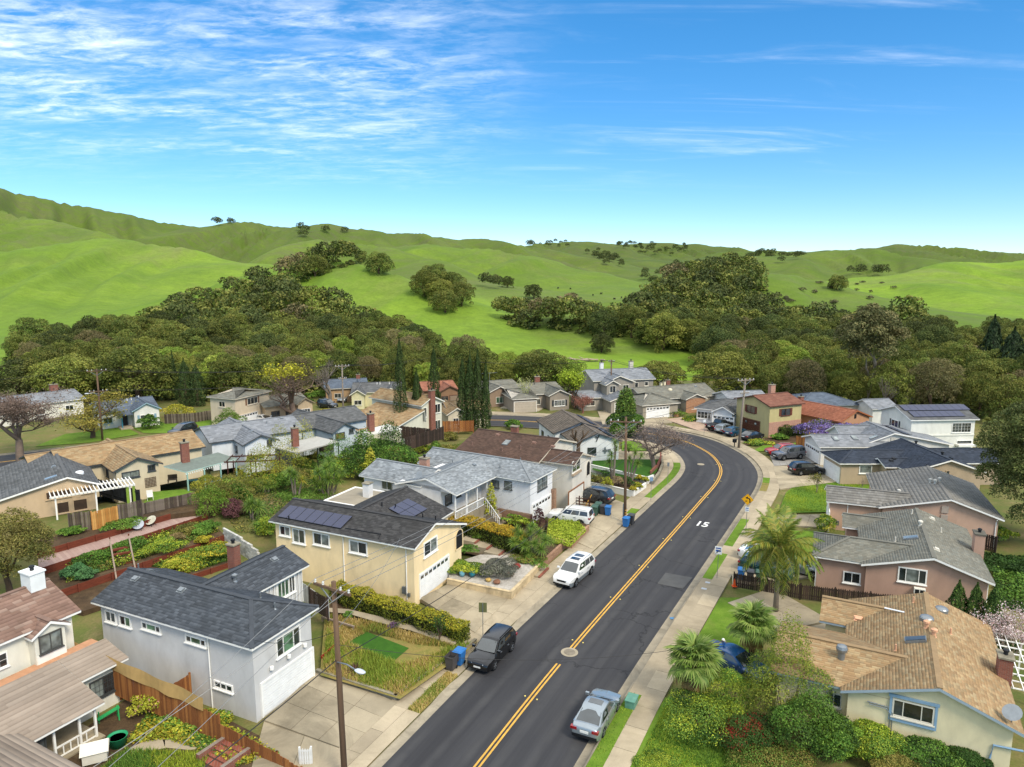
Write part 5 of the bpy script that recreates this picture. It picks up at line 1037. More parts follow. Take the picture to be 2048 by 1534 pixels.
EUC=['#6a6c42','#78744a','#5a5e38','#827a50'];CONIF=['#2f4126','#394a2a','#26351f'];YEL=['#b0a030','#c0b23a','#97902c','#8a8a30'];GREEN=['#4a7024','#587e2a','#3c5e20','#6a8c34']
PROTO={}
def proto(kind,i):
 """crown + trunk of unit crown radius 1 and height about 1.75"""
 k=(kind,i)
 if k in PROTO:return PROTO[k]
 sd=hash((kind,i))%1000 if 0 else(sum(map(ord,kind))*7+i*131)%9973;H=1.65;rng=random.Random(sd)
 pal=dict(oak=OAK,oakd=OAKD,oaky=OAKY,bright=BRIGHT,brown=BROWN)[kind]
 lm=lumps_dome(28+i%3*5,1.0,1.62+.12*(i%3),-.02,sd,(.2,.36));lm+=[((rng.uniform(-.85,.85),rng.uniform(-.85,.85),rng.uniform(.15,1.4)),rng.uniform(.12,.22))for _ in range(14)]
 V,F,Cc=cloud(lm,12000,.052 if kind!='brown' else.042,pal,sd,.15,.35,.75)
 cr=np_mesh('crown',V,F,LEAF,col=Cc);tk=trunk_mesh('trunk',1.2,.075,sd,5,.75);PROTO[k]=(cr,tk);return PROTO[k]
def tree(label,loc,rad,hgt=None,kind='oak',i=0,rz=None,cat='tree',name='oak_tree',group=None):
 cr,tk=proto(kind,i);t=thing(name,label,cat,loc,random.uniform(0,6.28)if rz is None else rz,group);s=(rad,rad,(hgt or rad*1.7)/1.7)
 nobj('crown',cr,t,scale=s);nobj('trunk',tk,t,scale=s);return t
def shrub(label,loc,r,h,pal,n=1500,leaf=.16,lumps=9,seed=None,name='shrub',mat_=None,group=None,aspect=1.,stem=True,cat='shrub',rz=0.,flat=1.):
 seed=random.randint(0,9999)if seed is None else seed;rx,ry=r if hasattr(r,'__len__')else(r,r);L=lumps_dome(lumps,1,h,0,seed,(.3,.5),flat)
 L=[((c[0]*rx,c[1]*ry,max(.05,c[2]*.88)),(q[0]*rx,q[1]*ry,q[2]*h*.62))for c,q in L]
 V,F,Cc=cloud(L,n,leaf,pal,seed,.16,.4,.75,aspect);V[:,2]=np.maximum(V[:,2],.02)
 t=thing(name,label,cat,loc,rz,group);nobj('foliage',np_mesh('foliage',V,F,mat_ or LEAF_N,col=Cc),t)
 if stem:
  mb=MB()
  for i in range(4):a=i*1.57+.4;mb.tube([(0,0,-.1),(math.cos(a)*rx*.25,math.sin(a)*ry*.25,h*.35),(math.cos(a)*rx*.4,math.sin(a)*ry*.4,h*.65)],[.05,.035,.015],5)
  mb.build('stem',BARK,t)
 return t
def hedge(label,a,b,wd,h,pal,top=None,n=9000,leaf=.12,name='hedge',z=0.,bulge=.12,cat='hedge',group=None,seed=3):
 """clipped hedge from a to b (ground points): leaves over a soft-edged box, sprigs breaking the outline"""
 a=Vector(a);b=Vector(b);ln=(b-a).length;rng=np.random.default_rng(seed);k=n;u=rng.uniform(0,1,k);face=rng.choice(3,k,p=[.42,.29,.29])
 x=u*ln;y=np.where(face==0,rng.uniform(-.5,.5,k)*wd,np.where(face==1,-.5*wd,.5*wd));zz=np.where(face==0,h,rng.uniform(.02,1,k)*h)
 e=rng.random(k)<.10;x=np.where(e,np.where(rng.random(k)<.5,0,ln),x);y=np.where(e,rng.uniform(-.5,.5,k)*wd,y);zz=np.where(e,rng.uniform(.02,1,k)*h,zz)
 wob=(np.sin(x*1.7+seed)+np.sin(x*4.1+1)*.6+np.sin(y*5+zz*3+x*2.3)*.5)*bulge;d=np.stack([np.where(e,np.sign(x-ln/2),0),np.where((face>0)&~e,np.sign(y),0),np.where((face==0)&~e,1.,0.)],1)
 edge=np.clip(1-np.abs(np.abs(y)-.5*wd)/.25,0,1)*np.clip(1-(h-zz)/.25,0,1);p=np.stack([x,y,zz],1)+d*(wob+rng.normal(0,.05,k)-np.abs(rng.normal(0,.09,k)))[:,None];p[:,2]-=edge*.14;p[:,2]=np.maximum(p[:,2],.03)
 nn=unit(d+rng.normal(size=(k,3))*.8+np.array([0,0,.3]));pt=np.array([srgb(c)for c in pal]);pu=np.array([srgb(c)for c in(top or pal)]);cc=np.where((zz>h*.82)[:,None],pu[rng.integers(0,len(pu),k)],pt[rng.integers(0,len(pt),k)])*rng.uniform(.75,1.2,(k,1))
 V,F,Cc=leaf_quads(p,nn,leaf,cc,rng);t=thing(name,label,cat,(a.x,a.y,z),math.atan2(b.y-a.y,b.x-a.x),group);nobj('foliage',np_mesh('foliage',V,F,LEAF_N,col=Cc),t)
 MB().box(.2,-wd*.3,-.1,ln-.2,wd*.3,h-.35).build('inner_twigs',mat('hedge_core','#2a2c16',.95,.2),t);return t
def columnar(label,loc,r,h,pal,n=5000,leaf=.2,name='cypress_tree',group=None,seed=0,lobes=1,taper=.75,cat='tree',trunk=True):
 rng=np.random.default_rng(seed);k=n;tt=rng.uniform(0,1,k)**.9;prof=np.sin(np.clip(tt*1.02+.03,0,1)**taper*math.pi)**.5*(1-.4*tt**3);az=rng.uniform(0,6.283,k)
 lob=1+.16*np.sin(az*3+tt*9+seed)+.12*np.sin(az*5-tt*17)+.10*np.sin(tt*40+az*2);rr=r*prof*lob*(1-np.abs(rng.normal(0,.10,k)));p=np.stack([np.cos(az)*rr,np.sin(az)*rr,tt*h+.1],1)
 nn=unit(np.stack([np.cos(az),np.sin(az),np.full(k,.35)],1)+rng.normal(size=(k,3))*.45);cols=np.array([srgb(c)for c in pal]);cc=cols[rng.integers(0,len(cols),k)]*rng.uniform(.75,1.25,(k,1))*(1+.2*np.sin(az*5+tt*11))[:,None]
 V,F,Cc=leaf_quads(p,nn,leaf,cc,rng,1.7,np.tile(np.array([0,0,1.]),(k,1)));t=thing(name,label,cat,loc,0,group);nobj('crown',np_mesh('crown',V,F,LEAF_N,col=Cc),t);MB().tube([(0,0,-.3),(0,0,h*.7)],[r*.18,r*.06],6).build('trunk',BARK,t);return t
def bare_tree(label,loc,h,r0,spread=.6,pal=None,seed=1,depth=6,name='bare_tree',group=None,bark=None,leaves=0,leafpal=None,leaf=.12,up=.55,cat='tree',leafz=0.,start=.22,fan=3):
 rng=random.Random(seed);mb=MB();tips=[]
 def grow(p,d,L_,r,lev):
  q=p+d*L_;m=p.lerp(q,.5)+Vector((rng.uniform(-1,1),rng.uniform(-1,1),rng.uniform(-.4,.6)))*L_*.07;mb.tube([p,m,q],[r,r*.82,r*.66],6 if lev<2 else(4 if lev<4 else 3),caps=False)
  if lev>=depth:tips.append((q,d));return
  for i in range(fan if lev<3 else(2 if rng.random()<.75 else 3)):
   v=Vector((rng.uniform(-1,1),rng.uniform(-1,1),rng.uniform(-.25,.6))).normalized();nd=(d*(1-spread*.55)+v*spread+Vector((0,0,up*.25))).normalized();grow(q if rng.random()<.7 else m,nd,L_*rng.uniform(.62,.86),r*rng.uniform(.5,.66),lev+1)
  if lev>2:tips.append((q,d))
 grow(Vector((0,0,-.3)),Vector((rng.uniform(-.08,.08),rng.uniform(-.08,.08),1)).normalized(),h*start+.3,r0,0)
 zt=max(t[0].z for t in tips);k=h/zt;mb.v=[(v[0]*k,v[1]*k,v[2]*k if v[2]>0 else v[2])for v in mb.v];t=thing(name,label,cat,loc,0,group);mb.build('branches',bark or BARK_G,t,smooth=True)
 if leaves:
  g=np.random.default_rng(seed);tp=np.array([tuple(q[0]*k)for q in tips]);tp=tp[tp[:,2]>leafz*h]if leafz else tp;c=tp[g.integers(0,len(tp),leaves)]+g.normal(0,leaf*1.6,(leaves,3));cols=np.array([srgb(x)for x in(leafpal or GREEN)]);V,F,Cc=leaf_quads(c,unit(g.normal(size=(leaves,3))+np.array([0,0,.4])),leaf,cols[g.integers(0,len(cols),leaves)]*g.uniform(.8,1.2,(leaves,1)),g);nobj('crown',np_mesh('crown',V,F,LEAF_N,col=Cc),t)
 return t
def frond_mesh(L_=2.6,n=46,droop=1.0,pal=None,seed=0):
 g=random.Random(seed);V=[];F=[];Cc=[];pal=[srgb(c)for c in(pal or['#6d8030','#7d8c38','#5f7428','#8c9240','#9a943c'])]
 def rach(t):return Vector((L_*t*(1-.18*droop*t),0,L_*(.42*t-.62*droop*t*t)))
 pv=None
 for i in range(10):
  p=rach(i/9);w=.035*(1-i/10)+.006;V+=[(p.x,-w,p.z),(p.x,w,p.z)];Cc+=[srgb('#8a8440')]*2
  if i:a=len(V);F.append((a-4,a-3,a-1,a-2))
 for i in range(n):
  t=.12+.88*i/n;p=rach(t);s=1 if i%2 else-1;ll=.62*L_/2.6*math.sin(math.pi*min(1,t*.85+.14))**.7;c=g.choice(pal);f=g.uniform(.8,1.15);c=tuple(x*f for x in c);dx=.42*ll
  e=p+Vector((dx,s*ll*.72,-ll*g.uniform(.25,.75)*droop));m=p.lerp(e,.5)+Vector((0,0,ll*.12));w=Vector((.03,0,.0));a=len(V);V+=[tuple(p-w),tuple(p+w),tuple(m+w*1.1),tuple(m-w*1.1),tuple(e),tuple(e)];F+=[(a,a+1,a+2,a+3),(a+3,a+2,a+4,a+5)];Cc+=[c]*6
 return np_mesh('frond',V,F,BLADE,col=np.array(Cc))
def fan_mesh(R_=.85,pet=.9,seg=22,pal=None,seed=0):
 g=random.Random(seed);V=[];F=[];Cc=[];pal=[srgb(c)for c in(pal or['#6f8a3a','#809845','#5f7c34','#8a9c50'])];V+=[(0,-.02,0),(0,.02,0),(pet,.015,.0),(pet,-.015,0)];F.append((0,1,2,3));Cc+=[srgb('#7d8a48')]*4
 for i in range(seg):
  a0=math.radians(-130+260*i/seg);a1=math.radians(-130+260*(i+1)/seg);am=(a0+a1)/2;rr=R_*g.uniform(.85,1.08)*(1-.22*abs(am)/2.3);c=g.choice(pal);f=g.uniform(.8,1.15);c=tuple(x*f for x in c);k=len(V)
  def pt(a,r,z):return(pet+math.cos(a)*r,math.sin(a)*r,z-.12*(r/R_)**2)
  V+=[(pet,0,0),pt(a0,rr*.55,.02),pt(am,rr*.6,.07),pt(a1,rr*.55,.02),pt(am,rr,-.12-g.uniform(0,.15))];F+=[(k,k+1,k+2,k+2),];F[-1]=(k,k+1,k+4,k+2);F.append((k,k+2,k+4,k+3));Cc+=[c]*5
 return np_mesh('leaf',V,F,BLADE,col=np.array(Cc))
def rosette(n=70,L_=.75,wid=.05,seed=0,pal=None,low=-.5,stiff=True,name='rosette',droop=.25):
 g=random.Random(seed);V=[];F=[];Cc=[];pal=[srgb(c)for c in(pal or['#5d7a2c','#6f8c36','#4f6c26','#86993e'])]
 for i in range(n):
  az=i*2.39996;el=math.asin(max(-.95,min(.98,1-(1-low)*(i+.5)/n)));d=Vector((math.cos(el)*math.cos(az),math.cos(el)*math.sin(az),math.sin(el)));s=Vector((-math.sin(az),math.cos(az),0));ll=L_*g.uniform(.8,1.1);m=d*ll*.55+Vector((0,0,-.02*ll));e=d*ll+Vector((0,0,-droop*ll*math.cos(el)*g.uniform(.5,1.2)));c=g.choice(pal);f=g.uniform(.8,1.15);c=tuple(x*f for x in c);k=len(V)
  V+=[tuple(-s*wid*.3),tuple(s*wid*.3),tuple(m+s*wid*.5),tuple(m-s*wid*.5),tuple(e),tuple(e)];F+=[(k,k+1,k+2,k+3),(k+3,k+2,k+4,k+5)];Cc+=[c]*6
 return np_mesh(name,V,F,BLADE,col=np.array(Cc))
FROND=[frond_mesh(2.7,52,d,seed=i)for i,d in enumerate((.55,.95,1.35,1.7))]
def queen_palm(label,loc,h,s=1.,seed=0,lean=(0,0),name='feather_palm',nf=50):
 g=random.Random(seed);t=thing(name,label,'palm',loc);top=Vector((lean[0],lean[1],h));MB().tube([(0,0,-.3),(lean[0]*.2,lean[1]*.2,h*.3),(lean[0]*.6,lean[1]*.6,h*.7),tuple(top)],[.24,.19,.16,.2],10).build('trunk',BARK_P,t,smooth=True)
 MB().lathe([(.2,-.7),(.32,-.3),(.3,0),(.12,.35)],9,0,tuple(top)).build('crownshaft',mat('palm_boots','#9a8a66',.95,.25),t)
 for i in range(nf):
  k=i/nf;lev=0 if k<.22 else 1 if k<.5 else 2 if k<.8 else 3;o=nobj('frond',FROND[lev],t);o.location=top+Vector((0,0,.1));o.rotation_euler=(g.uniform(-.15,.15),-R([48,22,0,-22][lev]+g.uniform(-9,9)),i*2.39996+g.uniform(-.2,.2));o.scale=(s*g.uniform(.9,1.1),)*3
 return t
FAN=[fan_mesh(seed=i)for i in range(3)];FAN_D=fan_mesh(pal=['#9a8450','#a8905c','#8a7444'],seed=9)
def fan_palm(label,loc,h,s=1.,seed=0,n=40,r=.17,name='fan_palm',dead=7):
 g=random.Random(seed);t=thing(name,label,'palm',loc);MB().tube([(0,0,-.2),(.03,0,h*.5),(0,0,h)],[r*1.5,r*1.15,r],9).build('trunk',mat('hairy_trunk','#5a4632',.95,.3,4,12,.8),t)
 for i in range(n+dead):
  k=(i+.5)/n;el=78-100*k if i<n else-52;o=nobj('leaf',FAN[i%3]if i<n else FAN_D,t);o.location=(0,0,h-(.0 if i<n else.3));o.rotation_euler=(g.uniform(-.3,.3),-R(el+g.uniform(-8,8)),i*2.39996);o.scale=(s*g.uniform(.9,1.12),)*3
 return t
ROS=[rosette(90,.8,.055,i)for i in range(2)];ROSY=rosette(80,.8,.055,5,['#8f9a34','#a6a63c','#7a8a30','#b0a040'])
def yucca(label,loc,heads,seed=0,s=1.,name='yucca',yellow=False,skirt=False):
 """heads: list of (dx, dy, z)"""
 t=thing(name,label,'yucca',loc);mb=MB();g=random.Random(seed)
 for x,y,z in heads:
  mb.tube([(x*.3,y*.3,-.2),(x*.6,y*.6,z*.5),(x,y,z)],[.13,.1,.08],6);o=nobj('rosette',ROSY if yellow and g.random()<.6 else ROS[g.randrange(2)],t);o.location=(x,y,z);o.rotation_euler=(g.uniform(-.25,.25),g.uniform(-.25,.25),g.uniform(0,6));o.scale=(s*g.uniform(.85,1.15),)*3
 mb.build('trunk',BARK_G,t);return t
def scatter(name,poly,z,n,kind,pal,size=.25,h=.3,parent=None,label=None,cat=None,seed=0,zfun=None,pix=True):
 """grass tufts / ground-cover leaves inside a polygon: uncountable stuff, one object"""
 g=np.random.default_rng(seed);q=[P(*p,z)if pix else Vector((*p,z))for p in poly];X=np.array([(v.x,v.y)for v in q]);lo,hi=X.min(0),X.max(0);pts=g.uniform(lo,hi,(n*4,2));ins=np.zeros(len(pts),bool);j=len(X)-1
 for i in range(len(X)):
  c=((X[i,1]>pts[:,1])!=(X[j,1]>pts[:,1]))&(pts[:,0]<(X[j,0]-X[i,0])*(pts[:,1]-X[i,1])/(X[j,1]-X[i,1]+1e-12)+X[i,0]);ins^=c;j=i
 pts=pts[ins][:n];k=len(pts);zz=np.full(k,z)if zfun is None else zfun(pts[:,0],pts[:,1]);cols=np.array([srgb(c)for c in pal]);pat=np.sin(pts[:,0]*1.3+seed)+np.sin(pts[:,1]*1.1+pts[:,0]*.6+seed*2)+g.normal(0,.8,k);ci=np.clip(((pat+2.5)/5*len(cols)).astype(int),0,len(cols)-1);cc=cols[ci]*g.uniform(.75,1.2,(k,1))
 if kind=='grass':
  az=g.uniform(0,6.283,k);hh=h*g.uniform(.4,1.2,k)*(1+.25*pat/2);hh=np.maximum(hh,.02);w_=size*.5;t=np.stack([np.cos(az),np.sin(az),np.zeros(k)],1);ln=g.normal(0,.35,(k,2))*hh[:,None];b=np.column_stack([pts,zz]);e=b+np.column_stack([ln,hh]);m=b+np.column_stack([ln*.35,hh*.6]);V=np.stack([b-t*w_,b+t*w_,m+t*w_*.6,e,m-t*w_*.6],1).reshape(-1,3)
  base=np.arange(k)[:,None]*5;F=np.concatenate([base+np.array([[0,1,2,4]]),base+np.array([[4,2,3,3]])]);F=np.concatenate([base+np.array([[0,1,2,4]])]);F3=base+np.array([[4,2,3]]);me=bpy.data.meshes.new(name)
  me.from_pydata(V.tolist(),[],F.tolist()+F3.tolist());a=me.color_attributes.new('Col','FLOAT_COLOR','POINT');c4=np.ones((len(V),4),np.float32);c4[:,:3]=np.repeat(cc,5,0);a.data.foreach_set('color',c4.ravel());me.materials.append(LEAF_N)
 else:
  p=np.column_stack([pts,zz+np.abs(g.normal(0,.5,k))*h*(1+.4*pat/2).clip(.2,2)]);V,F,Cc=leaf_quads(p,unit(g.normal(size=(k,3))*.6+np.array([0,0,1.])),size,cc,g);me=np_mesh(name,V,F,LEAF_N,col=Cc)
 return nobj(name,me,parent,kind='stuff',**({'label':label,'cat':cat}if label else{}))
# ------------------------------------------------------------------ woods on the hills
def proj(x,y,z):
 d=y*_c-(z-CAM_H)*_s;u=y*_s+(z-CAM_H)*_c;return 1024+CAM_F*x/d,767-CAM_F*u/d
def in_poly(px,py,poly):
 X=np.array(poly,float);ins=np.zeros(len(px),bool);j=len(X)-1
 for i in range(len(X)):
  ins^=((X[i,1]>py)!=(X[j,1]>py))&(px<(X[j,0]-X[i,0])*(py-X[i,1])/(X[j,1]-X[i,1]+1e-12)+X[i,0]);j=i
 return ins
def poisson(poly,xr,yr,gap,tries,seed):
 """evenly spaced world points whose ground shows inside the outline"""
 g=np.random.default_rng(seed);x=g.uniform(*xr,tries);y=g.uniform(*yr,tries);z=ground_z(x,y);px,py=proj(x,y,z);k=in_poly(px,py,poly);x,y,z,px,py=x[k],y[k],z[k],px[k],py[k];out=[]
 cell={}
 for i in range(len(x)):
  r=gap*(1+max(0,(y[i]-250))/900);c=(int(x[i]/r),int(y[i]/r));ok=True
  for a in(-1,0,1):
   for b in(-1,0,1):
    for j in cell.get((c[0]+a,c[1]+b),()):
     if(x[j]-x[i])**2+(y[j]-y[i])**2<r*r:ok=False
  if ok:
   o=on_ground(px[i],py[i],120)if 0 else True;cell.setdefault(c,[]).append(i);out.append((x[i],y[i],z[i]))
 return out
WOOD_L=[(20,720),(120,700),(250,682),(330,652),(420,615),(500,588),(560,562),(600,540),(640,522),(700,512),(722,522),(660,545),(610,568),(590,595),(655,628),(720,648),(765,690),(850,708),(870,742),(960,750),(1060,762),(1150,776),(1155,792),(1000,790),(880,790),(730,790),(725,700),(690,700),(690,790),(560,800),(420,800),(100,800),(60,745)]
WOOD_R=[(1000,636),(1100,640),(1240,650),(1300,622),(1320,592),(1380,560),(1440,545),(1500,552),(1522,585),(1512,612),(1560,640),(1640,658),(1750,650),(1800,652),(1900,685),(2060,700),(2060,850),(1960,850),(1820,825),(1700,812),(1600,805),(1500,795),(1450,785),(1425,735),(1405,712),(1380,700),(1280,688),(1150,668),(1030,655)]
FAR_P=[[(600,462),(690,462),(690,476),(600,474)],[(430,448),(470,442),(472,452),(440,456)],[(1050,486),(1135,482),(1135,494),(1060,494)],[(1170,505),(1200,500),(1240,525),(1245,535),(1215,535)],[(1230,490),(1310,488),(1310,498),(1240,500)],[(1330,498),(1372,490),(1372,510),(1340,512)],[(1270,545),(1340,530),(1420,525),(1440,560),(1300,570)],[(1480,512),(1600,512),(1610,528),(1500,530)],[(1680,545),(1760,540),(1770,552),(1690,556)],[(1275,500),(1330,498),(1320,508),(1280,508)],[(960,570),(1000,575),(1000,582),(965,580)]]
def hit_house(x,y,r):
 for hh in HOUSES:
  lx,ly=hh.l(x,y)
  if hh.bb[0]-r*.8<lx<hh.bb[2]+r*.8 and hh.bb[1]-r*.9<ly<hh.bb[3]+r*.8:return True
 return bool(abs(road_dist([x],[y])[0])<9)
spots=[]
for s_ in poisson(WOOD_L,(-260,60),(120,420),6.6,40000,1):spots.append((s_,'L'))
for s_ in poisson(WOOD_R,(-20,280),(118,420),6.6,40000,2):spots.append((s_,'R'))
spots.sort(key=lambda q:q[0][1])
cnt={'oak':0};rest=[]
for i,((x,y,z),sd_)in enumerate(spots):
 u=random.random();front=y<195
 kind=('oaky' if u<.22 else 'bright' if u<.30 else 'brown' if u<.46 else 'oak')if front else('oakd' if u<.22 else 'oak' if u<.86 else 'oaky' if u<.94 else 'brown')
 rad=random.uniform(4.4,6.8)*(.8 if front else 1);hg=rad*random.uniform(1.55,2.0)*(1.15 if front else 1)
 if hit_house(x,y,rad):continue
 if cnt['oak']<296:
  cnt['oak']+=1
  lab={('L',True):'bushy creekside tree behind the houses on the left',('L',False):'olive oak in the wood climbing the central hill',('R',True):'bushy creekside tree behind the houses on the right',('R',False):'olive oak in the wood around the right knoll'}[(sd_,front)]
  lab={'oak':'olive brown ','oakd':'dark green ','oaky':'golden olive ','bright':'light green ','brown':'brownish '}[kind]+lab.replace('olive ','')
  tree(lab,(x,y,z-.3),rad,hg,kind,random.randrange(3),group=lab.replace('tree','trees').replace('oak ','oaks '))
 else:rest.append((x,y,z,rad,hg,kind))
for k,poly in enumerate(FAR_P):
 for(x,y,z)in poisson(poly,(-900,1400),(430,2300),9,60000,20+k)[:70]:rest.append((x,y,z,random.uniform(4.5,7),random.uniform(8,12),'oakd'))
under=[]
for poly,xr,sd_ in((WOOD_L,(-260,60),5),(WOOD_R,(-20,280),6)):
 for(x,y,z)in poisson(poly,xr,(120,400),5.0,30000,sd_):
  if not hit_house(x,y,2.5):under.append((x,y,z))
random.shuffle(under);UB=[cloud(lumps_dome(8,1,.9,-.1,60+i,(.35,.55)),150,.36,OAK+OAKD,i)for i in range(4)];parts=[]
for(x,y,z)in under[:1000]:V,F,Cc=random.choice(UB);k=random.uniform(2.,3.6);parts.append((V*np.array([k,k,k*.8])+np.array([x,y,z-.2]),F,Cc*random.uniform(.8,1.15)))
V,F,Cc=merge(parts);nobj('undergrowth',np_mesh('undergrowth',V,F,LEAF_N,col=Cc),kind='stuff',label='olive undergrowth filling the woods between the trees',cat='undergrowth')
# the trees farther off, too many to count: one mass
SMALL=[]
for kind in('oak','oakd','oaky','brown'):
 for i in range(2):
  lm=lumps_dome(18,1,1.3,.3,77+i*5+len(kind),(.25,.42));SMALL.append((kind,cloud(lm,680,.155,dict(oak=OAK,oakd=OAKD,oaky=OAKY,brown=BROWN)[kind],5+i)))
parts=[]
for(x,y,z,rad,hg,kind)in rest:
 ch=[c for k_,c in SMALL if k_==(kind if kind!='bright' else 'oaky')];V,F,Cc=random.choice(ch);a=random.uniform(0,6.28);ca,sa=math.cos(a),math.sin(a)
 W2=np.stack([(V[:,0]*ca-V[:,1]*sa)*rad+x,(V[:,0]*sa+V[:,1]*ca)*rad+y,V[:,2]*hg/1.7+z-.3],1);parts.append((W2,F,Cc*random.uniform(.82,1.15)))
print('forest individuals',cnt,'rest',len(rest))
V,F,Cc=merge(parts);nobj('distant_woodland',np_mesh('distant_woodland',V,F,LEAF_N,col=Cc),kind='stuff',label='mass of distant dark oaks on the far hills',cat='woodland')
# oaks standing free on the grass, each placed where it grows
def free(label,px,py,rad,hg=None,kind='oak',i=0,name='oak_tree',group=None):
 p=on_ground(px,py,120)
 if p is None:return None
 return tree(label,p-Vector((0,0,.16*rad)),rad,hg,kind,i,name=name,group=group)
for n_,(px,py,r_,kd,lb)in enumerate([(760,548,7,'oak','round oak alone on the right shoulder of the central hill'),(722,524,5.6,'oak','oak just right of the wooded crest of the central hill'),(632,552,5.8,'oak','rounded oak on the grass just below the wooded crest'),(1205,705,4.2,'oakd','dark round bushy tree alone on the bright meadow'),(1328,700,8.0,'oaky','broad golden olive oak at the right end of the meadow'),(1372,698,6,'oaky','oak beside the broad golden oak at the meadow end'),(1676,580,5,'oak','single round oak on the scrubby right knoll'),(1066,597,6,'oakd','dark tree at the foot of the cow pasture'),(487,440,5,'oakd','small dark tree on the skyline notch left of centre'),(783,463,5,'oakd','lone dark tree on the skyline right of centre'),(1590,500,7,'oakd','dark trees on the skyline above the right knoll'),(1015,575,5,'oakd','small dark bush on the pasture slope')]):free(lb,px,py,r_,None,kd,n_%3)
for n_,(px,py,r_)in enumerate([(848,568,6),(872,580,7),(848,592,6.5),(880,604,6.5),(906,592,6.5),(922,612,6),(888,625,6.2),(902,580,5.5)]):free('olive oak in the clump on the right slope of the central hill',px,py,r_,None,'oaky' if n_ in(2,3)else 'oak',n_%3,group='oak clump on the right slope of the central hill')
# ------------------------------------------------------------------ cars
TYRE=mat('tyre_rubber','#17181a',.9,.1,4,30,.1);RIM=mat('alloy_rim','#9fa3a6',.35,.08,4,30,0,.8);TRIMB=mat('black_trim','#151618',.55,.08);CARGLASS=mat_glass('car_glass','#1c2326',.04);HEADL=mat('headlamp','#c9d2d6',.15,.05,4,30,0,.2,.8,coat=.8);TAILL=mat('tail_lamp','#8a1014',.25,.08,4,30,0,0,.6,coat=.6);PLATE=mat('number_plate','#d8d8d2',.6,.05);CHROME=mat('chrome','#b8bcc0',.2,.05,4,30,0,.9)
def paint(name,c,metal=.35):return mat('car_paint_'+name,c,.32,.03,2,60,0,metal,.5,coat=.9)
CARS={'suv':dict(L=4.62,W=1.86,H=1.70,hood=(.82,1.04),belt=1.08,ws=(.235,.06),rr=(-.40,-.475),ax=(.295,-.285),rw=.36,clear=.26,wins=[(.06,.40),(.42,.70),(.73,.95)],rails=True,rdeck=1.06),'big_suv':dict(L=5.05,W=1.98,H=1.80,hood=(.88,1.10),belt=1.12,ws=(.245,.07),rr=(-.40,-.48),ax=(.305,-.29),rw=.39,clear=.26,wins=[(.06,.38),(.40,.68),(.71,.95)],rails=True,rdeck=1.08),'box_suv':dict(L=4.82,W=1.92,H=1.82,hood=(1.0,1.16),belt=1.17,ws=(.20,.08),rr=(-.455,-.485),ax=(.30,-.28),rw=.40,clear=.34,wins=[(.05,.34),(.36,.63),(.66,.94)],rails=True,rdeck=1.14),'sedan':dict(L=4.72,W=1.83,H=1.43,hood=(.66,.90),belt=.93,ws=(.225,.05),rr=(-.20,-.40),ax=(.295,-.285),rw=.33,clear=.2,wins=[(.08,.48),(.51,.90)],rails=False,rdeck=.97),'wagon':dict(L=4.75,W=1.78,H=1.50,hood=(.68,.92),belt=.95,ws=(.20,.04),rr=(-.40,-.475),ax=(.295,-.28),rw=.32,clear=.2,wins=[(.06,.36),(.38,.66),(.69,.95)],rails=True,rdeck=.94),'pickup':dict(L=5.6,W=1.98,H=1.86,hood=(1.05,1.17),belt=1.2,ws=(.22,.10),rr=(-.085,-.11),ax=(.30,-.29),rw=.41,clear=.36,wins=[(.06,.52),(.55,.93)],rails=False,rdeck=1.16)}
def _ip(x,pts):return float(np.interp(x,[p[0]for p in pts],[p[1]for p in pts]))
WHEEL={}
def wheel_mesh(r):
 if r in WHEEL:return WHEEL[r]
 M=Matrix.Rotation(R(90),4,'X');ty=MB().lathe([(r*.62,-.11),(r*.93,-.115),(r,-.07),(r,.07),(r*.93,.115),(r*.62,.11)],22,0,(0,0,0),M).mesh('tyre',TYRE,True);rm=MB().lathe([(r*.60,-.10),(r*.63,-.118),(r*.60,-.105),(r*.3,-.07)],20,1,(0,0,0),M)
 rm.lathe([(r*.60,.10),(r*.63,.118),(r*.60,.105),(r*.3,.07)],20,1,(0,0,0),M)
 for s in(-1,1):
  for i in range(5):
   a=i*2*math.pi/5;rm.bar((math.cos(a)*r*.1,s*.112,math.sin(a)*r*.1),(math.cos(a)*r*.60,s*.118,math.sin(a)*r*.60),.075,.02,0,up=(0,1,0))
  rm.lathe([(r*.14,s*.125),(.01,s*.13)],8,0,(0,0,0),M)
 WHEEL[r]=(ty,rm.mesh('rim',[RIM,TRIMB]));return WHEEL[r]
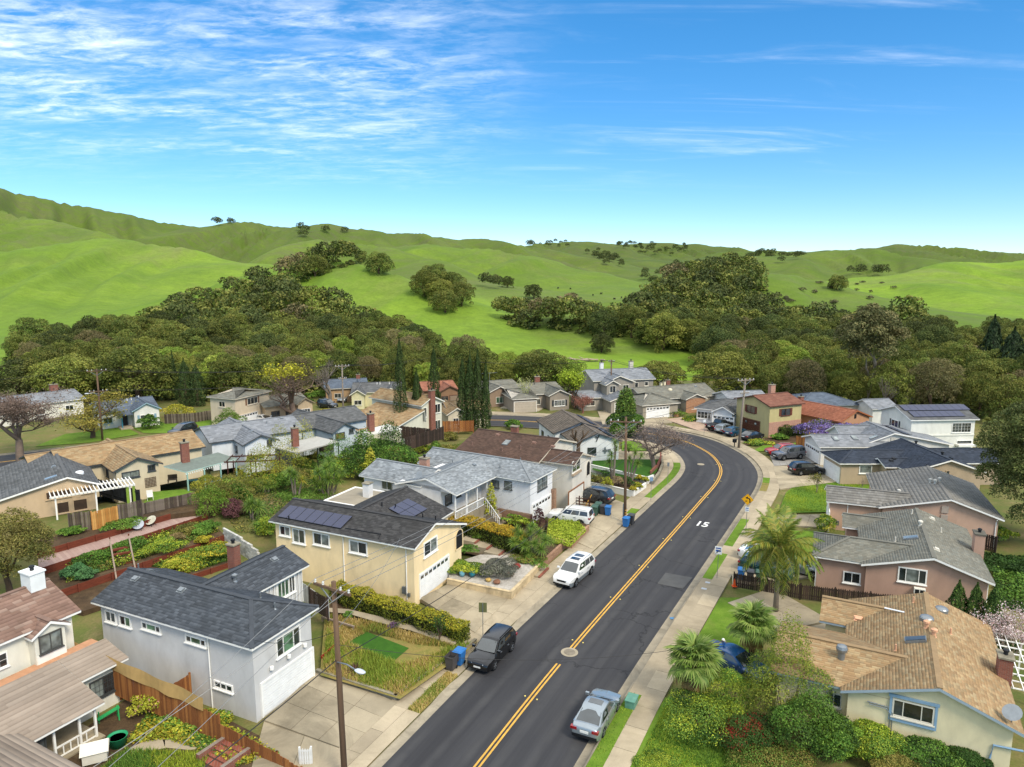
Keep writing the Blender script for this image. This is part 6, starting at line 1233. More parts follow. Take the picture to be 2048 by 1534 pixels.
def car(label,kind,col,loc,rz,group=None,sun=False,cat='car',name=None,cladding=None,hood_open=False):
 k=CARS[kind];L_,W,H=k['L'],k['W'],k['H'];t=thing(name or('pickup_truck' if kind=='pickup' else 'parked_car'),label,cat,loc,rz,group);hw=W/2;xs=sorted(set(np.round(np.linspace(-L_/2,L_/2,56),3))|set(np.round([-L_/2+.03,L_/2-.03,-L_/2+.08,L_/2-.08],3)))
 xa=[k['ax'][0]*L_,k['ax'][1]*L_];rw=k['rw'];ra=rw*1.13;ws0,ws1=k['ws'][0]*L_,k['ws'][1]*L_;rr1,rr0=k['rr'][0]*L_,k['rr'][1]*L_;belt=k['belt']
 deck=[(-L_/2,k['rdeck']-.30),(-L_/2+.03,k['rdeck']-.1),(-L_/2+.10,k['rdeck']-.01),(rr0-.02,k['rdeck']+.01),(rr0+.2,belt),(ws0,k['hood'][1]),(L_/2-.75,(k['hood'][0]+k['hood'][1])/2+.05),(L_/2-.16,k['hood'][0]+.03),(L_/2-.04,k['hood'][0]-.14),(L_/2,k['hood'][0]-.30)]
 bot=[(-L_/2,k['clear']+.18),(-L_/2+.2,k['clear']+.06),(-L_/2+.7,k['clear']),(L_/2-.7,k['clear']),(L_/2-.15,k['clear']-.02),(L_/2,k['clear']+.08)]
 V=[];F=[];Mi=[];n=12
 for x in xs:
  s=abs(x)/(L_/2);pw=1-.16*max(0,(s-.72)/.28)**2.2-.05*max(0,(s-.95)/.05);w=hw*pw;zd=_ip(x,deck);zb=_ip(x,bot)
  for a in xa:
   if abs(x-a)<ra:zb=max(zb,rw+math.sqrt(ra*ra-(x-a)**2))
  zb=min(zb,zd-.05);zs=min(zd-.03,belt*.86 if zd>belt*.8 else zd-.03);zm_=max(zb+.01,min(zs-.01,belt*.56));wt=w*(.93 if rr0<x<ws0 else.86)
  half=[(0,zb),(w*.94,zb),(w*.985,zm_),(w*.97,zs),(wt,zd),(wt*.5,zd+.025),(0,zd+.035)]
  V+=[(x,y,z)for y,z in half]+[(x,-y,z)for y,z in half[5:0:-1]]
 for i in range(len(xs)-1):
  for j in range(n):a=i*n+j;b=i*n+(j+1)%n;F.append((a,b,b+n,a+n));Mi.append(1 if j in(0,11)else(0 if not(cladding and j in(1,10))else 2))
 F.append(tuple(range(n))[::-1]);F.append(tuple((len(xs)-1)*n+j for j in range(n)));Mi+=[0,0]
 mb=MB();mb.v=V;mb.f=[f[::-1]for f in F];mb.m=Mi;me=mb.mesh('body',[col,TRIMB,cladding or TRIMB],True);me.set_sharp_from_angle(angle=R(38));nobj('body',me,t)
# cabin: belt line to roof with tumblehome
 ns=14;wb=hw*.925;wr=hw*.74;zr=H;bl=lambda u:rr0+(ws0-rr0)*u;tl=lambda u:rr1+(ws1-rr1)*u
 def side(u,v,s,o=0.):
  ww=1-.05*abs(2*u-1)**3;zt=zr-.055-.05*abs(2*u-1)**2.2;x=bl(u)+(tl(u)-bl(u))*v;y=(wb+(wr-wb)*v**1.15)*ww+o;return Vector((x,s*y,belt-.02+(zt-belt+.02)*v))
 cb_=MB();g=[]
 for i in range(ns+1):
  u=i/ns;row=[side(u,0,1),side(u,.5,1),side(u,1,1)];e=row[-1];c=Vector((e.x,0,zr-.05*abs(2*u-1)**2.2));row+=[Vector((e.x,e.y*.55,e.z+(c.z-e.z)*.8)),c,Vector((e.x,-e.y*.55,e.z+(c.z-e.z)*.8)),side(u,1,-1),side(u,.5,-1),side(u,0,-1)];g.append(row)
 m_=9;cb_.v=[tuple(v)for r in g for v in r]
 for i in range(ns):
  for j in range(m_-1):a=i*m_+j;cb_.f.append((a,a+m_,a+m_+1,a+1));cb_.m.append(0)
 cb_.f+=[tuple(range(m_)),tuple(ns*m_+j for j in range(m_))[::-1]];cb_.m+=[0,0];me=cb_.mesh('cabin',col,True);me.set_sharp_from_angle(angle=R(35));nobj('cabin',me,t)
 def glass(nm,q,off_):n_=(q[1]-q[0]).cross(q[2]-q[0]).normalized();n_=n_ if n_.dot(off_)>0 else-n_;MB().face([p+n_*.008 for p in q]).build(nm,CARGLASS,t)
 c0,c1=side(1,.05,1),side(1,.05,-1);e0,e1=side(1,.94,1),side(1,.94,-1);i_=Vector((0,.09,0));mid=Vector((.02,0,.02))
 def pane(nm,u,fx):
  a,b,c,d=side(u,.06,1)-i_,side(u,.93,1)-i_*.6,side(u,.93,-1)+i_*.6,side(u,.06,-1)+i_;up=Vector((0,0,.045));o=Vector((fx*.012,0,.008));MB().add([a+o,b+o,(b+c)/2+up*.9+o,c+o,d+o,(a+d)/2+Vector((fx*.05,0,0))+o],[(0,1,2,5),(5,2,3,4)]if fx<0 else[(5,2,1,0),(4,3,2,5)]).build(nm,CARGLASS,t)
 pane('windscreen',1,1);pane('rear_window',0,-1)
 for s in(1,-1):
  for(u0,u1)in k['wins']:
   uu0,uu1=1-u0,1-u1;q=[side(uu0,.13,s,.012),side(uu0,.86,s,.012),side((uu0+uu1)/2,.86,s,.012),side(uu1,.86,s,.012),side(uu1,.13,s,.012)];MB().face(q if s>0 else q[::-1]).build('side_window',CARGLASS,t)
  if k['rails']:p=[side(.08,1,s),side(.5,1,s),side(.9,1,s)];MB().tube([q+Vector((0,-s*.07,.05))for q in p],.022,5).build('roof_rail',TRIMB if col in(BLK,GRY,TEAL)else CHROME,t)
  x=ws0-.12;MB().box(x-.1,s*hw*.94,belt+.02,x+.06,s*(hw+.16),belt+.17).build('mirror',col,t)
  for q in(.1,-.14):
   x=q*L_;MB().box(x-.1,s*(hw*.985)-.012,belt*.80,x+.1,s*(hw*.985)+.03,belt*.80+.035).build('door_handle',CHROME if kind!='box_suv' else TRIMB,t)
  for q in(ws0-.35,(ws0+rr0)/2-.1,xa[1]+ra+.08):MB().box(q-.006,s*hw*.965,k['clear']+.1,q+.006,s*(hw*.985+.004),belt*.9).build('door_seam',TRIMB,t)
  yf=hw*.8;zf=k['hood'][0]-.14;MB().add([(L_/2-.03,s*hw*.42,zf+.07),(L_/2-.03,s*hw*.42,zf-.05),(L_/2-.16,s*hw*.82,zf-.03),(L_/2-.34,s*hw*.90,zf+.12),(L_/2-.18,s*hw*.74,zf+.14)],[(0,1,2,3,4)]if s<0 else[(4,3,2,1,0)]).build('headlight',HEADL,t)
  for v in t.children[-1].data.vertices:v.co.x+=.035;v.co.y+=s*.02
  zt=k['rdeck']-.14;MB().box(-L_/2-.004,s*hw*.50,zt-.09,-L_/2+.22,s*hw*.92,zt+.07).build('tail_light',TAILL,t)
  for a in xa:
   ty,rm=wheel_mesh(rw);wl=nobj('wheel',ty,t);wl.location=(a,s*(hw-.13),rw);nobj('rim',rm,wl)
 MB().box(L_/2-.06,-hw*.42,k['hood'][0]-.26,L_/2+.012,hw*.42,k['hood'][0]-.12).build('grille',TRIMB,t);MB().box(L_/2-.1,-hw*.8,k['clear']+.06,L_/2+.008,hw*.8,k['clear']+.2).build('front_bumper',TRIMB,t);MB().box(-L_/2-.012,-hw*.82,k['clear']+.14,-L_/2+.1,hw*.82,k['clear']+.32).build('rear_bumper',TRIMB,t)
 MB().box(L_/2-.02,-.26,k['clear']+.2,L_/2+.018,.26,k['clear']+.32).build('number_plate',PLATE,t);MB().box(-L_/2-.02,-.26,k['rdeck']-.32,-L_/2+.06,.26,k['rdeck']-.18).build('number_plate',PLATE,t)
 for x0_,x1_ in[(ws1-.25,ws1-.75),(ws1-1.0,ws1-1.6)][:int(sun)]:
  MB().add([(x,y,H+(.012 if y==0 else-.006))for x in(x0_,x1_)for y in(-.42,0,.42)],[(0,1,4,3),(1,2,5,4)]).build('sunroof',CARGLASS,t)
 if kind=='pickup':MB().box(-L_/2+.12,-hw*.78,k['rdeck']-.05,rr0-.1,hw*.78,k['rdeck']+.045).build('bed_cover',TRIMB,t)
 return t
def car_w(label,kind,col,f,r,side,z=.0,cat='car',**kw):
 """placed by the contact points of the two visible wheels (front, rear); side +1 = the car's left wheels"""
 a=P(*f,z);b=P(*r,z);d=(a-b).normalized();lf=Vector((-d.y,d.x,0));k=CARS[kind];m=b.lerp(a,.5)-lf*side*(k['W']/2-.12)-d*(k['ax'][0]+k['ax'][1])/2*k['L'];m.z=z
 return car(label,kind,col,m,math.atan2(d.y,d.x),cat=cat,**kw)
BLK=paint('black','#0c0d0f');WHT=paint('white','#dcdcd8',.05);SIL=paint('silver','#97a0a4',.6);GRY=paint('grey','#55585e',.5);BLU=paint('blue','#123f6e',.4);TEAL=paint('teal','#1c4a63',.4);RED=paint('red','#a3121c',.3);GRN=paint('green','#14403a',.4);DGR=paint('dark_grey','#2a2e33',.4)
car_w('black compact SUV parked at the kerb beside the blue and grey bins','suv',BLK,(987,1340.8),(1022.9,1301.6),1,.03)
car_w('white SUV with two roof glass panels parked at the kerb above the gravel garden','big_suv',WHT,(1151,1173.4),(1180.8,1148.8),1,.03,sun=2,cladding=SIL)
car_w('silver sedan with sunroof parked at the right kerb at the bottom','sedan',SIL,(1234,1421),(1204,1476),-1,.03,sun=1)
car_w('white boxy SUV on the driveway of the white house','box_suv',WHT,(1112,1046.4),(1159.2,1053.2),1,.2)
car_w('dark grey SUV behind the row of bins on the driveway','big_suv',DGR,(1153,1001),(1204,1011),1,.2)
car_w('grey SUV on the paver driveway beside the red car','box_suv',GRY,(1564,921.6),(1603,918),1,.16)
car_w('black SUV facing the beige house garage behind the young tree','suv',BLK,(1641,949.7),(1598.6,951.7),-1,.16)
car_w('black pickup truck in front of the small white house','pickup',BLK,(1463.6,857),(1431,863.5),-1,.16,cat='pickup')
car_w('blue station wagon between the silver wagon and the dark sedan','wagon',TEAL,(1489,868.7),(1468.7,873.8),-1,.16)
car_w('dark sedan in front of the brown garage door of the two-storey house','sedan',DGR,(1523,877),(1501,882),-1,.16)
car_w('silver station wagon between the pickup and the blue wagon','wagon',SIL,(1470,861.5),(1447,868.5),-1,.16)
def car_c(label,kind,col,c,to,z=.1,**k):a=P(*c,z);b=P(*to,z);d=b-a;return car(label,kind,col,(a.x,a.y,z),math.atan2(d.y,d.x),**k)
car_c('red car half hidden behind the grey SUV','wagon',RED,(1562,907),(1500,910),.16)
car_c('blue sedan with its door open behind the fan palms','sedan',BLU,(1470,1338),(1530,1368),.14)
car_c('dark green car behind the dark wooden fence under the feather palm','wagon',GRN,(1533,1147),(1600,1165),.16);car_c('white car beyond the dark green car under the feather palm','sedan',WHT,(1530,1122),(1600,1137),.16);car_c('silver sedan nearest the pink house wall under the feather palm','sedan',SIL,(1600,1142),(1660,1158),.16)
car_c('dark pickup-style SUV on the far left street by the lawn','big_suv',DGR,(366,868),(330,878),.06);car_c('white sedan on the driveway of the two-storey beige house','sedan',WHT,(527,844),(560,848),.1);car_c('silver wagon parked on the far street below the bare tree','wagon',SIL,(610,834),(660,829),.06)
car_c('dark blue car beside the yellow bush on the far street','suv',DGR,(655,815),(700,822),.1);car_c('silver car on the far driveway left of the cypresses','sedan',SIL,(690,801),(680,806),.1);car_c('grey car roof showing behind the two-storey tan roof house','sedan',GRY,(902,805),(940,806),.1)
# ------------------------------------------------------------------ street furniture
WOODP=mat('pole_wood','#6b5542',.95,.25,1.5,12,.6,stretch=(6,6,.25));WOODPG=mat('pole_wood_grey','#8a7f72',.95,.2,1.5,12,.6,stretch=(6,6,.25));INSUL=mat('insulator','#c8c8c4',.3,.05,3,30,0,0,.6);WIRE=mat('wire_black','#1b1b1c',.6,.05);WIREL=mat('wire_grey','#808180',.5,.05,3,30,0,.4)
POLES={}
def pole(key,label,base,top,arms=((0.3,2.4),),rz=0.,m=None,r=.17,lamp=None,bands=False,z=0.):
 b=P(*base,z);h=PY(*top,b.y).z-z;t=thing('utility_pole',label,'utility pole',b,rz);x0=PY(*top,b.y).x-b.x;ca,sa=math.cos(-rz),math.sin(-rz);lx,ly=x0*ca,x0*sa
 MB().tube([(0,0,-.5),(lx*.5,ly*.5,h*.5),(lx,ly,h)],[r,r*.9,r*.72],10).build('pole_shaft',m or WOODP,t,smooth=True);ends=[]
 for d,wd in arms:
  zz=h-d;f=zz/h;cx,cy=lx*f,ly*f;MB().box(cx-wd/2,cy-.2,zz-.07,cx+wd/2,cy-.09,zz+.07).build('crossarm',m or WOODP,t);pts=[]
  for s in(-.46,-.24,.24,.46):MB().lathe([(.05,0),(.07,.04),(.045,.09),(.07,.13),(.04,.2)],8,0,(cx+wd*s,cy-.145,zz+.07)).build('insulator',INSUL,t);pts.append(Vector((cx+wd*s,cy-.145,zz+.28)))
  MB().bar((cx,cy-.14,zz-.7),(cx+wd*.33,cy-.14,zz-.06),.05,.05).bar((cx,cy-.14,zz-.7),(cx-wd*.33,cy-.14,zz-.06),.05,.05).build('brace',METAL_G,t);ends.append(pts)
 if lamp:
  zl,dx=lamp;f=zl/h;cx,cy=lx*f,ly*f;MB().tube([(cx,cy-.1,zl),(cx+dx*.5,cy-.3,zl+.25),(cx+dx*.8,cy-.35,zl+.2)],.035,6).build('lamp_arm',METAL_G,t);MB().lathe([(.05,-.12),(.16,-.06),(.2,.05),(.12,.14),(.03,.17)],10,0,(0,0,0),Matrix.Translation((cx+dx,cy-.35,zl+.18))@Matrix.Diagonal((1.8,.9,.7,1))).build('lamp_head',mat('lamp_housing','#c5cbcf',.4,.05,3,30,0,.3),t)
 if bands:
  for zz in(1.5,1.2,.95):MB().lathe([(r*1.02,zz),(r*1.02,zz+.08)],10,0,(0,0,0)).build('reflector_band',YPAINT,t)
  MB().box(-.28,-.1,0,-.18,.1,2.2).build('conduit',METAL_G,t)
 Mw=Matrix.Translation(b)@Matrix.Rotation(rz,4,'Z');POLES[key]=([[Mw@p for p in e]for e in ends],[Mw@Vector((lx*f,ly*f-.15,h*f))for f in(.62,.7,.76)],b,h);return t
pole('A','leaning brown utility pole with street lamp in the left foreground',(690,1560),(667,1163),((.35,2.6),),R(-32),lamp=(6.9,1.9));pole('B','brown utility pole with yellow bands beside the blue bin on the kerb',(1250,1047),(1252,834),((.5,3.4),),R(-10),bands=True)
pole('C','grey utility pole with T-shaped crossarm in front of the two-storey olive house',(1477,897),(1491,757),((.25,3.0),(2.2,1.6)),R(20),WOODPG,.2);pole('D','brown utility pole with double crossarms and lamp at the far left',(205,880),(193,738),((.3,2.8),(3.6,2.6)),R(30),lamp=(7.6,-1.6));pole('E','pale utility pole beside the far street left of the tan roofs',(687,838),(684,729),((.3,2.6),(2.6,1.4)),R(25),WOODPG,.17);pole('F','brown utility pole in front of the two-storey grey house',(1221,812),(1223,719),((.4,1.3),),0,r=.16);pole('G','far utility pole between the cypress trees',(858,770),(859,713),((.3,2.2),(1.6,2.2),(2.6,1.6)),0,r=.15)
def wire(label,a,b,sag=.6,r=.018,m=None,group=None,name='overhead_wire'):
 n=14;a=Vector(a);b=Vector(b);pts=[a.lerp(b,i/n)-Vector((0,0,sag*4*(i/n)*(1-i/n)))for i in range(n+1)];return MB().tube(pts,r,4).build(name,m or WIREL,None,label=label,cat='wire',group=group)
def pe(k,arm,i):return POLES[k][0][arm][i]
def pm(k,i):return POLES[k][1][i]
for i in range(4):wire('pale power line from the left foreground pole to the pole with yellow bands',pe('A',0,i),pe('B',0,i),.9,.016,WIREL,'power lines between the two near poles')
wire('thick black telephone cable from the left foreground pole to the pole with yellow bands',pm('A',0),pm('B',0),1.0,.028,WIRE)
off_A=POLES['A'][2]
for i,(dx,dy,dz)in enumerate(((-9,-22,9),(-7,-22,9.3),(-12,-20,8.6))):wire('pale power line running from the left foreground pole out of the bottom edge',pe('A',0,i+(i>0)),(off_A.x+dx,off_A.y+dy,dz),.5,.016,WIREL,'power lines leaving at the lower left')
wire('thick black cable from the left foreground pole down to the lower left',pm('A',0),(off_A.x-13,off_A.y-20,4.6),.5,.035,WIRE)
wire('thin service wire from the foreground pole across the road to the right',pm('A',1),(13.5,41,4.4),1.1,.014,WIRE);wire('thin service wire from the foreground pole to the grey house',pm('A',2),hL1.root.matrix_basis@Vector((-.3,.4,5.4)),.4,.014,WIRE);wire('thin service wire from the foreground pole to the yellow house',pm('A',2),hL2.root.matrix_basis@Vector((-1.2,.4,5.6)),.5,.014,WIREL);wire('thin service wire from the banded pole to the white house',pm('B',2),hL3.root.matrix_basis@Vector((-1,-3,6.3)),.4,.014,WIREL);wire('thin service wire from the banded pole to the brown roofed house',pm('B',1),hL4.root.matrix_basis@Vector((-1,-4.5,6.2)),.4,.014,WIREL)
for i in(0,3):wire('power line from the banded pole to the grey T-shaped pole',pe('B',0,i),pe('C',0,i),.8,.018,WIRE,'power lines between the banded pole and the T-shaped pole')
for i in(0,1,3):wire('power line from the grey T-shaped pole to the pole by the two-storey grey house',pe('C',0,i),pe('F',0,i),.9,.02,WIRE,'power lines along the far bend');wire('power line from the two-storey grey house pole to the far cypress pole',pe('F',0,i),pe('G',0,i),1.2,.022,WIRE,'power lines behind the far houses');wire('power line from the far left pole to the pale pole',pe('D',0,i),pe('E',0,i),.9,.02,WIRE,'upper power lines along the far left street');wire('power line from the pale pole to the far cypress pole',pe('E',0,i),pe('G',0,i),.8,.02,WIRE,'power lines behind the tan roofs')
for i in(0,3):wire('lower power line from the far left pole to the pale pole',pe('D',1,i),pe('E',1,i),.8,.02,WIRE,'lower power lines along the far left street');wire('power line from the far left pole out of the left edge',pe('D',0,i),POLES['D'][2]+Vector((-60,-30,10.5)),1,.02,WIRE,'power lines leaving at the left edge')
# signs
SIGNY=mat('sign_yellow','#e3a514',.5,.04);SIGNW=mat('sign_white','#dfe2e2',.5,.04);SIGNB=mat('sign_back','#8a8c78',.5,.1,3,30,0,.5);SIGNK=mat('sign_black','#141414',.6,.03);SIGNBL=mat('sign_blue','#2a4f9a',.5,.04);GALV=mat('sign_post','#8c9092',.5,.08,3,30,0,.6);SIGNR=mat('sign_red','#b03030',.5,.04)
def text_mesh(body,size,m,name='lettering',bold=.0):
 cu=bpy.data.curves.new('t','FONT');cu.body=body;cu.size=size;cu.align_x='CENTER';cu.align_y='CENTER';cu.offset=bold;o=bpy.data.objects.new('t',cu);me=bpy.data.meshes.new_from_object(o);me.name=name;me.materials.clear();me.materials.append(m);bpy.data.objects.remove(o);bpy.data.curves.remove(cu);return me
def face_cam(loc):return math.atan2(loc.x,loc.y)*-1
p=P(1492,1058,.13);t=thing('warning_sign','yellow diamond curve warning sign with black bent arrow','road sign',p,R(-24));hp=PY(1492,975,p.y).z;hc=PY(1495,999,p.y).z-.13
MB().tube([(0,.03,0),(0,.03,hc+.3)],.03,6).build('post',GALV,t);s_=.62
MB().add([(0,0,hc-s_),(s_,0,hc),(0,0,hc+s_),(-s_,0,hc),(0,.015,hc-s_),(s_,.015,hc),(0,.015,hc+s_),(-s_,.015,hc)],[(0,1,2,3),(7,6,5,4),(0,4,5,1),(1,5,6,2),(2,6,7,3),(3,7,4,0)]).build('diamond_plate',SIGNY,t)
ar=[(.2,-.33),(.32,-.33),(.32,-.05),(.3,.06),(.22,.16),(.02,.22),(.06,.34),(-.2,.2),(-.02,.02),(-.0,.11),(.14,.07),(.2,-.02)];MB().face([(x-.02,-.004,hc+y)for x,y in ar]).build('arrow',SIGNK,t)
bd=MB()
for i in range(4):
 a=[(0,-1),(1,0),(0,1),(-1,0)];(x0,y0),(x1,y1)=a[i],a[(i+1)%4];q=.9*s_;q2=.93*s_;bd.add([(x0*q,-.004,hc+y0*q),(x1*q,-.004,hc+y1*q),(x1*q2,-.004,hc+y1*q2),(x0*q2,-.004,hc+y0*q2)],[(0,1,2,3)])
bd.build('border',SIGNK,t);o=nobj('lettering',text_mesh('15',.22,SIGNK,bold=.008),t);o.rotation_euler=(R(90),0,0);o.location=(-.14,-.006,hc-.2)
MB().box(-.2,-.0,hc-1.32,.2,.015,hc-.8).build('lower_plate',SIGNW,t);MB().box(-.15,-.004,hc-1.0,.15,-.001,hc-.9).box(-.15,-.004,hc-1.2,.15,-.001,hc-1.12).build('lower_marks',SIGNBL,t)
p=P(*zM(940,1105),.13);t=thing('parking_sign','white sign with blue truck symbol on a thin post by the right kerb','road sign',p,R(-18));hc=PY(*zM(957,822),p.y).z-.13
MB().tube([(0,.03,0),(.05,.03,hc+.3)],.025,6).build('post',GALV,t);MB().box(-.28,0,hc-.36,.32,.015,hc+.36).build('plate',SIGNW,t);MB().box(-.2,-.004,hc-.12,.05,-.001,hc+.06).box(.07,-.004,hc-.12,.24,-.001,hc-.02).box(-.2,-.004,hc+.14,.22,-.001,hc+.25).build('truck_symbol',SIGNBL,t);MB().bar((-.2,-.005,hc-.28),(.22,-.005,hc+.1),.05,.05,0,(0,1,0)).build('slash',SIGNK,t)
p=P(966,1275,.13);t=thing('street_sign','olive back of a street sign on a thin post beside the black SUV','road sign',p,R(-5));hc=PY(966,1215,p.y).z-.13;MB().tube([(0,-.03,0),(0,-.03,hc+.35)],.028,6).build('post',GALV,t);MB().box(-.3,0,hc-.38,.3,.015,hc+.38).build('plate',mat('sign_back_olive','#6f7148',.6,.1,3,30,0,.3),t)
p=P(*zW(1035,955),.13);t=thing('street_sign','small blue-grey sign on a thin post beside the white planter wall','road sign',p,0);hc=PY(*zW(1040,672),p.y).z-.13;MB().tube([(0,.03,0),(0,.03,hc+.25)],.025,6).build('post',GALV,t);MB().box(-.2,0,hc-.25,.2,.015,hc+.25).build('plate',mat('sign_bluegrey','#7d97b0',.5,.08),t)
p=P(*zW(1265,740),.13);t=thing('street_sign','slim grey sign post on the verge at the inside of the bend','road sign',p,0);hc=PY(*zW(1272,470),p.y).z-.13;MB().tube([(0,.03,0),(0,.03,hc+.25)],.022,6).build('post',GALV,t);MB().box(-.14,0,hc-.25,.14,.015,hc+.25).build('plate',GALV,t)
p=P(*zF(462,445),.13);t=thing('street_sign','small round white sign on a post behind the pickup truck','road sign',p,0);hc=PY(*zF(465,358),p.y).z-.13;MB().tube([(0,.03,0),(0,.03,hc)],.025,6).build('post',GALV,t);MB().box(-.22,0,hc-.2,.22,.02,hc+.25).build('plate',SIGNW,t)
p=P(*zF(640,508),.13);t=thing('mailbox','black box on a stand at the pavement edge beside the T-shaped pole','mailbox',p,R(20));MB().bar((0,0,0),(0,0,.7),.1,.1).build('stand',METAL_D,t);MB().box(-.25,-.2,.7,.25,.2,1.25).build('box',METAL_D,t)
# painted 15, manhole, patches, studs
me=text_mesh('15',2.1,WPAINT,bold=.05);c=P(*zM(788,560));k=near_i(c.x,c.y);o=nobj('speed_lettering',me,road);o.location=(c.x,c.y,.064);o.rotation_euler=(0,0,math.atan2(CT[k][1],CT[k][0])-R(90));o.scale=(.68,1.0,1)
c=P(1139,1306);t=thing('manhole_cover','round concrete manhole cover in the gap of the yellow line','manhole',(c.x,c.y,.03));MB().lathe([(.62,0),(.62,.045)],24).build('collar',GUTTER,t);MB().lathe([(.42,.0),(.42,.052)],20).build('lid',mat('manhole_lid','#7d7464',.8,.2),t)
c=P(*zW(1718,473));t=thing('manhole_cover','pale round utility cover in the far lane of the bend','manhole',(c.x,c.y,.03));MB().lathe([(.5,0),(.5,.035)],18).build('lid',GUTTER,t)
q=[P(*zM(a,b),.052)for a,b in((415,1050),(690,1100),(590,1215),(330,1160))];MB().face(q[::-1]).build('asphalt_patch',mat('patch_asphalt','#4f4f4e',.9,.12,1.2,30,.2),road)
YST=mat('yellow_stud','#d8c46a',.5,.05);me=MB().box(-.05,-.05,0,.05,.05,.025).mesh('road_stud',YST)
for k in range(6,110,7):
 for s in(-.42,.42):o=nobj('road_stud',me,road);o.location=off(k,s,.058)
for a,b in((1340,1236),(1345,1238)):pass
q=P(1345,1237,.012);MB().box(-.2,-.15,0,.2,.15,.003).build('blue_utility_mark',mat('blue_spray','#4f7fa8',.9,.3),road,loc=(q.x,q.y,.045))
for a,b in((848,1150),(808,1213)):q=P(*zM(a,b),.13);MB().box(-.22,-.16,0,.22,.16,.012).build('meter_lid',mat('meter_lid','#b0b4b6',.6),None,loc=(q.x,q.y,.127),rz=R(-25),label='small pale utility lid set in the right verge' if a<840 else 'pale utility lid by the grass patch in the right verge',cat='utility lid')
# bins
def bin_(label,loc,rz,col,open_=False,group=None,s=1.):
 t=thing('wheelie_bin',label,'bin',loc,rz,group);m=mat('bin_'+col[1:],col,.5,.06,3,30,.05);w,d,h=.30,.34,.95;mb=MB().add([(-w*.78,-d*.75,.06),(w*.78,-d*.75,.06),(w*.78,d*.75,.06),(-w*.78,d*.75,.06),(-w,-d,h),(w,-d,h),(w,d,h),(-w,d,h)],[(0,3,2,1),(0,1,5,4),(1,2,6,5),(2,3,7,6),(3,0,4,7)]+([]if open_ else[(4,5,6,7)]));mb.box(-w-.03,-d-.03,h-.06,w+.03,-d,h).box(-w-.03,d,h-.06,w+.03,d+.03,h);mb.build('body',m,t)
 if open_:MB().add([(-w*.9,-d*.9,h-.25),(w*.9,-d*.9,h-.25),(w*.9,d*.9,h-.25),(-w*.9,d*.9,h-.25)],[(0,1,2,3)]).build('interior',DARK,t);MB().box(-w,d+.03,h-.55,w,d+.08,h+.05).build('lid',m,t)
 else:MB().add([(-w-.03,-d-.05,h),(w+.03,-d-.05,h),(w+.03,d+.05,h),(-w-.03,d+.05,h),(-w*.8,-d*.8,h+.09),(w*.8,-d*.8,h+.09),(w*.8,d*.8,h+.09),(-w*.8,d*.8,h+.09)],[(4,5,6,7),(0,1,5,4),(1,2,6,5),(2,3,7,6),(3,0,4,7)]).build('lid',m,t)
 MB().tube([(-w,d+.08,h-.05),(w,d+.08,h-.05)],.02,6).build('handle',m,t)
 for sx in(-1,1):MB().lathe([(.1,-.03),(.1,.03)],10,0,(0,0,0),Matrix.Translation((sx*w*.8,d*.7,.1))@Matrix.Rotation(R(90),4,'Y')).build('wheel',TYRE,t)
 t.scale=(s,s,s);return t
B_,G_,K_='#2a6aa8','#3d5a4c','#3e3f42'
bin_('open grey bin beside the blue bin in front of the black SUV',P(903,1338,.14),R(-25),'#4a4644',True,s=1.1);bin_('blue bin beside the open grey bin in front of the black SUV',P(919,1328,.14),R(-25),B_,s=1.1)
bin_('blue bin at the kerb below the banded pole',P(1252,1053,.05),R(-30),B_,s=1.05);bin_('dark grey bin at the kerb behind the blue one at the banded pole',P(1262,1047,.05),R(-30),K_,s=1.05)
bin_('front green bin of the row behind the white boxy SUV',P(1189,1031,.2),R(-20),G_,s=1.15);bin_('rear green bin of the row behind the white boxy SUV',P(1196,1025,.2),R(-20),G_,s=1.15);bin_('dark bin between the green and blue bins on the driveway',P(1206,1028,.2),R(-20),K_,s=1.05);bin_('blue bin at the right end of the driveway row',P(1216,1030,.2),R(-20),B_,s=1.05)
bin_('green bin under the gridded window of the bend house',P(1203,916,.16),R(10),G_);bin_('blue bin under the gridded window of the bend house',P(1213,917,.16),R(10),B_);bin_('blue bin behind the dark fence near the orange cone',P(1482,1158,.16),R(-20),B_);bin_('grey bin behind the dark fence near the orange cone',P(1500,1162,.16),R(-20),K_);bin_('green bin behind the dark fence near the dark green car',P(1518,1163,.16),R(-20),G_);bin_('blue bin by the far wide garage door',P(1014,803,.1),0,B_);bin_('grey bin by the far wide garage door',P(1008,803,.1),0,K_)
p=P(*zM(1118,1188),.14);t=thing('traffic_cone','small orange traffic cone by the dark wooden fence','cone',p);MB().box(-.2,-.2,0,.2,.2,.04).build('base',mat('cone_orange','#d8541c',.6),t);MB().lathe([(.15,.04),(.04,.7)],12).build('body',MATS['cone_orange'],t)
p=P(1263,1410,.13);t=thing('utility_box','small green utility box on the grass verge beside the silver sedan','utility box',p,R(-25));MB().box(-.3,-.45,0,.3,.45,.45).build('body',mat('utility_green','#5a8a78',.6,.12,stain='#8aa89a',stain_amt=.4),t);MB().box(-.33,-.48,.45,.33,.48,.52).build('lid',MATS['utility_green'],t)
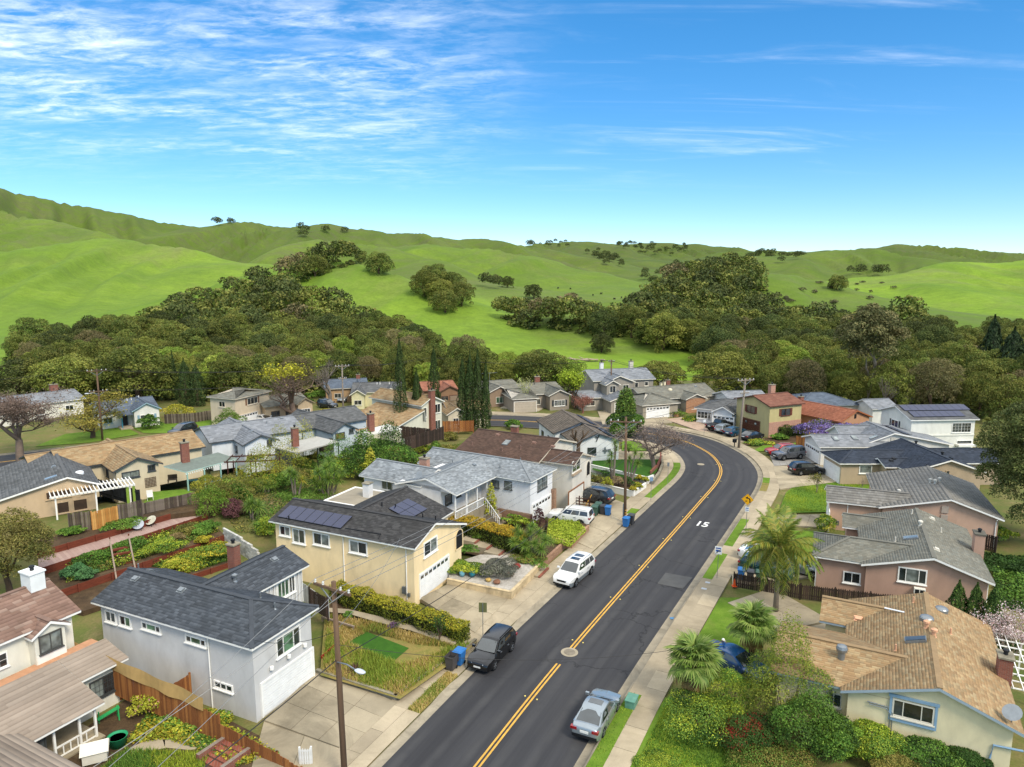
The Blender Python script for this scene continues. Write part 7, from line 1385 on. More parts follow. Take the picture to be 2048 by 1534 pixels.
# fences
def fence(label,pts,h=1.7,bw=.14,m=None,z=0.,gap=.012,rails=True,var=.04,ms=None,picket=False,name='wooden_fence',zs=None,post_every=2.4,pm_=None,cat='fence'):
 """pts: world or pixel ground points; every board is its own part"""
 q=[Vector(p)if len(p)==3 else P(*p,z if zs is None else zs[i])for i,p in enumerate(pts)];t=thing(name,label,cat,q[0]);m=m or mat('fence_brown','#4a3a2e',.95,.25);ms=ms or[m];th=.025
 bm_=[]
 for mm in ms:
  b=MB();hh=1.0
  if picket:b.add([(-bw/2,-th/2,0),(bw/2,-th/2,0),(bw/2,th/2,0),(-bw/2,th/2,0),(-bw/2,-th/2,.9),(bw/2,-th/2,.9),(bw/2,th/2,.9),(-bw/2,th/2,.9),(0,-th/2,1),(0,th/2,1)],[(0,1,5,8,4),(3,7,9,6,2),(1,2,6,5),(0,4,7,3),(4,8,9,7),(5,6,9,8)])
  else:b.box(-bw/2,-th/2,0,bw/2,th/2,1)
  bm_.append(b.mesh('board',mm))
 g=random.Random(len(label))
 for a,b in zip(q,q[1:]):
  d=b-a;ln=Vector((d.x,d.y)).length;n=max(1,int(ln/(bw+gap)));rz=math.atan2(d.y,d.x);nx,ny=-math.sin(rz),math.cos(rz)
  for i in range(n):
   c=a.lerp(b,(i+.5)/n);o=nobj('board',g.choice(bm_),t);o.location=(c.x-q[0].x+nx*g.uniform(-.004,.004),c.y-q[0].y+ny*g.uniform(-.004,.004),c.z-q[0].z-.05);o.rotation_euler=(0,g.uniform(-.01,.01),rz);o.scale=(1,1,h*(1+g.uniform(-var,var*.5))+.05)
  if rails:
   for f in(.22,.82):MB().bar(a-q[0]+Vector((nx*.045,ny*.045,h*f)),b-q[0]+Vector((nx*.045,ny*.045,h*f)),.04,.09).build('rail',pm_ or m,t)
  k=max(1,int(ln/post_every))
  for i in range(k+1):c=a.lerp(b,i/k)-q[0];MB().box(-.05,-.05,-.3,.05,.05,h+.04).build('post',pm_ or m,t,loc=(c.x+nx*.07,c.y+ny*.07,c.z),rz=rz)
 return t
FB=[mat('fence_red_a','#8f5a2e',.9,.25,2,14,.3,stretch=(4,4,.6)),mat('fence_red_b','#a06a38',.9,.25,2,14,.3,stretch=(4,4,.6)),mat('fence_red_c','#7d4c28',.9,.25,2,14,.3,stretch=(4,4,.6))];FD=[mat('fence_dark_a','#3c302a',.95,.2,2,14,.3),mat('fence_dark_b','#4a3b32',.95,.2,2,14,.3),mat('fence_dark_c','#33291f',.95,.2,2,14,.3)]
FG=[mat('fence_grey_a','#6a5f54',.95,.2,2,14,.3),mat('fence_grey_b','#564a40',.95,.2,2,14,.3),mat('fence_grey_c','#7a6e62',.95,.2,2,14,.3),mat('fence_grey_d','#4a4038',.95,.2,2,14,.3)];FN=[mat('fence_new_a','#c08a48',.9,.15,2,14,.3),mat('fence_new_b','#cf9c58',.9,.15,2,14,.3),mat('fence_new_c','#b07a3c',.9,.15,2,14,.3)];FW=[mat('fence_white_a','#c9c9c4',.9,.15,2,14,.3),mat('fence_white_b','#b5b5b0',.9,.15,2,14,.3),mat('fence_white_c','#d6d6d2',.9,.12,2,14,.3)];FK=[mat('fence_black','#1d2022',.9,.15,2,14,.3),mat('fence_black_b','#25292b',.9,.15,2,14,.3)]
l1=hL1.root.matrix_basis if 0 else Matrix.Translation(hL1.o)@Matrix.Rotation(hL1.rz,4,'Z')
def L1(x,y,z=0.):return tuple(l1@Vector((x,y,z)))
fence('red-brown board fence between the grey house and the left garden',[L1(-15.6,-1.9,1.0),L1(-9.5,-1.9,.6),L1(-1.0,-1.9,.0)],1.75,.14,FB[0],ms=FB,rails=True);fence('low stepped red-brown fence beside the concrete driveway',[L1(-1.0,-1.9,0),L1(1.2,-1.95,-.2),L1(3.4,-2.0,-.45),L1(5.2,-2.1,-.75)],1.25,.14,FB[0],ms=FB)
t=thing('shade_cloth','long tan shade cloth stretched above the red-brown fence','shade cloth',L1(0,0,0),hL1.rz);V=[];nn_=30
for i in range(nn_+1):
 x=-14.2+12.2*i/nn_;b=float(np.interp(x,[-15.6,-9.5,-1],[2.68,2.28,1.68]));V+=[(x,-1.98-.05*math.sin(i*.9),b+.03*math.sin(i*1.3)),(x,-1.96-.03*math.sin(i*.7),b+.85+.04*math.sin(i*.8))]
MB().add(V,[(2*i,2*i+2,2*i+3,2*i+1)for i in range(nn_)]).build('cloth',mat('shade_cloth','#b3935c',.95,.08),t)
fence('short red-brown return fence against the grey house wall',[L1(-5.6,-1.8,.3),L1(-5.6,.2,.3)],1.7,.14,FB[0],ms=FB)
fence('dark stained fence along the driveway below the pink house',[(1467,1172),(1600,1196),(1812,1222)],1.25,.15,FD[0],z=.15,ms=FD,picket=True);fence('whitewashed fence between the grey and yellow houses',[L1(-13.0,13.2,1.6),L1(-8.0,12.5,1.4),L1(-4.0,11.4,.8)],1.5,.13,FW[0],ms=FW);fence('short dark brown gate fence beside the white batten wall',[L1(-5.4,11.0,1.6),L1(-3.6,10.9,1.2)],1.6,.14,FD[0],ms=FD)
fence('weathered grey fence with mixed boards above the terrace garden',[zT(90,480),zT(305,455)],1.75,.15,FG[0],z=2.9,ms=FG);fence('new golden board section in the terrace fence',[zT(308,462),zT(550,400)],1.75,.15,FN[0],z=2.9,ms=FN);fence('weathered brown fence right of the golden boards',[zT(553,400),zT(770,345)],1.8,.15,FG[0],z=2.9,ms=FG);fence('low dark weathered fence below the patio garden',[zT(772,312),zT(1220,215)],1.1,.16,FG[0],z=3.0,ms=FG);fence('black stained fence between the tan house and the patio garden',[zT(755,245),zT(380,140)],1.8,.22,FK[0],z=2.6,ms=FK)
fence('dark fence behind the carport of the white house',[(640,905),(705,893)],1.7,.15,FD[0],z=2.3,ms=FD);fence('curved weathered fence below the cypresses',[zD(1700,868),zD(1850,825),zD(2000,775)],1.9,.16,FD[0],z=1.6,ms=FD);fence('brown fence with basketball board behind the green bushes',[zD(1660,770),zD(1890,795)],1.9,.16,FD[0],z=1.6,ms=FD);fence('reddish fence below the tan bungalow',[z6(690,420),z6(870,415)],1.8,.16,FB[0],z=.6,ms=FB)
fence('weathered fence between the navy roof house and the beige house',[(330,848),(385,846),(432,838)],1.8,.18,FG[0],z=0,ms=FG);fence('brown gate panel beside the white garage of the grey roof house',[zF(1000,508),zF(1085,520)],1.7,.15,FB[0],z=.15,ms=FB);fence('low grey picket fence in front of the yellow stucco wall at the lower right',[(1690,1450),(1870,1500)],1.1,.13,FG[0],z=.0,ms=FG,picket=True);fence('white picket gate at the foot of the left garden',[zG(0,1530),zG(100,1525)],1.1,.1,FW[2],z=.0,ms=[FW[2]],picket=True)
fence('dark brown fence between the pink and tile roofed houses',[(1958,1095),(1990,1105)],1.6,.15,FD[0],z=.2,ms=FD)
# ------------------------------------------------------------------ retaining walls, terraces, garden things
def rwall(label,pts,h,th=.2,m=None,z=0.,name='retaining_wall',zs=None,cat='wall'):
 q=[Vector(p)if len(p)==3 else P(*p,z)for p in pts];t=thing(name,label,cat,q[0]);mb=MB()
 for a,b in zip(q,q[1:]):
  d=(b-a).normalized();MB().bar(a-q[0]-d*th*.5+Vector((0,0,h/2-.1)),b-q[0]+d*th*.49+Vector((0,0,h/2-.1)),th,h+.2).build('wall_run',m or CONC_W,t)
  MB().bar(a-q[0]-d*th*.6+Vector((0,0,h+.03)),b-q[0]+d*th*.6+Vector((0,0,h+.03)),th+.05,.06).build('coping',m or CONC_W,t)
 return t
def plank_wall(label,a,b,top,h,m):
 a,b=Vector((*a,top-h)),Vector((*b,top-h));t=thing('plank_retaining_wall',label,'wall',a);d=b-a;ln=d.length;u=d/ln;n=max(1,round(ln/2.6));rows=max(2,round(h/.28));nm=Vector((u.y,-u.x,0))
 for i in range(n):
  for r in range(rows):MB().bar(u*(ln*i/n+.01)+Vector((0,0,h*(r+.5)/rows)),u*(ln*(i+1)/n-.01)+Vector((0,0,h*(r+.5)/rows)),.05,h/rows-.012).build('plank',m,t)
  c=u*ln*i/n+nm*.08;MB().box(-.06,-.06,-.4,.06,.06,h+.05).build('post',m,t,loc=c,rz=math.atan2(u.y,u.x))
 return t
RW=mat('redwood_plank','#6b3422',.9,.2,2,14,.3,stretch=(1,1,4));PAVER=mat_brick('red_paver','#a38a7e','#957a70','#7c665c',2.5,.4)
TL=[(60,1010),(1500,520)]
A0,A1=Vector((-36.9,52.4)),Vector((-27.8,65.6));D0,D1=Vector((-39.6,56.2)),Vector((-31.2,69.8));E0,E1=Vector((-41.2,58.6)),Vector((-34.3,68.4));C0,C1=Vector((-29.4,55.6)),Vector((-25.0,60.8));B0,B1=Vector((-31.5,52.6)),Vector((-25.5,61.6))
def slab(name,pts,z,m,zb=-.6):return MB().prism([tuple(p)for p in pts],zb,z).build(name,m,None,kind='structure')
slab('terrace_lower',[(-33,51.2),A0,A1,C1,C0],1.15,SOIL);slab('terrace_middle',[A0,D0,D1,A1],1.75,SOIL);slab('terrace_path',[D0,E0,E1,D1],2.35,PAVER);slab('terrace_top',[E0,(-43.5,61.5),(-34,73.5),(-30,72),D1,E1],2.85,SOIL)
plank_wall('lowest redwood plank wall behind the brick chimney',C0,C1,1.2,.65,RW);plank_wall('long middle redwood plank wall of the terrace garden',A0,A1,1.8,.65,RW);plank_wall('upper redwood plank wall below the paved terrace',D0,D1,2.42,.7,RW);plank_wall('topmost redwood plank wall behind the two chairs',E0,E1,2.95,.62,RW)
st=thing('garden_stair','timber garden stair with two grey handrails in the terrace garden','stairs',(-33.8,58.6,1.2),R(-58));WG_=mat('grey_rail','#8c7c6c',.95,.15)
for s in(-.75,.75):MB().bar((-2.4,s,.2),(3.2,s,2.0),.12,.1).build('handrail',WG_,st);MB().box(3.1,s-.05,-.2,3.2,s+.05,2.2).build('newel',RW,st)
for i in range(7):MB().box(-2.2+i*.75,-.7,-.1+i*.2,-1.9+i*.75,.7,.06+i*.2).build('tread',RW,st)
st.rotation_euler[2]=R(148-25)
def moon_chair(label,px,z,rz,c):
 t=thing('moon_chair',label,'chair',P(*px,z),rz);M=Matrix.Translation((0,0,.55))@Matrix.Rotation(R(38),4,'X');MB().lathe([(.05,-.14),(.3,-.1),(.5,.0),(.54,.03),(.5,.04),(.3,-.05),(.04,-.08)],16,0,(0,0,0),M).build('seat_bowl',mat('moon_'+c[1:],c,.9,.1),t,smooth=True)
 for sx in(-1,1):MB().tube([(sx*.35,-.3,0),(-sx*.1,.1,.5)],.02,5).build('leg',METAL_D,t);MB().tube([(sx*.35,.35,0),(-sx*.1,-.1,.45)],.02,5).build('leg',METAL_D,t)
moon_chair('pale blue-grey moon chair on the terrace pavers',zT(730,465),2.35,R(20),'#a8adb4');moon_chair('cream moon chair on the terrace pavers',zT(848,425),2.35,R(-15),'#b8b4a2')
t=thing('garden_chair','white metal garden chair on the patio lawn','chair',P(*zT(840,185),2.6),R(30));W__=trim('#e4e2da')
MB().box(-.3,-.3,.38,.3,.3,.44).build('seat',W__,t);MB().box(-.3,.26,.44,.3,.32,1.0).build('backrest',W__,t)
for sx in(-.28,.28):MB().tube([(sx,-.3,.62),(sx,.28,.62)],.025,5).build('armrest',W__,t);MB().tube([(sx,-.32,0),(sx,-.3,.62)],.025,5).build('leg',W__,t);MB().tube([(sx,.35,0),(sx,.28,.62)],.025,5).build('leg',W__,t)
area('patio_lawn',[zT(780,210),zT(850,110),zT(1150,85),zT(1250,110),zT(780,225)],LAWN,2.62)
# white block wall: every block laid
bw_=thing('block_wall','whitewashed concrete block wall between the terrace garden and the yellow house','wall',(-27.8,65.6,0));u=Vector((-22.9,61.0,0))-Vector((-27.8,65.6,0));ln=u.length;u/=ln;BLK_M=[mat('white_block_a','#b4b2aa',.95,.12),mat('white_block_b','#c3c1b9',.95,.12),mat('white_block_c','#a3a29b',.95,.12)]
bms=[MB().box(-.205,-.1,-.095,.205,.1,.095).mesh('block',m)for m in BLK_M];rzb=math.atan2(u.y,u.x)
for r in range(9):
 n=int(ln/.42)
 for i in range(n):
  x=(i+(.5 if r%2 else 0))*.42;ztop=2.75-.75*x/ln
  if.75+r*.2<ztop and x<ln:o=nobj('block',random.choice(bms),bw_);o.location=u*x+Vector((random.uniform(-.006,.006),random.uniform(-.006,.006),.75+r*.2));o.rotation_euler=(0,0,rzb)
MB().bar((0,0,-.3),u*ln+Vector((0,0,-.3)),.16,1.9).build('mortar_core',BLK_M[2],bw_)
# front gardens on the left of the road
rwall('low concrete wall along the driveway below the weed garden',[(636,1352),(792,1402),(950,1290)],.42,.18)
rwall('cream stucco wall round the gravel garden',[(897,1172),(1022,1198),(1078,1142)],.62,.22,mat('cream_wall','#cbb68f',.95,.08,1,20,.2,stain='#5d5040',stain_amt=.6),.12);area('gravel_garden',[(897,1172),(1022,1198),(1078,1142),(1052,1122),(960,1120),(900,1140)],mat_ground('white_gravel',['#a8a298','#c0bab0','#8a8478'],(1,4,25)),.66,None,.12)
rwall('red ledgestone wall below the yucca bed',[(1085,1134),(1135,1088)],.55,.2,STONE,.12);rwall('ledgestone wall round the lime ground cover',[(1092,1085),(1143,1096),(1176,1063)],.6,.2,STONE,.12)
area('yucca_bed',[(1052,1122),(1085,1134),(1135,1088),(1092,1085),(1000,1060),(980,1090)],SOIL,.55,None,.12);area('lime_bed',[(1092,1085),(1143,1096),(1176,1063),(1160,1045),(1095,1040)],SOIL,.66,None,.12);area('porch_garden',[(900,1100),(1000,1120),(1060,1100),(1100,1045),(1060,1020),(985,1000),(905,1040)],SOIL,.3)
t=thing('entry_path','stepped concrete path with red brick risers up to the yellow house','path',P(1070,1135,.12));o0=P(1070,1135,.12)
for i in range(6):
 a=P(*[(1070,1140),(1045,1124),(1018,1110),(992,1098),(968,1086),(945,1074)][i],.3+i*.16);MB().box(-.75,-1.1,-.7,.75,1.1,0).build('landing',CONC,t,loc=a-o0,rz=R(-25));MB().box(.75,-1.1,-.5,.95,1.1,-.02).build('brick_riser',BRICK_R,t,loc=a-o0,rz=R(-25))
def pot(label,px,z,c,r=.26,h=.5,m=None):t=thing('plant_pot',label,'pot',P(*px,z));MB().lathe([(r*.75,0),(r,h*.6),(r*.8,h*.9),(r*.86,h),(r*.7,h),(r*.6,h-.06)],14).build('pot_body',mat('glaze_'+c[1:],c,.3,.06,3,30,0,0,.5),t,smooth=True);return t
pot('light blue glazed pot at the gravel garden edge',zK(435,1005),.7,'#6fa8b8');pot('teal glazed pot at the gravel garden edge',zK(553,1010),.7,'#1f7282',.3,.52)
for lb,px,c,s in(('brown boulder at the gravel garden corner',zK(842,1090),'#7a5540',.32),('grey-pink boulder beside the grey bush',zK(990,1000),'#8a7468',.4),('dark red boulder beside the entry path',zK(1072,905),'#7a3028',.36),('pale yellow flat stone below the grey bush',zK(742,1065),'#b89a58',.26)):
 bm=bmesh.new();bmesh.ops.create_icosphere(bm,subdivisions=2,radius=s);g=random.Random(lb)
 for v in bm.verts:v.co*=g.uniform(.82,1.15);v.co.z*=.7
 me=bpy.data.meshes.new('boulder');bm.to_mesh(me);bm.free();me.materials.append(mat('rock_'+c[1:],c,.9,.25,4,20,.5));o=nobj('boulder',me,loc=P(*px,.7)+Vector((0,0,s*.4)),label=lb,cat='boulder')
rwall('white planter wall nearest the pavement by the banded pole',[zW(140,770),zW(480,830),zW(795,905),zW(960,790)],.62,.2,trim('#dedcd4'),.12,'planter_wall');rwall('upper white planter wall inside the front garden of the cream house',[zW(230,560),zW(660,660),zW(985,735),zW(1062,705)],.85,.2,trim('#dedcd4'),.12,'planter_wall');rwall('curved stone kerb wall on the inside of the bend',[zW(1062,740),zW(1150,620),zW(1195,500),zW(1180,400)],.5,.25,CONC_W,.12);rwall('low red brick edging on the inside of the bend',[zW(1030,650),zW(1120,560),zW(1170,450),zW(1165,370)],.85,.15,BRICK_R,.12,'brick_edging')
area('planter_bed',[zW(140,755),zW(480,800),zW(795,880),zW(950,780),zW(660,690),zW(230,640)],SOIL,.6,None,.12);area('bend_lawn',[zW(240,540),zW(660,650),zW(1020,690),zW(1120,560),zW(1165,400),zW(640,400),zW(240,420)],LAWN_DARK,.62);area('bend_lawn_upper',[zW(640,150),zW(860,150),zW(1030,280),zW(640,280)],LAWN,.3)
area('garden_path',[zG(180,150),zG(420,165),zG(720,235),zG(1010,315),zG(1390,430),zG(1330,480),zG(960,350),zG(660,275),zG(420,205),zG(200,185)],CONC,.47)
area('left_yard',[(60,1534),(250,1400),(420,1420),(640,1534),(600,1600),(60,1600)],SOIL,.02);area('left_yard_path',[zH(1253,1310),zH(1090,1340),zH(960,1400),zH(1000,1440),zH(1253,1390)],CONC,.05);area('left_yard_path_2',[(325,1478),(420,1470),(440,1490),(380,1500),(330,1495)],CONC,.05)
bs=thing('brick_steps','red brick garden steps with concrete tread at the bottom left','steps',P(450,1515,0),R(-30))
for i in range(4):MB().box(-.9,-.9+i*.45,-.1,.9,-.5+i*.45,.1+i*.07).build('step',BRICK_R,bs)
for s in(-1,1):MB().box(s*1.0-.12,-1,-.1,s*1.0+.12,1.0,.45).build('brick_cheek',BRICK_R,bs)
t=thing('tub','round green plastic tub beside the verandah','tub',P(*zH(898,1370),0));MB().lathe([(.42,0),(.52,.6),(.56,.62),(.5,.6),(.44,.5)],18).build('tub_body',mat('green_plastic','#1f8a5a',.5,.06),t,smooth=True);MB().lathe([(.46,.45),(.46,.5)],14).build('soil',SOIL,t)
t=thing('paddling_pool','blue tarpaulin covered round tub beside the verandah corner','tarpaulin',P(*zH(945,945),0));MB().lathe([(.9,0),(.95,.3),(.8,.42),(.3,.48),(.02,.5)],18).build('tarp',mat('blue_tarp','#2f7fc0',.5,.1),t,smooth=True)
t=thing('dog_kennel','small white dog kennel with ribbed roof in the left garden','kennel',P(*zH(730,1480),0),R(25));W2=trim('#cfcabc');MB().box(-.6,-.5,.12,.6,.5,.75).build('body',W2,t);MB().add([(-.7,-.6,.72),(.7,-.6,.72),(.7,.6,.72),(-.7,.6,.72),(-.7,0,1.15),(.7,0,1.15)],[(0,1,5,4),(2,3,4,5),(0,4,3),(1,2,5)]).build('roof',W2,t);MB().box(-.62,-.2,.14,-.6,.2,.6).build('doorway',DARK,t)
t=thing('toy_slide','green plastic toy frame in the left garden','toy',P(*zH(830,1190),0),R(40));GP=mat('toy_green','#2fa05a',.5,.06);MB().bar((-.6,0,.4),(.6,0,.75),.3,.06).build('slide',GP,t)
for a in((-.5,.2),(.5,.25),(.5,-.25)):MB().tube([(*a,0),(a[0],a[1]*.5,.8)],.04,6).build('leg',GP,t)
t=thing('ladder','aluminium ladder lying on the deck of the cream house','ladder',hL0.root.matrix_basis@Vector((.55,-7.6,3.55))if 0 else Matrix.Translation(hL0.o)@Matrix.Rotation(hL0.rz,4,'Z')@Vector((.55,-7.0,3.5)),hL0.rz+R(90));
for s in(-.18,.18):MB().box(-1.6,s-.03,0,1.6,s+.03,.08).build('rail',mat('ladder_blue','#7fa6b0',.5),t)
for i in range(8):MB().box(-1.4+i*.4,-.18,.02,-1.34+i*.4,.18,.06).build('rung',trim('#d8dad8'),t)
# pergola frame and clutter on the patio of the tan roof house
t=thing('timber_pergola','bare red-brown timber pergola frame on the patio','pergola',P(*z5(1400,705),2.6),R(8));RB=mat('redwood_dark','#4a2c22',.9,.15)
for x in(-1.2,1.4,4.2):
 for y in(0,2.6):MB().box(x-.06,y-.06,-.2,x+.06,y+.06,2.2).build('post',RB,t)
for y in(0,2.6):MB().box(-1.6,y-.04,2.2,4.6,y+.04,2.36).build('beam',RB,t)
for i in range(6):MB().box(-1.3+i*1.1,-.4,2.36,-1.24+i*1.1,3.0,2.46).build('rafter',RB,t)
t=thing('step_ladder','white and blue step ladder under the timber pergola frame','ladder',P(*z5(1455,690),2.6),R(20))
for s in(-.25,.25):MB().bar((s,-.35,0),(s*.7,0,1.8),.05,.05).build('rail',trim('#dfe3e8'),t);MB().bar((s,.45,0),(s*.7,0,1.8),.05,.05).build('rail',mat('ladder_blue2','#3a6aa8',.5),t)
for i in range(5):MB().box(-.22,-.3+i*.06,.3+i*.3,.22,-.22+i*.06,.34+i*.3).build('rung',trim('#dfe3e8'),t)
t=thing('tarpaulin','crumpled blue tarpaulin on the patio edge','tarpaulin',P(*z5(1330,718),2.6),R(15));g=random.Random(4);V=[(-1.9+3.8*i/16,-.8+1.6*j/8,.12+g.uniform(0,.28)*math.sin(math.pi*i/16)**.5)for i in range(17)for j in range(9)];MB().add(V,[(i*9+j,(i+1)*9+j,(i+1)*9+j+1,i*9+j+1)for i in range(16)for j in range(8)]).build('tarp',mat('blue_tarp2','#3f93c4',.5,.1),t)
for k_,(a,b,c,lb)in enumerate(((1130,725,'#2f7a70','teal patio table under the green patio cover'),(1230,705,'#c0451e','orange bucket under the green patio cover'),(1260,700,'#c8b878','cream patio chair under the green patio cover'),(1010,720,'#5a4a38','dark wooden bench at the patio corner'))):
 t=thing(['patio_table','bucket','patio_chair','bench'][k_],lb,['table','bucket','chair','bench'][k_],P(*z5(a,b),2.6),R(20));m=mat('clutter_'+c[1:],c,.7,.1)
 if k_==1:MB().lathe([(.15,0),(.2,.4)],12).build('body',m,t)
 else:
  MB().box(-.5,-.35,.42,.5,.35,.48).build('top' if k_==0 else 'seat',m,t)
  for sx in(-.45,.45):
   for sy in(-.3,.3):MB().box(sx-.03,sy-.03,0,sx+.03,sy+.03,.42).build('leg',m,t)
  if k_>1:MB().box(-.5,.3,.48,.5,.36,.95).build('backrest',m,t)
t=thing('basketball_hoop','white basketball backboard on a pole beside the bend house','basketball hoop',P(*zW(275,400),.2));MB().tube([(0,0,0),(0,0,3.3)],.05,6).build('pole',GALV,t);MB().box(-.5,-.25,2.9,.5,-.21,3.6).build('backboard',trim('#dedcd4'),t);MB().lathe([(.2,2.95),(.22,2.97),(.2,2.99)],12,0,(0,-.5,0)).build('rim',SIGNR,t)
t=thing('mailbox','white house-number post beside the yellow house garage','post',P(*zK(330,830),.6));MB().box(-.15,-.15,0,.15,.15,1.1).build('body',trim('#dcdad2'),t)
t=thing('log_rail','grey timber rail in the weed garden beside the grey house','rail',P(*zG(190,270),.42));b=P(*zG(470,350),.42)-P(*zG(190,270),.42);MB().bar((0,0,.35),b+Vector((0,0,.3)),.12,.12).build('beam',WG_,t)
for f in(.02,.98):c=b*f;MB().box(c.x-.05,c.y-.05,0,c.x+.05,c.y+.05,.35).build('post',WG_,t)
t=thing('planter_board','bright red plank edging beside the white garage door','edging',P(*zG(185,610),.3));b=P(*zG(295,510),.4)-P(*zG(185,610),.3);MB().bar((0,0,.1),b+Vector((0,0,.1)),.05,.45).build('board',mat('red_board','#8a2a1e',.8,.1),t)
t=thing('split_rail_fence','rustic brown rail fence beside the dark grey SUV','fence',P(*zK(1690,190),.2),R(-25))
for x in(0,1.2,2.4):MB().box(x-.06,-.06,0,x+.06,.06,1.4).build('post',RB,t)
for z_ in(.4,.75,1.1):MB().bar((-.2,0,z_),(2.6,0,z_+.05),.05,.1).build('rail',RB,t)
MB().bar(P(*zK(1875,190),.2),P(*zK(1950,55),1.6),.1,.1).build('guy_guard',YPAINT,None,label='yellow guard tube leaning in front of the dark grey SUV',cat='guard')
# the man in blue beside the blue sedan
def person(label,loc,rz):
 t=thing('person',label,'person',loc,rz);me=bpy.data.meshes.new('body');J=[(0,0,.95),(0,.02,1.15),(.06,0,1.36),(.1,0,1.5),(.14,0,1.60),(.15,0,1.72),(.08,.2,1.40),(.22,.30,1.18),(.42,.26,1.08),(.08,-.2,1.40),(.22,-.30,1.18),(.42,-.26,1.08),(0,.1,.9),(.03,.12,.5),(-.02,.12,.08),(.1,.13,.04),(0,-.1,.9),(.03,-.12,.5),(-.02,-.12,.08),(.1,-.13,.04)]
 Ed=[(0,1),(1,2),(2,3),(3,4),(4,5),(2,6),(6,7),(7,8),(2,9),(9,10),(10,11),(0,12),(12,13),(13,14),(14,15),(0,16),(16,17),(17,18),(18,19)];rad=[.15,.15,.16,.06,.1,.09,.07,.05,.04,.07,.05,.04,.09,.065,.05,.04,.09,.065,.05,.04]
 me.from_pydata(J,Ed,[]);o=bpy.data.objects.new('body',me);link(o,t);sk=o.modifiers.new('s','SKIN')
 for i,v in enumerate(me.skin_vertices[0].data):v.radius=(rad[i],rad[i]);v.use_root=i==0
 o.modifiers.new('u','SUBSURF').levels=2;o.modifiers['u'].render_levels=2;me.materials.append(mat('blue_sweater','#1f4f9a',.9,.1))
 M=Matrix.Translation((.15,0,1.69));MB().lathe([(.06,-.12),(.095,-.04),(.1,.04),(.07,.1),(.01,.12)],12,0,(0,0,0),M).build('head',mat('skin','#a8795c',.7,.05),t,smooth=True);MB().lathe([(.105,.02),(.108,.06),(.08,.12),(.01,.14)],12,0,(0,0,0),M).box(.08,-.07,.02,.2,.07,.035,0,M).build('cap',trim('#e2e2de'),t,smooth=True)
 MB().lathe([(.19,.86),(.2,.98),(.17,1.0)],12).tube([(0,.1,.92),(.03,.12,.5),(-.02,.12,.1)],[.125,.09,.075],8).tube([(0,-.1,.92),(.03,-.12,.5),(-.02,-.12,.1)],[.125,.09,.075],8).build('trousers',mat('dark_trousers','#23262c',.9,.1),t,smooth=True)
 for s in(-1,1):
  h_=MB().lathe([(.03,-.05),(.04,0),(.03,.05)],8,0,(.47,s*.26,1.06))
  for f in range(4):h_.tube([(.49,s*.26+(f-1.5)*.018,1.06),(.54,s*.26+(f-1.5)*.02,1.04),(.56,s*.26+(f-1.5)*.02,1.0)],.009,5)
  h_.tube([(.46,s*.22,1.06),(.5,s*.2,1.04)],.011,5).build('hand',MATS['skin'],t)
person('man in blue sweatshirt and white cap leaning by the blue sedan',P(1441,1324,.12),R(-60))
# ------------------------------------------------------------------ garden plants and street trees
def PG(px,py):
 p=P(px,py,1.)
 for _ in range(6):p=P(px,py,gz(p.x,p.y))
 return p
def wide(o,s):o.scale=(s,s,1);return o
HG=['#5f6a1e','#6f7624','#808226','#4d5a1c','#3f4c1a'];HGT=['#8f8e28','#a39a2c','#7f8426','#b0a430']
hedge('long clipped yellow-green hedge beside the driveway of the yellow house',P(672,1196,.3),P(930,1282,.3),1.5,1.45,HG,HGT,15000,.12,z=.2)
hedge('orange-tipped hedge in front of the porch of the white house',P(908,1068,.5),P(1052,1110,.5),1.7,2.2,['#55641e','#47561c','#65702a','#3a4818'],['#b8932c','#a98a2a','#c4a236','#8f8a2a'],13000,.13,z=.4)
hedge('low box hedge beside the concrete tile roof',P(1753,985,.1),P(1790,985,.1),1.5,1.1,['#3f5a20','#4a6626','#34501c'],None,2500,.12);hedge('dark hedge in front of the pink brick base',P(1555,872,.1),P(1604,866,.1),1.6,1.7,['#4f6424','#5c702a','#3f5420'],None,3500,.15,seed=5)
LIME=['#8fa030','#a0ac38','#7f9228','#b0b840'];MIDG=['#55782a','#648632','#476a24','#74923a'];DKG=['#37521f','#425e26','#2d461b'];OLV=['#6a6c2e','#7a7636','#585e28','#8a8040'];YG=['#9aa030','#adac3a','#858e2a','#bcb444']
# gravel garden and porch garden
shrub('big rounded grey lavender bush in the gravel garden',P(998,1148,.7),(1.7,1.6),1.35,['#6a6c60','#77786a','#5c5f54','#82826e'],6000,.11,12,3);shrub('strappy green border beside the yellow house garage',P(925,1140,.7),(2.6,1.3),.8,MIDG+LIME,4200,.26,10,4,aspect=2.5,rz=R(-25));shrub('green mound beside the arched opening of the yellow house',P(925,1106,.9),(2.0,.9),.8,MIDG,2000,.2,8,5,aspect=2);shrub('round green tuft beside the curved path',P(958,1078,.9),.7,.8,MIDG,900,.22,6,6,aspect=3)
yucca('large yucca clump with many heads in the front garden',P(1060,1112,.5),[(0,0,2.3),(.9,.3,2.1),(-.9,.2,2.0),(.4,-.7,1.5),(-.5,-.8,1.4),(1.4,-.4,1.7),(-1.5,-.3,1.5),(.2,.9,2.5),(1.0,-1.1,1.1),(-1.2,.9,2.2),(-.2,-1.3,.8),(1.9,.3,1.4)],1,1.1)
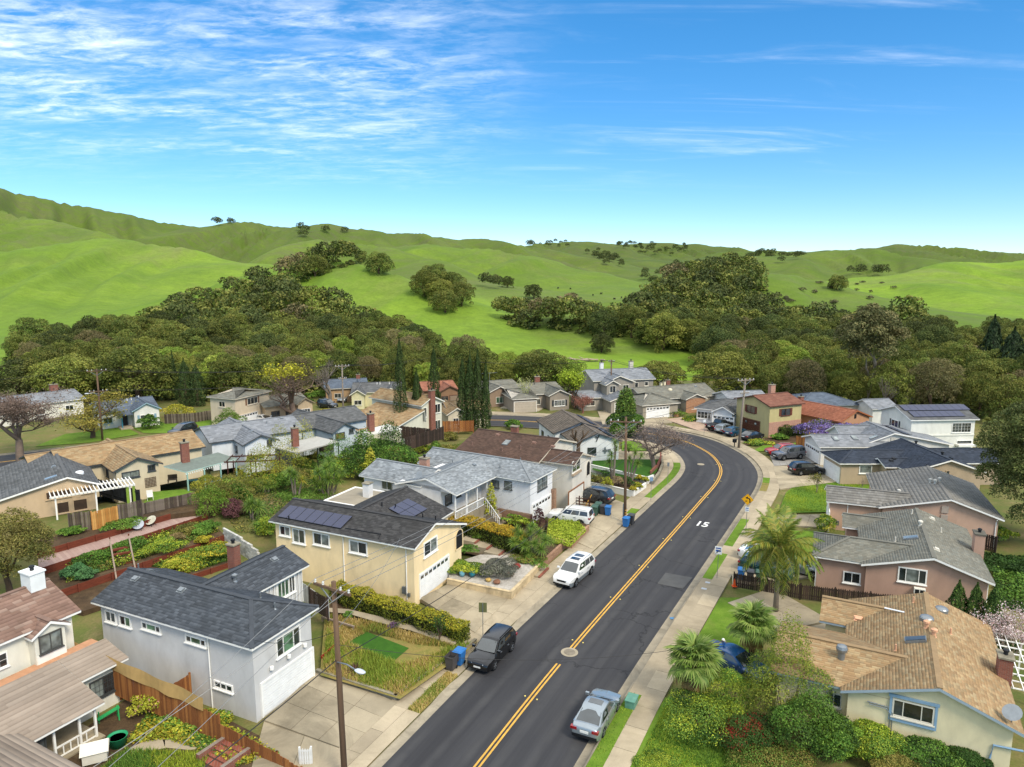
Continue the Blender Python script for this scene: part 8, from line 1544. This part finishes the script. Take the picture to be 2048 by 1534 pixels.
shrub('low leafy skirt under the large yucca clump',P(1062,1125,.5),(2.1,1.3),.7,MIDG+OLV,2200,.22,8,7,aspect=2.2,rz=R(-25));shrub('yellowing sapling beside the porch steps',P(982,1040,.6),.8,3.4,YG,1300,.16,9,8,name='sapling',cat='sapling');shrub('dark red-leaved small tree in front of the white garage',P(1078,1056,.3),.9,2.4,['#4a2a2c','#5a3434','#3c2224'],800,.14,8,9,name='small_tree',cat='tree');shrub('light green shrubs under the stone plinth of the white house',P(1040,1050,.5),(2.4,.7),1.0,LIME+MIDG,1600,.18,8,10,rz=R(-28))
scatter('lime_ground_cover',[(1092,1083),(1141,1094),(1172,1063),(1158,1043),(1098,1040)],.68,6500,'leaf',LIME,.16,.2,seed=3,label='bright lime ground cover behind the ledgestone wall',cat='ground cover')
# weed garden
scatter('weed_grass',[(655,1260),(725,1300),(800,1330),(925,1290),(945,1285),(800,1392),(645,1345)],.42,9000,'grass',['#b09a58','#c0a868','#9aa040','#7a9034','#8a9a3a'],.05,.38,seed=1,label='tall dry and green weeds in the garden of the grey house',cat='weeds');scatter('dry_grass',[(650,1228),(760,1248),(930,1298),(830,1290),(740,1262),(690,1288),(655,1300)],.42,5000,'grass',['#b8a05c','#c8b070','#a08c4a','#7f8a38'],.05,.3,seed=2,label='straw coloured dry grass along the garden path',cat='grass')
def strip_poly(s,a,b):return[off(i,s*(WG+.2))[:2]for i in range(a,b+1)]+[off(i,s*(WG+1.05))[:2]for i in range(b,a-1,-1)]
scatter('verge_weed_grass',strip_poly(1,iL[1],iL[2]),.13,2600,'grass',['#b8a05c','#c8b070','#8a9440','#6f8a30'],.05,.22,seed=4,pix=False,label='dry weeds on the verge beside the bins',cat='weeds');shrub('small round green bush at the garden path',P(*zG(415,235),.42),.45,.5,MIDG,500,.1,6,12);shrub('small purple flowering bush at the garden path',P(*zG(815,330),.42),.45,.5,['#6a4a6a','#7a5a7a','#5d6a34'],500,.1,6,13)
o=thing('flax_plant','reddish brown spiky flax in the weed garden','plant',P(*zG(480,720),.42));nobj('rosette',rosette(70,.9,.05,3,['#5d3a34','#6e4a3e','#4a2e2a'],0.0),o);bare_tree('thin clipped dark shrub stem at the end of the hedge',P(*zG(1205,470),.3),2.0,.07,.2,seed=5,depth=3,bark=BARK,leaves=350,leafpal=DKG,leaf=.12,name='thin_shrub',cat='shrub')
# terraces and the garden behind
for i,(a,b,r,h_,pl,lb)in enumerate(((640,640,1.9,1.1,MIDG,'green mound left of the garden stair'),(320,760,1.7,1.2,MIDG+DKG,'dense green mound on the middle terrace'),(130,880,1.0,1.2,['#4f7a4a','#5f8a55','#406a3c'],'grey-green bush at the left of the middle terrace'),(250,900,.9,1.0,['#4f7a4a','#5f8a55'],'grey-green bush below the paved terrace'),(960,640,2.2,1.0,LIME+MIDG,'light green mound right of the garden stair'),(1200,480,1.6,1.0,OLV,'olive bush on the upper right terrace'),(1350,470,1.6,1.1,MIDG,'green bush beside the block wall'),(1080,560,.9,.9,['#8a7a50','#7a6a44'],'dry brown tuft on the right terrace'),(1330,560,.8,.7,YEL,'yellow flowering plant above the plank wall'),(1470,660,2.0,.8,YEL+MIDG,'yellow flowered patch by the block wall'),(1250,740,2.2,.9,MIDG+YG,'weedy green patch on the lower terrace'),(1080,790,1.2,.9,YG,'yellow-green bush on the lower terrace'),(120,480,1.4,.7,MIDG,'low plants below the weathered fence'),(600,400,2.2,.5,MIDG,'creeping plants below the golden boards'))):
 zz_=1.15 if b>700 and a>1000 else(2.85 if b<490 and a<700 else 1.75);shrub(lb,P(*zT(a,b+20),zz_),(r,r*.7),h_,pl,3200,.12,11,20+i,rz=R(55))
scatter('terrace_ground_cover',[zT(60,960),zT(700,760),zT(1480,480),zT(1300,400),zT(1030,480),zT(560,640),zT(60,800)],1.77,16000,'leaf',MIDG+OLV+DKG+LIME,.15,.36,seed=7,label='weedy ground cover on the middle terrace',cat='ground cover');scatter('lower_terrace_cover',[zT(830,800),zT(1480,560),zT(1600,740),zT(1200,870)],1.17,10000,'leaf',MIDG+DKG+LIME+YEL,.15,.36,seed=8,label='weedy ground cover with yellow flowers on the lower terrace',cat='ground cover')
yucca('yucca with shaggy skirt beside the block wall',PG(*zU(620,760)),[(0,0,2.6),(.5,.3,2.2),(-.4,.2,2.3)],4,1.35);yucca('tall double yucca behind the yellow house',PG(*zU(1340,480)),[(0,0,3.6),(.9,.3,3.2),(-.9,0,3.1),(.4,-.6,2.5),(1.4,-.3,2.3),(-1.3,-.5,2.2),(.2,.8,4.1),(-.5,-.9,1.8),(1.6,.6,2.9)],5,1.3);yucca('yellowing yucca pair in the bamboo',PG(*zU(1030,470)),[(0,0,2.6),(.9,-.1,2.1),(-.6,.3,2.9)],6,1.2,yellow=True);yucca('small yucca above the garden steps',PG(*zU(735,420)),[(0,0,1.0),(.7,.2,.9)],7,1.2)
BAM=['#a09a34','#8f9030','#b0a63c','#7a8a30','#6a7a2a']
for i,(a,b,r,h_,pl,lb)in enumerate(((700,330,2.6,3.0,BAM,'feathery yellow bamboo left of the yuccas'),(900,250,2.4,3.6,BAM,'tall yellow bamboo in the middle of the back garden'),(1120,150,2.6,3.6,BAM,'feathery bamboo below the grey carport'),(430,460,3.0,2.2,OLV,'olive feathery shrubs below the patio fence'),(220,620,1.8,2.4,['#6a8a2c','#7f9a36','#587824'],'bright green bush at the end of the block wall'),(430,640,1.1,1.8,['#6a4448','#7a5254','#583a3c'],'dusky red bush beside the block wall'),(1480,200,2.4,3.0,DKG+MIDG,'dark green bush right of the double yucca'),(760,800,1.0,1.6,MIDG+LIME,'small bush at the corner of the yellow house'),(1150,440,2.6,.8,MIDG,'low ground plants behind the flat roof'),(180,420,1.4,1.9,BAM,'small bamboo clump beside the patio fence'))):shrub(lb,PG(*zU(a,b+40)),(r*1.25,r),h_*1.3,pl,4200,.17,13,50+i,aspect=1.8)
# left foreground garden
shrub('yellow-green bush with pink blossoms in the left garden',P(310,1425,0),(1.5,1.3),1.7,YG+['#c08a80'],2600,.14,10,70);shrub('low green shrubs beside the red-brown fence',P(400,1450,0),(2.2,1.2),.7,MIDG+YG,2400,.16,9,71);scatter('left_garden_cover',[(250,1490),(300,1420),(430,1440),(560,1510),(470,1534),(400,1500),(330,1480)],.03,7000,'leaf',MIDG+YEL+LIME,.16,.28,seed=9,label='green ground cover with yellow flowers in the left garden',cat='ground cover');scatter('left_garden_grass',[(180,1560),(250,1500),(420,1505),(400,1560)],.03,6000,'grass',LIME+MIDG,.04,.3,seed=10,label='uncut bright grass at the bottom left',cat='grass')
lm=lumps_dome(40,3.8,5.6,1.6,9,(.2,.34));V,F,Cc=cloud(lm,22000,.17,['#6f6e34','#7f793c','#5f632e','#8f8648','#746a38'],9,.22,.3,.9,1.6,.6);t=thing('feathery_tree','large feathery olive tree at the left edge above the terraces','tree',P(25,1195,1.2));nobj('crown',np_mesh('crown',V,F,LEAF_N,col=Cc),t);nobj('trunk',trunk_mesh('trunk',5.5,.25,3,6,.6),t)
# right side
queen_palm('tall feather palm in front of the dark wooden fence',P(1551,1222,.12),5.1,1.38,2,(.0,.0));queen_palm('small feather palm peeping over the tall palm',P(1545,1085,.1),2.2,.75,5,nf=18);fan_palm('fan palm on the lawn above the blue sedan',P(1503,1322,.1),2.7,1.05,1);fan_palm('fan palm on the pavement side left of the blue sedan',P(1386,1410,.1),3.0,1.08,2)
for i,(a,b,r,h_,pl,lf,lb)in enumerate(((1400,1460,2.2,2.2,MIDG+DKG+LIME,.17,'dark glossy shrub below the left fan palm'),(1455,1430,1.5,2.8,LIME+MIDG,.14,'feathery green shrub beside the blue sedan'),(1500,1500,1.6,1.8,DKG+['#7a2a1e'],.17,'dark shrub with red flower spikes'),(1570,1450,2.2,4.6,['#7f8a30','#6a7c2a','#93963a','#52682a'],.19,'tall yellow-green laurel in front of the tan roof'),(1620,1505,2.0,3.2,MIDG+MIDG+DKG,.2,'dark broad-leaved shrub below the tall laurel'),(1672,1505,1.3,2.2,['#6f9030','#7fa03a','#5c7c28'],.18,'bright green citrus bush below the small window'),(1745,1515,1.4,2.0,MIDG+LIME,.18,'round citrus tree in front of the picket fence'),(1860,1540,1.7,1.7,MIDG+DKG,.18,'leafy shrub below the blue window surround'),(1930,1550,1.3,1.5,DKG,.18,'dark shrub at the lower right corner'),(1320,1540,1.2,.5,LIME+MIDG,.12,'low bright weeds on the bottom lawn'),(1540,1550,2.0,1.3,OLV+MIDG,.16,'olive shrub mass at the bottom edge'),(1800,1560,1.2,1.4,OLV,.16,'thin olive shrub near the bottom edge'))):shrub(lb,P(a,b,0),(r*1.15,r),h_*1.02,pl,17000,lf*.58,20,90+i,aspect=1.3)
scatter('verge_lawn',strip_poly(-1,iR[0]+18,iR[1]),.12,7000,'grass',MIDG+LIME,.035,.10,seed=11,pix=False,label='uncut grass on the verge beside the silver sedan',cat='grass');scatter('bottom_lawn',[(1258,1560),(1335,1400),(1400,1400),(1520,1500),(1480,1570)],.1,12000,'grass',LIME+MIDG,.04,.14,seed=12,label='bright lawn grass at the bottom right',cat='grass')
for i,(a,b,tp)in enumerate(((1908,1275,1163),(1943,1285,1168),(1978,1300,1172),(2003,1320,1240))):columnar('small dense conifer in the row beside the pink house, %s'%('leftmost','second from the left','third and tallest','rightmost and shortest')[i],P(a,b,0),.8,PY(a,tp,P(a,b,0).y).z,['#3a5420','#46602a','#2e4619','#5a7030'],3600,.2,'conifer_shrub','row of small conifers',i+3,taper=.55)
bare_tree('white blossoming tree at the right edge',P(2025,1350,0),4.6,.12,.62,seed=8,depth=6,bark=BARK_L,leaves=3800,leafpal=['#d8c8c4','#e2d4d0','#c9b4ae','#b89a94'],leaf=.11,name='blossom_tree')
lm=lumps_dome(80,6.8,15,1.6,19,(.15,.25))+[((-3.6,-2.2,3.4),1.4),((-4.6,-.6,5.4),1.3)];V,F,Cc=cloud(lm,64000,.22,['#5f6a36','#6e763e','#505a30','#7c7c46','#5c6034'],19,.2,.3,.85,1.2,.62);t=thing('large_oak','large olive-brown oak at the right edge','tree',P(2080,1085,0));nobj('crown',np_mesh('crown',V,F,LEAF_N,col=Cc),t);nobj('trunk',trunk_mesh('trunk',13,.4,4,7,.45,BARK_G),t)
shrub('round clipped bush on a stem beside the tile roofed house',P(1651,1066,.1),1.0,2.1,MIDG+YG,4500,.12,20,120);shrub('small shrub beside the low grey wing of the pink house',P(1704,1085,.1),.9,1.3,MIDG,900,.16,8,121);shrub('shrubs between the pink house and the tile roofed house',P(1990,1080,.1),(2.4,1.2),1.6,LIME+MIDG,2400,.18,10,122);shrub('dark ivy mass behind the pink house',P(2010,1135,0),(3.6,2.2),.9,DKG,5000,.2,12,123);shrub('round green bush beside the small palm',P(1563,1070,.1),.7,1.0,MIDG,700,.13,7,124);scatter('right_ivy',[(1985,1140),(2060,1110),(2060,1230),(1990,1210)],.02,5000,'leaf',DKG+MIDG,.2,.35,seed=14,label='dark ivy ground cover behind the pink house',cat='ground cover')
bare_tree('young staked tree in front of the black SUV',P(1634,985,.1),2.4,.05,.5,seed=3,depth=4,leaves=420,leafpal=OLV,leaf=.14,name='young_tree');bare_tree('thin leafless sapling in front of the beige wall',P(1723,983,.1),2.2,.035,.4,seed=4,depth=4,name='sapling')
WIS=['#8a78b8','#9a88c4','#7a68a8','#b0a0d0','#6a5a94'];shrub('purple wisteria mass over the fence, left end',P(1640,876,.1),(4.2,2.2),2.9,WIS+['#6a7040'],5000,.22,12,130,mat_=PETAL,name='wisteria',cat='wisteria');shrub('purple wisteria mass over the fence, middle',P(1690,878,.1),(3.6,2.0),2.6,WIS+['#6a7040'],4000,.22,11,131,mat_=PETAL,name='wisteria',cat='wisteria');shrub('purple wisteria mass over the fence, right end',P(1735,876,.1),(3.4,1.8),2.6,WIS,3000,.22,10,132,mat_=PETAL,name='wisteria',cat='wisteria');shrub('far wisteria behind the orange tile roof',P(1775,838,.1),(3.4,1.8),2.6,WIS,2500,.25,9,133,mat_=PETAL,name='wisteria',cat='wisteria')
fence('pale board fence below the wisteria',[(1618,884),(1690,889),(1745,889)],1.5,.2,FN[1],z=.1,ms=[FN[1],FG[0]],rails=False)
for i,(a,b,r,h_,pl,lb)in enumerate(((1515,888,2.2,.7,YG+MIDG,'low yellow-green bed beside the dark sedan'),(1560,880,1.4,1.2,MIDG,'green bush beside the brown garage door'),(1390,842,2.6,.9,MIDG+YG,'garden shrubs in front of the small white house'),(1340,830,3.0,1.2,MIDG+OLV,'shrub bed beside the white double garage'),(1365,818,2.6,1.3,MIDG+YG,'leafy shrubs in front of the brick front'),(1420,838,1.8,.6,LIME,'low green shrubs at the lawn of the small white house'),(1105,805,3.4,1.5,MIDG+['#a06a60'],'mixed garden shrubs below the far bay window'),(1085,812,1.6,1.0,['#6a8a70','#7a9a80'],'blue-green agaves by the far driveway'),(300,858,1.9,2.6,DKG+MIDG,'dark round bush beside the blue shuttered window'),(355,836,3.4,2.6,YEL+YG,'yellow flowering bush beside the navy grey roof'),(172,975,1.7,2.2,YG+LIME,'round lime bush in front of the tan roof'),(95,960,2.2,2.4,MIDG+['#a05a4a'],'mixed bush with reddish shoots at the far left'),(130,950,1.0,3.0,MIDG,'upright green bush behind the grey roof'),(655,826,1.4,.9,YEL,'small yellow bush on the far lawn'),(640,795,3.0,1.6,MIDG,'green hedge beside the far drive'),(710,800,2.2,2.4,DKG+MIDG,'dark bush left of the cypresses'),(1025,858,1.6,1.8,MIDG,'green bush beside the tan bungalow fence'),(615,808,1.2,1.2,MIDG,'small bush beside the beige house'),(855,868,1.6,1.6,YEL+YG,'yellow bush below the tan two-storey house'))):shrub(lb,P(a,b,0 if a>250 else 2.4),(r,r*.8),h_,pl,1700,.24,10,140+i)
for i,(x_,y_,r)in enumerate(((735,300,.9),(420,690,1.0),(270,700,.8),(440,770,.9),(580,760,1.0),(300,740,.9),(730,770,.9),(850,780,.5),(880,800,.5),(790,835,.5),(880,680,.5),(960,700,.5),(190,690,.7))):shrub(('small ball tree on the bend lawn','dark clipped ball in the planter','pale flowering shrub in the planter','yellow-green ball in the planter','pinkish flowering shrub in the planter','grey-green shrub in the planter','dark round bush at the planter end','tiny yellow shrub at the planter tip','tiny yellow shrub beside the planter coping','small yellow shrub at the planter front','small yellow shrub in the upper planter','second small yellow shrub in the upper planter','green shrub beside the cream garage')[i],P(*zW(x_,y_),.6),r,r*1.4,(MIDG,DKG,['#8a9a7a','#7a8a6a'],YG,['#a08a70','#8a7a50'],OLV,DKG,YG,YG,YEL,YEL,YG,MIDG)[i],700,.14,7,170+i)
yucca('slender yucca trees beside the banded pole',P(*zW(520,720),.6),[(-.3,0,3.6),(.3,.2,4.4),(-.5,.3,2.6),(.1,-.2,5.2)],9,1.0);yucca('leaning yucca trees right of the banded pole',P(*zW(720,690),.6),[(.9,.2,3.6),(1.7,.3,3.2),(.2,.3,2.7),(1.2,-.2,2.3)],10,1.0)
# street trees and cypresses
CYP=['#33461f','#3e5226','#293a19','#4a5a2c']
for i,(a,b,tp,r)in enumerate(((803,872,672,1.15),(835,868,738,1.05),(869,815,693,1.15),(926,855,712,1.0),(941,856,702,1.05),(956,857,698,1.05),(972,858,722,.8),(373,812,718,1.6),(396,812,730,1.7),(350,800,702,.8))):
 p=P(a,b,.6 if i<7 else 0);columnar(('tallest Italian cypress at the left of the group','shorter cypress right of the tallest one','slim cypress behind the two-storey tan roof','leftmost of the four crowded cypresses','second of the four crowded cypresses','third and tallest of the four crowded cypresses','rightmost and lowest of the four crowded cypresses','broad dark cypress behind the beige house','broad dark cypress beside its twin behind the beige house','thin cypress left of the broad pair')[i],p,r,PY(a,tp,p.y).z-p.z,CYP,6500,.26,'cypress_tree',None,i,taper=.5 if i<7 else.6)
shrub('round dense green tree on the inside of the far bend',P(1250,872,0),3.1,5.0,DKG+MIDG+['#5a6a2c'],17000,.26,15,181,name='round_tree',cat='tree');shrub('dark green round tree behind the white house',PG(782,948),(3.2,3),4.6,DKG+MIDG,11000,.19,28,182,name='round_tree',cat='tree');shrub('dark green round tree left of its pair behind the white house',PG(732,952),(3.,2.8),4.2,DKG+MIDG,10000,.19,26,183,name='round_tree',cat='tree');shrub('bright yellow-green young tree behind the white house',PG(742,968),1.3,3.6,YG,1500,.2,9,190,name='young_tree',cat='tree');shrub('clipped flat-topped tree in front of the beige garage',P(458,862,0),(2.7,2),3.4,['#5f7a2c','#6e8834','#4f6a26'],5000,.17,20,184,name='clipped_tree',cat='tree')
wide(bare_tree('big bare spreading tree with yellow crown top beside the beige house',P(585,842,0),10.5,.36,.85,seed=11,depth=7,bark=mat('twig_brown','#7a6656',.95,.15),leaves=900,leafpal=['#9a962c','#bab632','#949220'],leaf=.3,leafz=.9),1.4);wide(bare_tree('broad bare brown tree at the left edge',P(42,925,0),10.5,.3,.95,seed=12,depth=7,bark=mat('twig_red','#77675a',.95,.15),leaves=13000,leafpal=['#77655a','#847062','#6a5a50'],leaf=.14),1.5);wide(bare_tree('yellow spring tree beside the far left utility pole',P(185,876,0),8.0,.22,.9,seed=13,depth=6,bark=BARK,leaves=3600,leafpal=['#958638','#a29440','#847c36','#7d7838'],leaf=.22),1.4);wide(bare_tree('leafless street tree on the inside of the bend',P(1308,940,.3),6.6,.17,.95,seed=14,depth=7,bark=mat('twig_grey','#75665c',.95,.12),leaves=4500,leafpal=['#75665c','#84756a'],leaf=.13),1.5);bare_tree('grey bare tree behind the big yellow-topped tree',P(660,812,0),10,.35,.6,seed=15,depth=6,bark=BARK_G)
bare_tree('yellow-green spring tree in front of the two-storey grey house',P(1150,818,0),7.5,.2,.6,seed=16,depth=6,bark=BARK,leaves=3600,leafpal=['#96a82e','#a8b838','#84962a'],leaf=.3);bare_tree('low reddish bare tree by the far garden',P(1165,826,0),3.6,.16,.85,seed=17,depth=6,bark=mat('twig_rust','#84584a',.95,.12),leaves=1800,leafpal=['#8a5a4c','#9a6a5a'],leaf=.16,name='small_tree');bare_tree('white birch with pale leaves beside the wide garage door',P(1050,818,0),6.0,.1,.4,seed=18,depth=5,bark=trim('#cfc9bc'),leaves=700,leafpal=['#b0b070','#9aa060'],leaf=.2,name='birch_tree');bare_tree('pruned trunk stump tree beside the brown roof',P(*z6(1480,560),2.0),3.6,.22,.5,seed=19,depth=2,bark=BARK,name='pruned_tree')
for i,(a,b,hh)in enumerate(((1790,812,8.5),(1770,818,7.5),(1815,815,7.5))):bare_tree('grey leafless poplar beyond the wisteria, %s'%('middle and tallest','left one','right one')[i],P(a,b+8,0),hh,.16,.32,seed=30+i,depth=6,bark=BARK_G,group='grey leafless poplars')
lm=lumps_dome(34,6.4,13.5,7.5,29,(.22,.36));V,F,Cc=cloud(lm,15000,.5,EUC,29,.2,.25,.85,1.4,.62);t=thing('eucalyptus_tree','tall brown-green eucalyptus with pale trunk right of the knoll','tree',P(1730,812,0));nobj('crown',np_mesh('crown',V,F,LEAF_N,col=Cc),t);nobj('trunk',trunk_mesh('trunk',15,.4,10,6,.35,BARK_L,split=.5),t)
for i,(a,b,r,hh)in enumerate(((1975,720,3.2,17),(2015,735,4.4,15))):columnar('dark pointed conifer at the far right, %s'%('slender left one','broader right one')[i],P(a,b+60,0),r,hh,CONIF,4200,.7,'conifer_tree',None,40+i,taper=.35)
for i in range(34):
 p=on_ground(random.uniform(1540,1790),random.uniform(565,640),150)
 if p is not None:shrub('grey-brown scrub bush on the right knoll',p,random.uniform(1.2,2.6),random.uniform(1,1.8),['#5d5a3c','#6a6444','#4f5034','#6f6a52'],260,.4,5,300+i,group='scrub on the right knoll',stem=False)
# cattle on the far pasture
COW=mat('cow_black','#16130f',.9,.1);cb=MB().lathe([(.12,-.95),(.34,-.8),(.42,-.3),(.44,.2),(.38,.7),(.2,.95)],8,0,(0,0,0),Matrix.Translation((0,0,1.0))@Matrix.Rotation(R(90),4,'Y')).tube([(.85,0,1.15),(1.2,0,1.2),(1.5,0,.95)],[.24,.19,.12],6)
for sx in(-.65,.65):
 for sy in(-.2,.2):cb.tube([(sx,sy,.9),(sx+.03,sy,.45),(sx,sy,0)],[.13,.08,.06],5)
cb.tube([(-.95,0,1.2),(-1.1,0,.5)],.03,4);cme=cb.mesh('body',COW,True)
for i,(a,b)in enumerate(((1116,578),(1141,579),(1186,592),(1202,589),(1229,600),(1243,597),(1262,603),(1275,605))):
 p=on_ground(a,b,300)
 if p is not None:t=thing('cow','black cow grazing on the far pasture','cow',p,random.uniform(0,6),'cattle on the far pasture');nobj('body',cme,t)
lg=thing('fallen_log','pale fallen dead branches on the bright meadow','log',on_ground(1180,722,120));mb=MB()
for i in range(9):a=random.uniform(0,6);x0=random.uniform(-4,4);mb.tube([(x0,random.uniform(-1,1),.3),(x0+math.cos(a)*2.5,math.sin(a)*1.5,.5),(x0+math.cos(a)*4,math.sin(a)*2.4,random.uniform(.2,1.2))],[.3,.2,.08],6)
mb.build('branches',BARK_L,lg)
g=random.Random(77)
for i in range(64):
 a,b=(g.uniform(420,720),g.uniform(925,1020))if i<40 else(g.uniform(520,900),g.uniform(895,950))
 if b<1000-(a-420)*.2+20 and not hit_house(PG(a,b).x,PG(a,b).y,1.):shrub('mixed shrub in the dense back garden planting behind the yellow house',PG(a,b),(g.uniform(1.2,2.2),g.uniform(.9,1.6)),g.uniform(1.,2.4),g.choice((MIDG,OLV,DKG+MIDG,LIME+MIDG,BAM)),1500,.17,9,400+i,group='back garden shrubs behind the yellow house',stem=False)
for i,(a,b,r,hh,kd,lb)in enumerate(((140,808,7.5,11,'oaky','large olive tree behind the long pale roof at the far left'),(280,806,8,12.5,'oaky','largest full olive tree behind the navy grey roof'),(215,800,5.5,9,'oak','olive tree between the two large trees at the far left'),(40,800,6.5,9,'oakd','dark tree at the far left edge behind the pale roof'),(480,790,6,9,'oak','brownish olive tree behind the two-storey beige house'),(1085,780,7,9,'oak','broad olive tree behind the far garage'),(1320,788,6,8,'oaky','olive tree behind the ranch house'),(1440,790,7,10,'oaky','full olive tree behind the small white house'),(830,775,5,7.5,'oaky','yellowish tree behind the tallest cypress'))):tree(lb,P(a,b,0),r,hh,kd,i%3,name='garden_tree')
for i,(a,b,r,hh)in enumerate(((560,905,1.6,2.),(700,905,1.8,2.2),(640,915,1.4,1.6),(760,900,1.6,1.8),(845,905,1.5,1.5),(900,880,1.5,1.4))):shrub('garden shrub beside the mid-block fences, %s'%('by the pale carport','by the curved fence','below the carport','under the blue-grey house','on the grass strip','near the brown roof')[i],PG(a,b),r,hh,(MIDG,DKG,OLV,MIDG,LIME,OLV)[i],1500,.2,9,430+i)
scatter('tile_house_lawn',[(1556,1024),(1574,985),(1598,967),(1740,967),(1655,990),(1654,1022)],.105,9000,'grass',MIDG+LIME,.05,.1,seed=21,label='mown lawn grass in front of the concrete tile roof house',cat='grass')
scatter('slope_grass',[(740,945),(900,890),(950,885),(860,930),(760,965)],1.2,5000,'grass',MIDG+OLV,.06,.3,seed=22,label='rough grass on the slope behind the white house',cat='grass')
scatter('back_garden_cover',[zU(250,500),zU(700,250),zU(1500,350),zU(1000,520),zU(800,750),zU(450,760)],1.8,11000,'leaf',MIDG+DKG+OLV,.17,.3,seed=31,zfun=lambda x,y:ground_z(x,y),label='weedy green ground cover behind the yellow house',cat='ground cover')
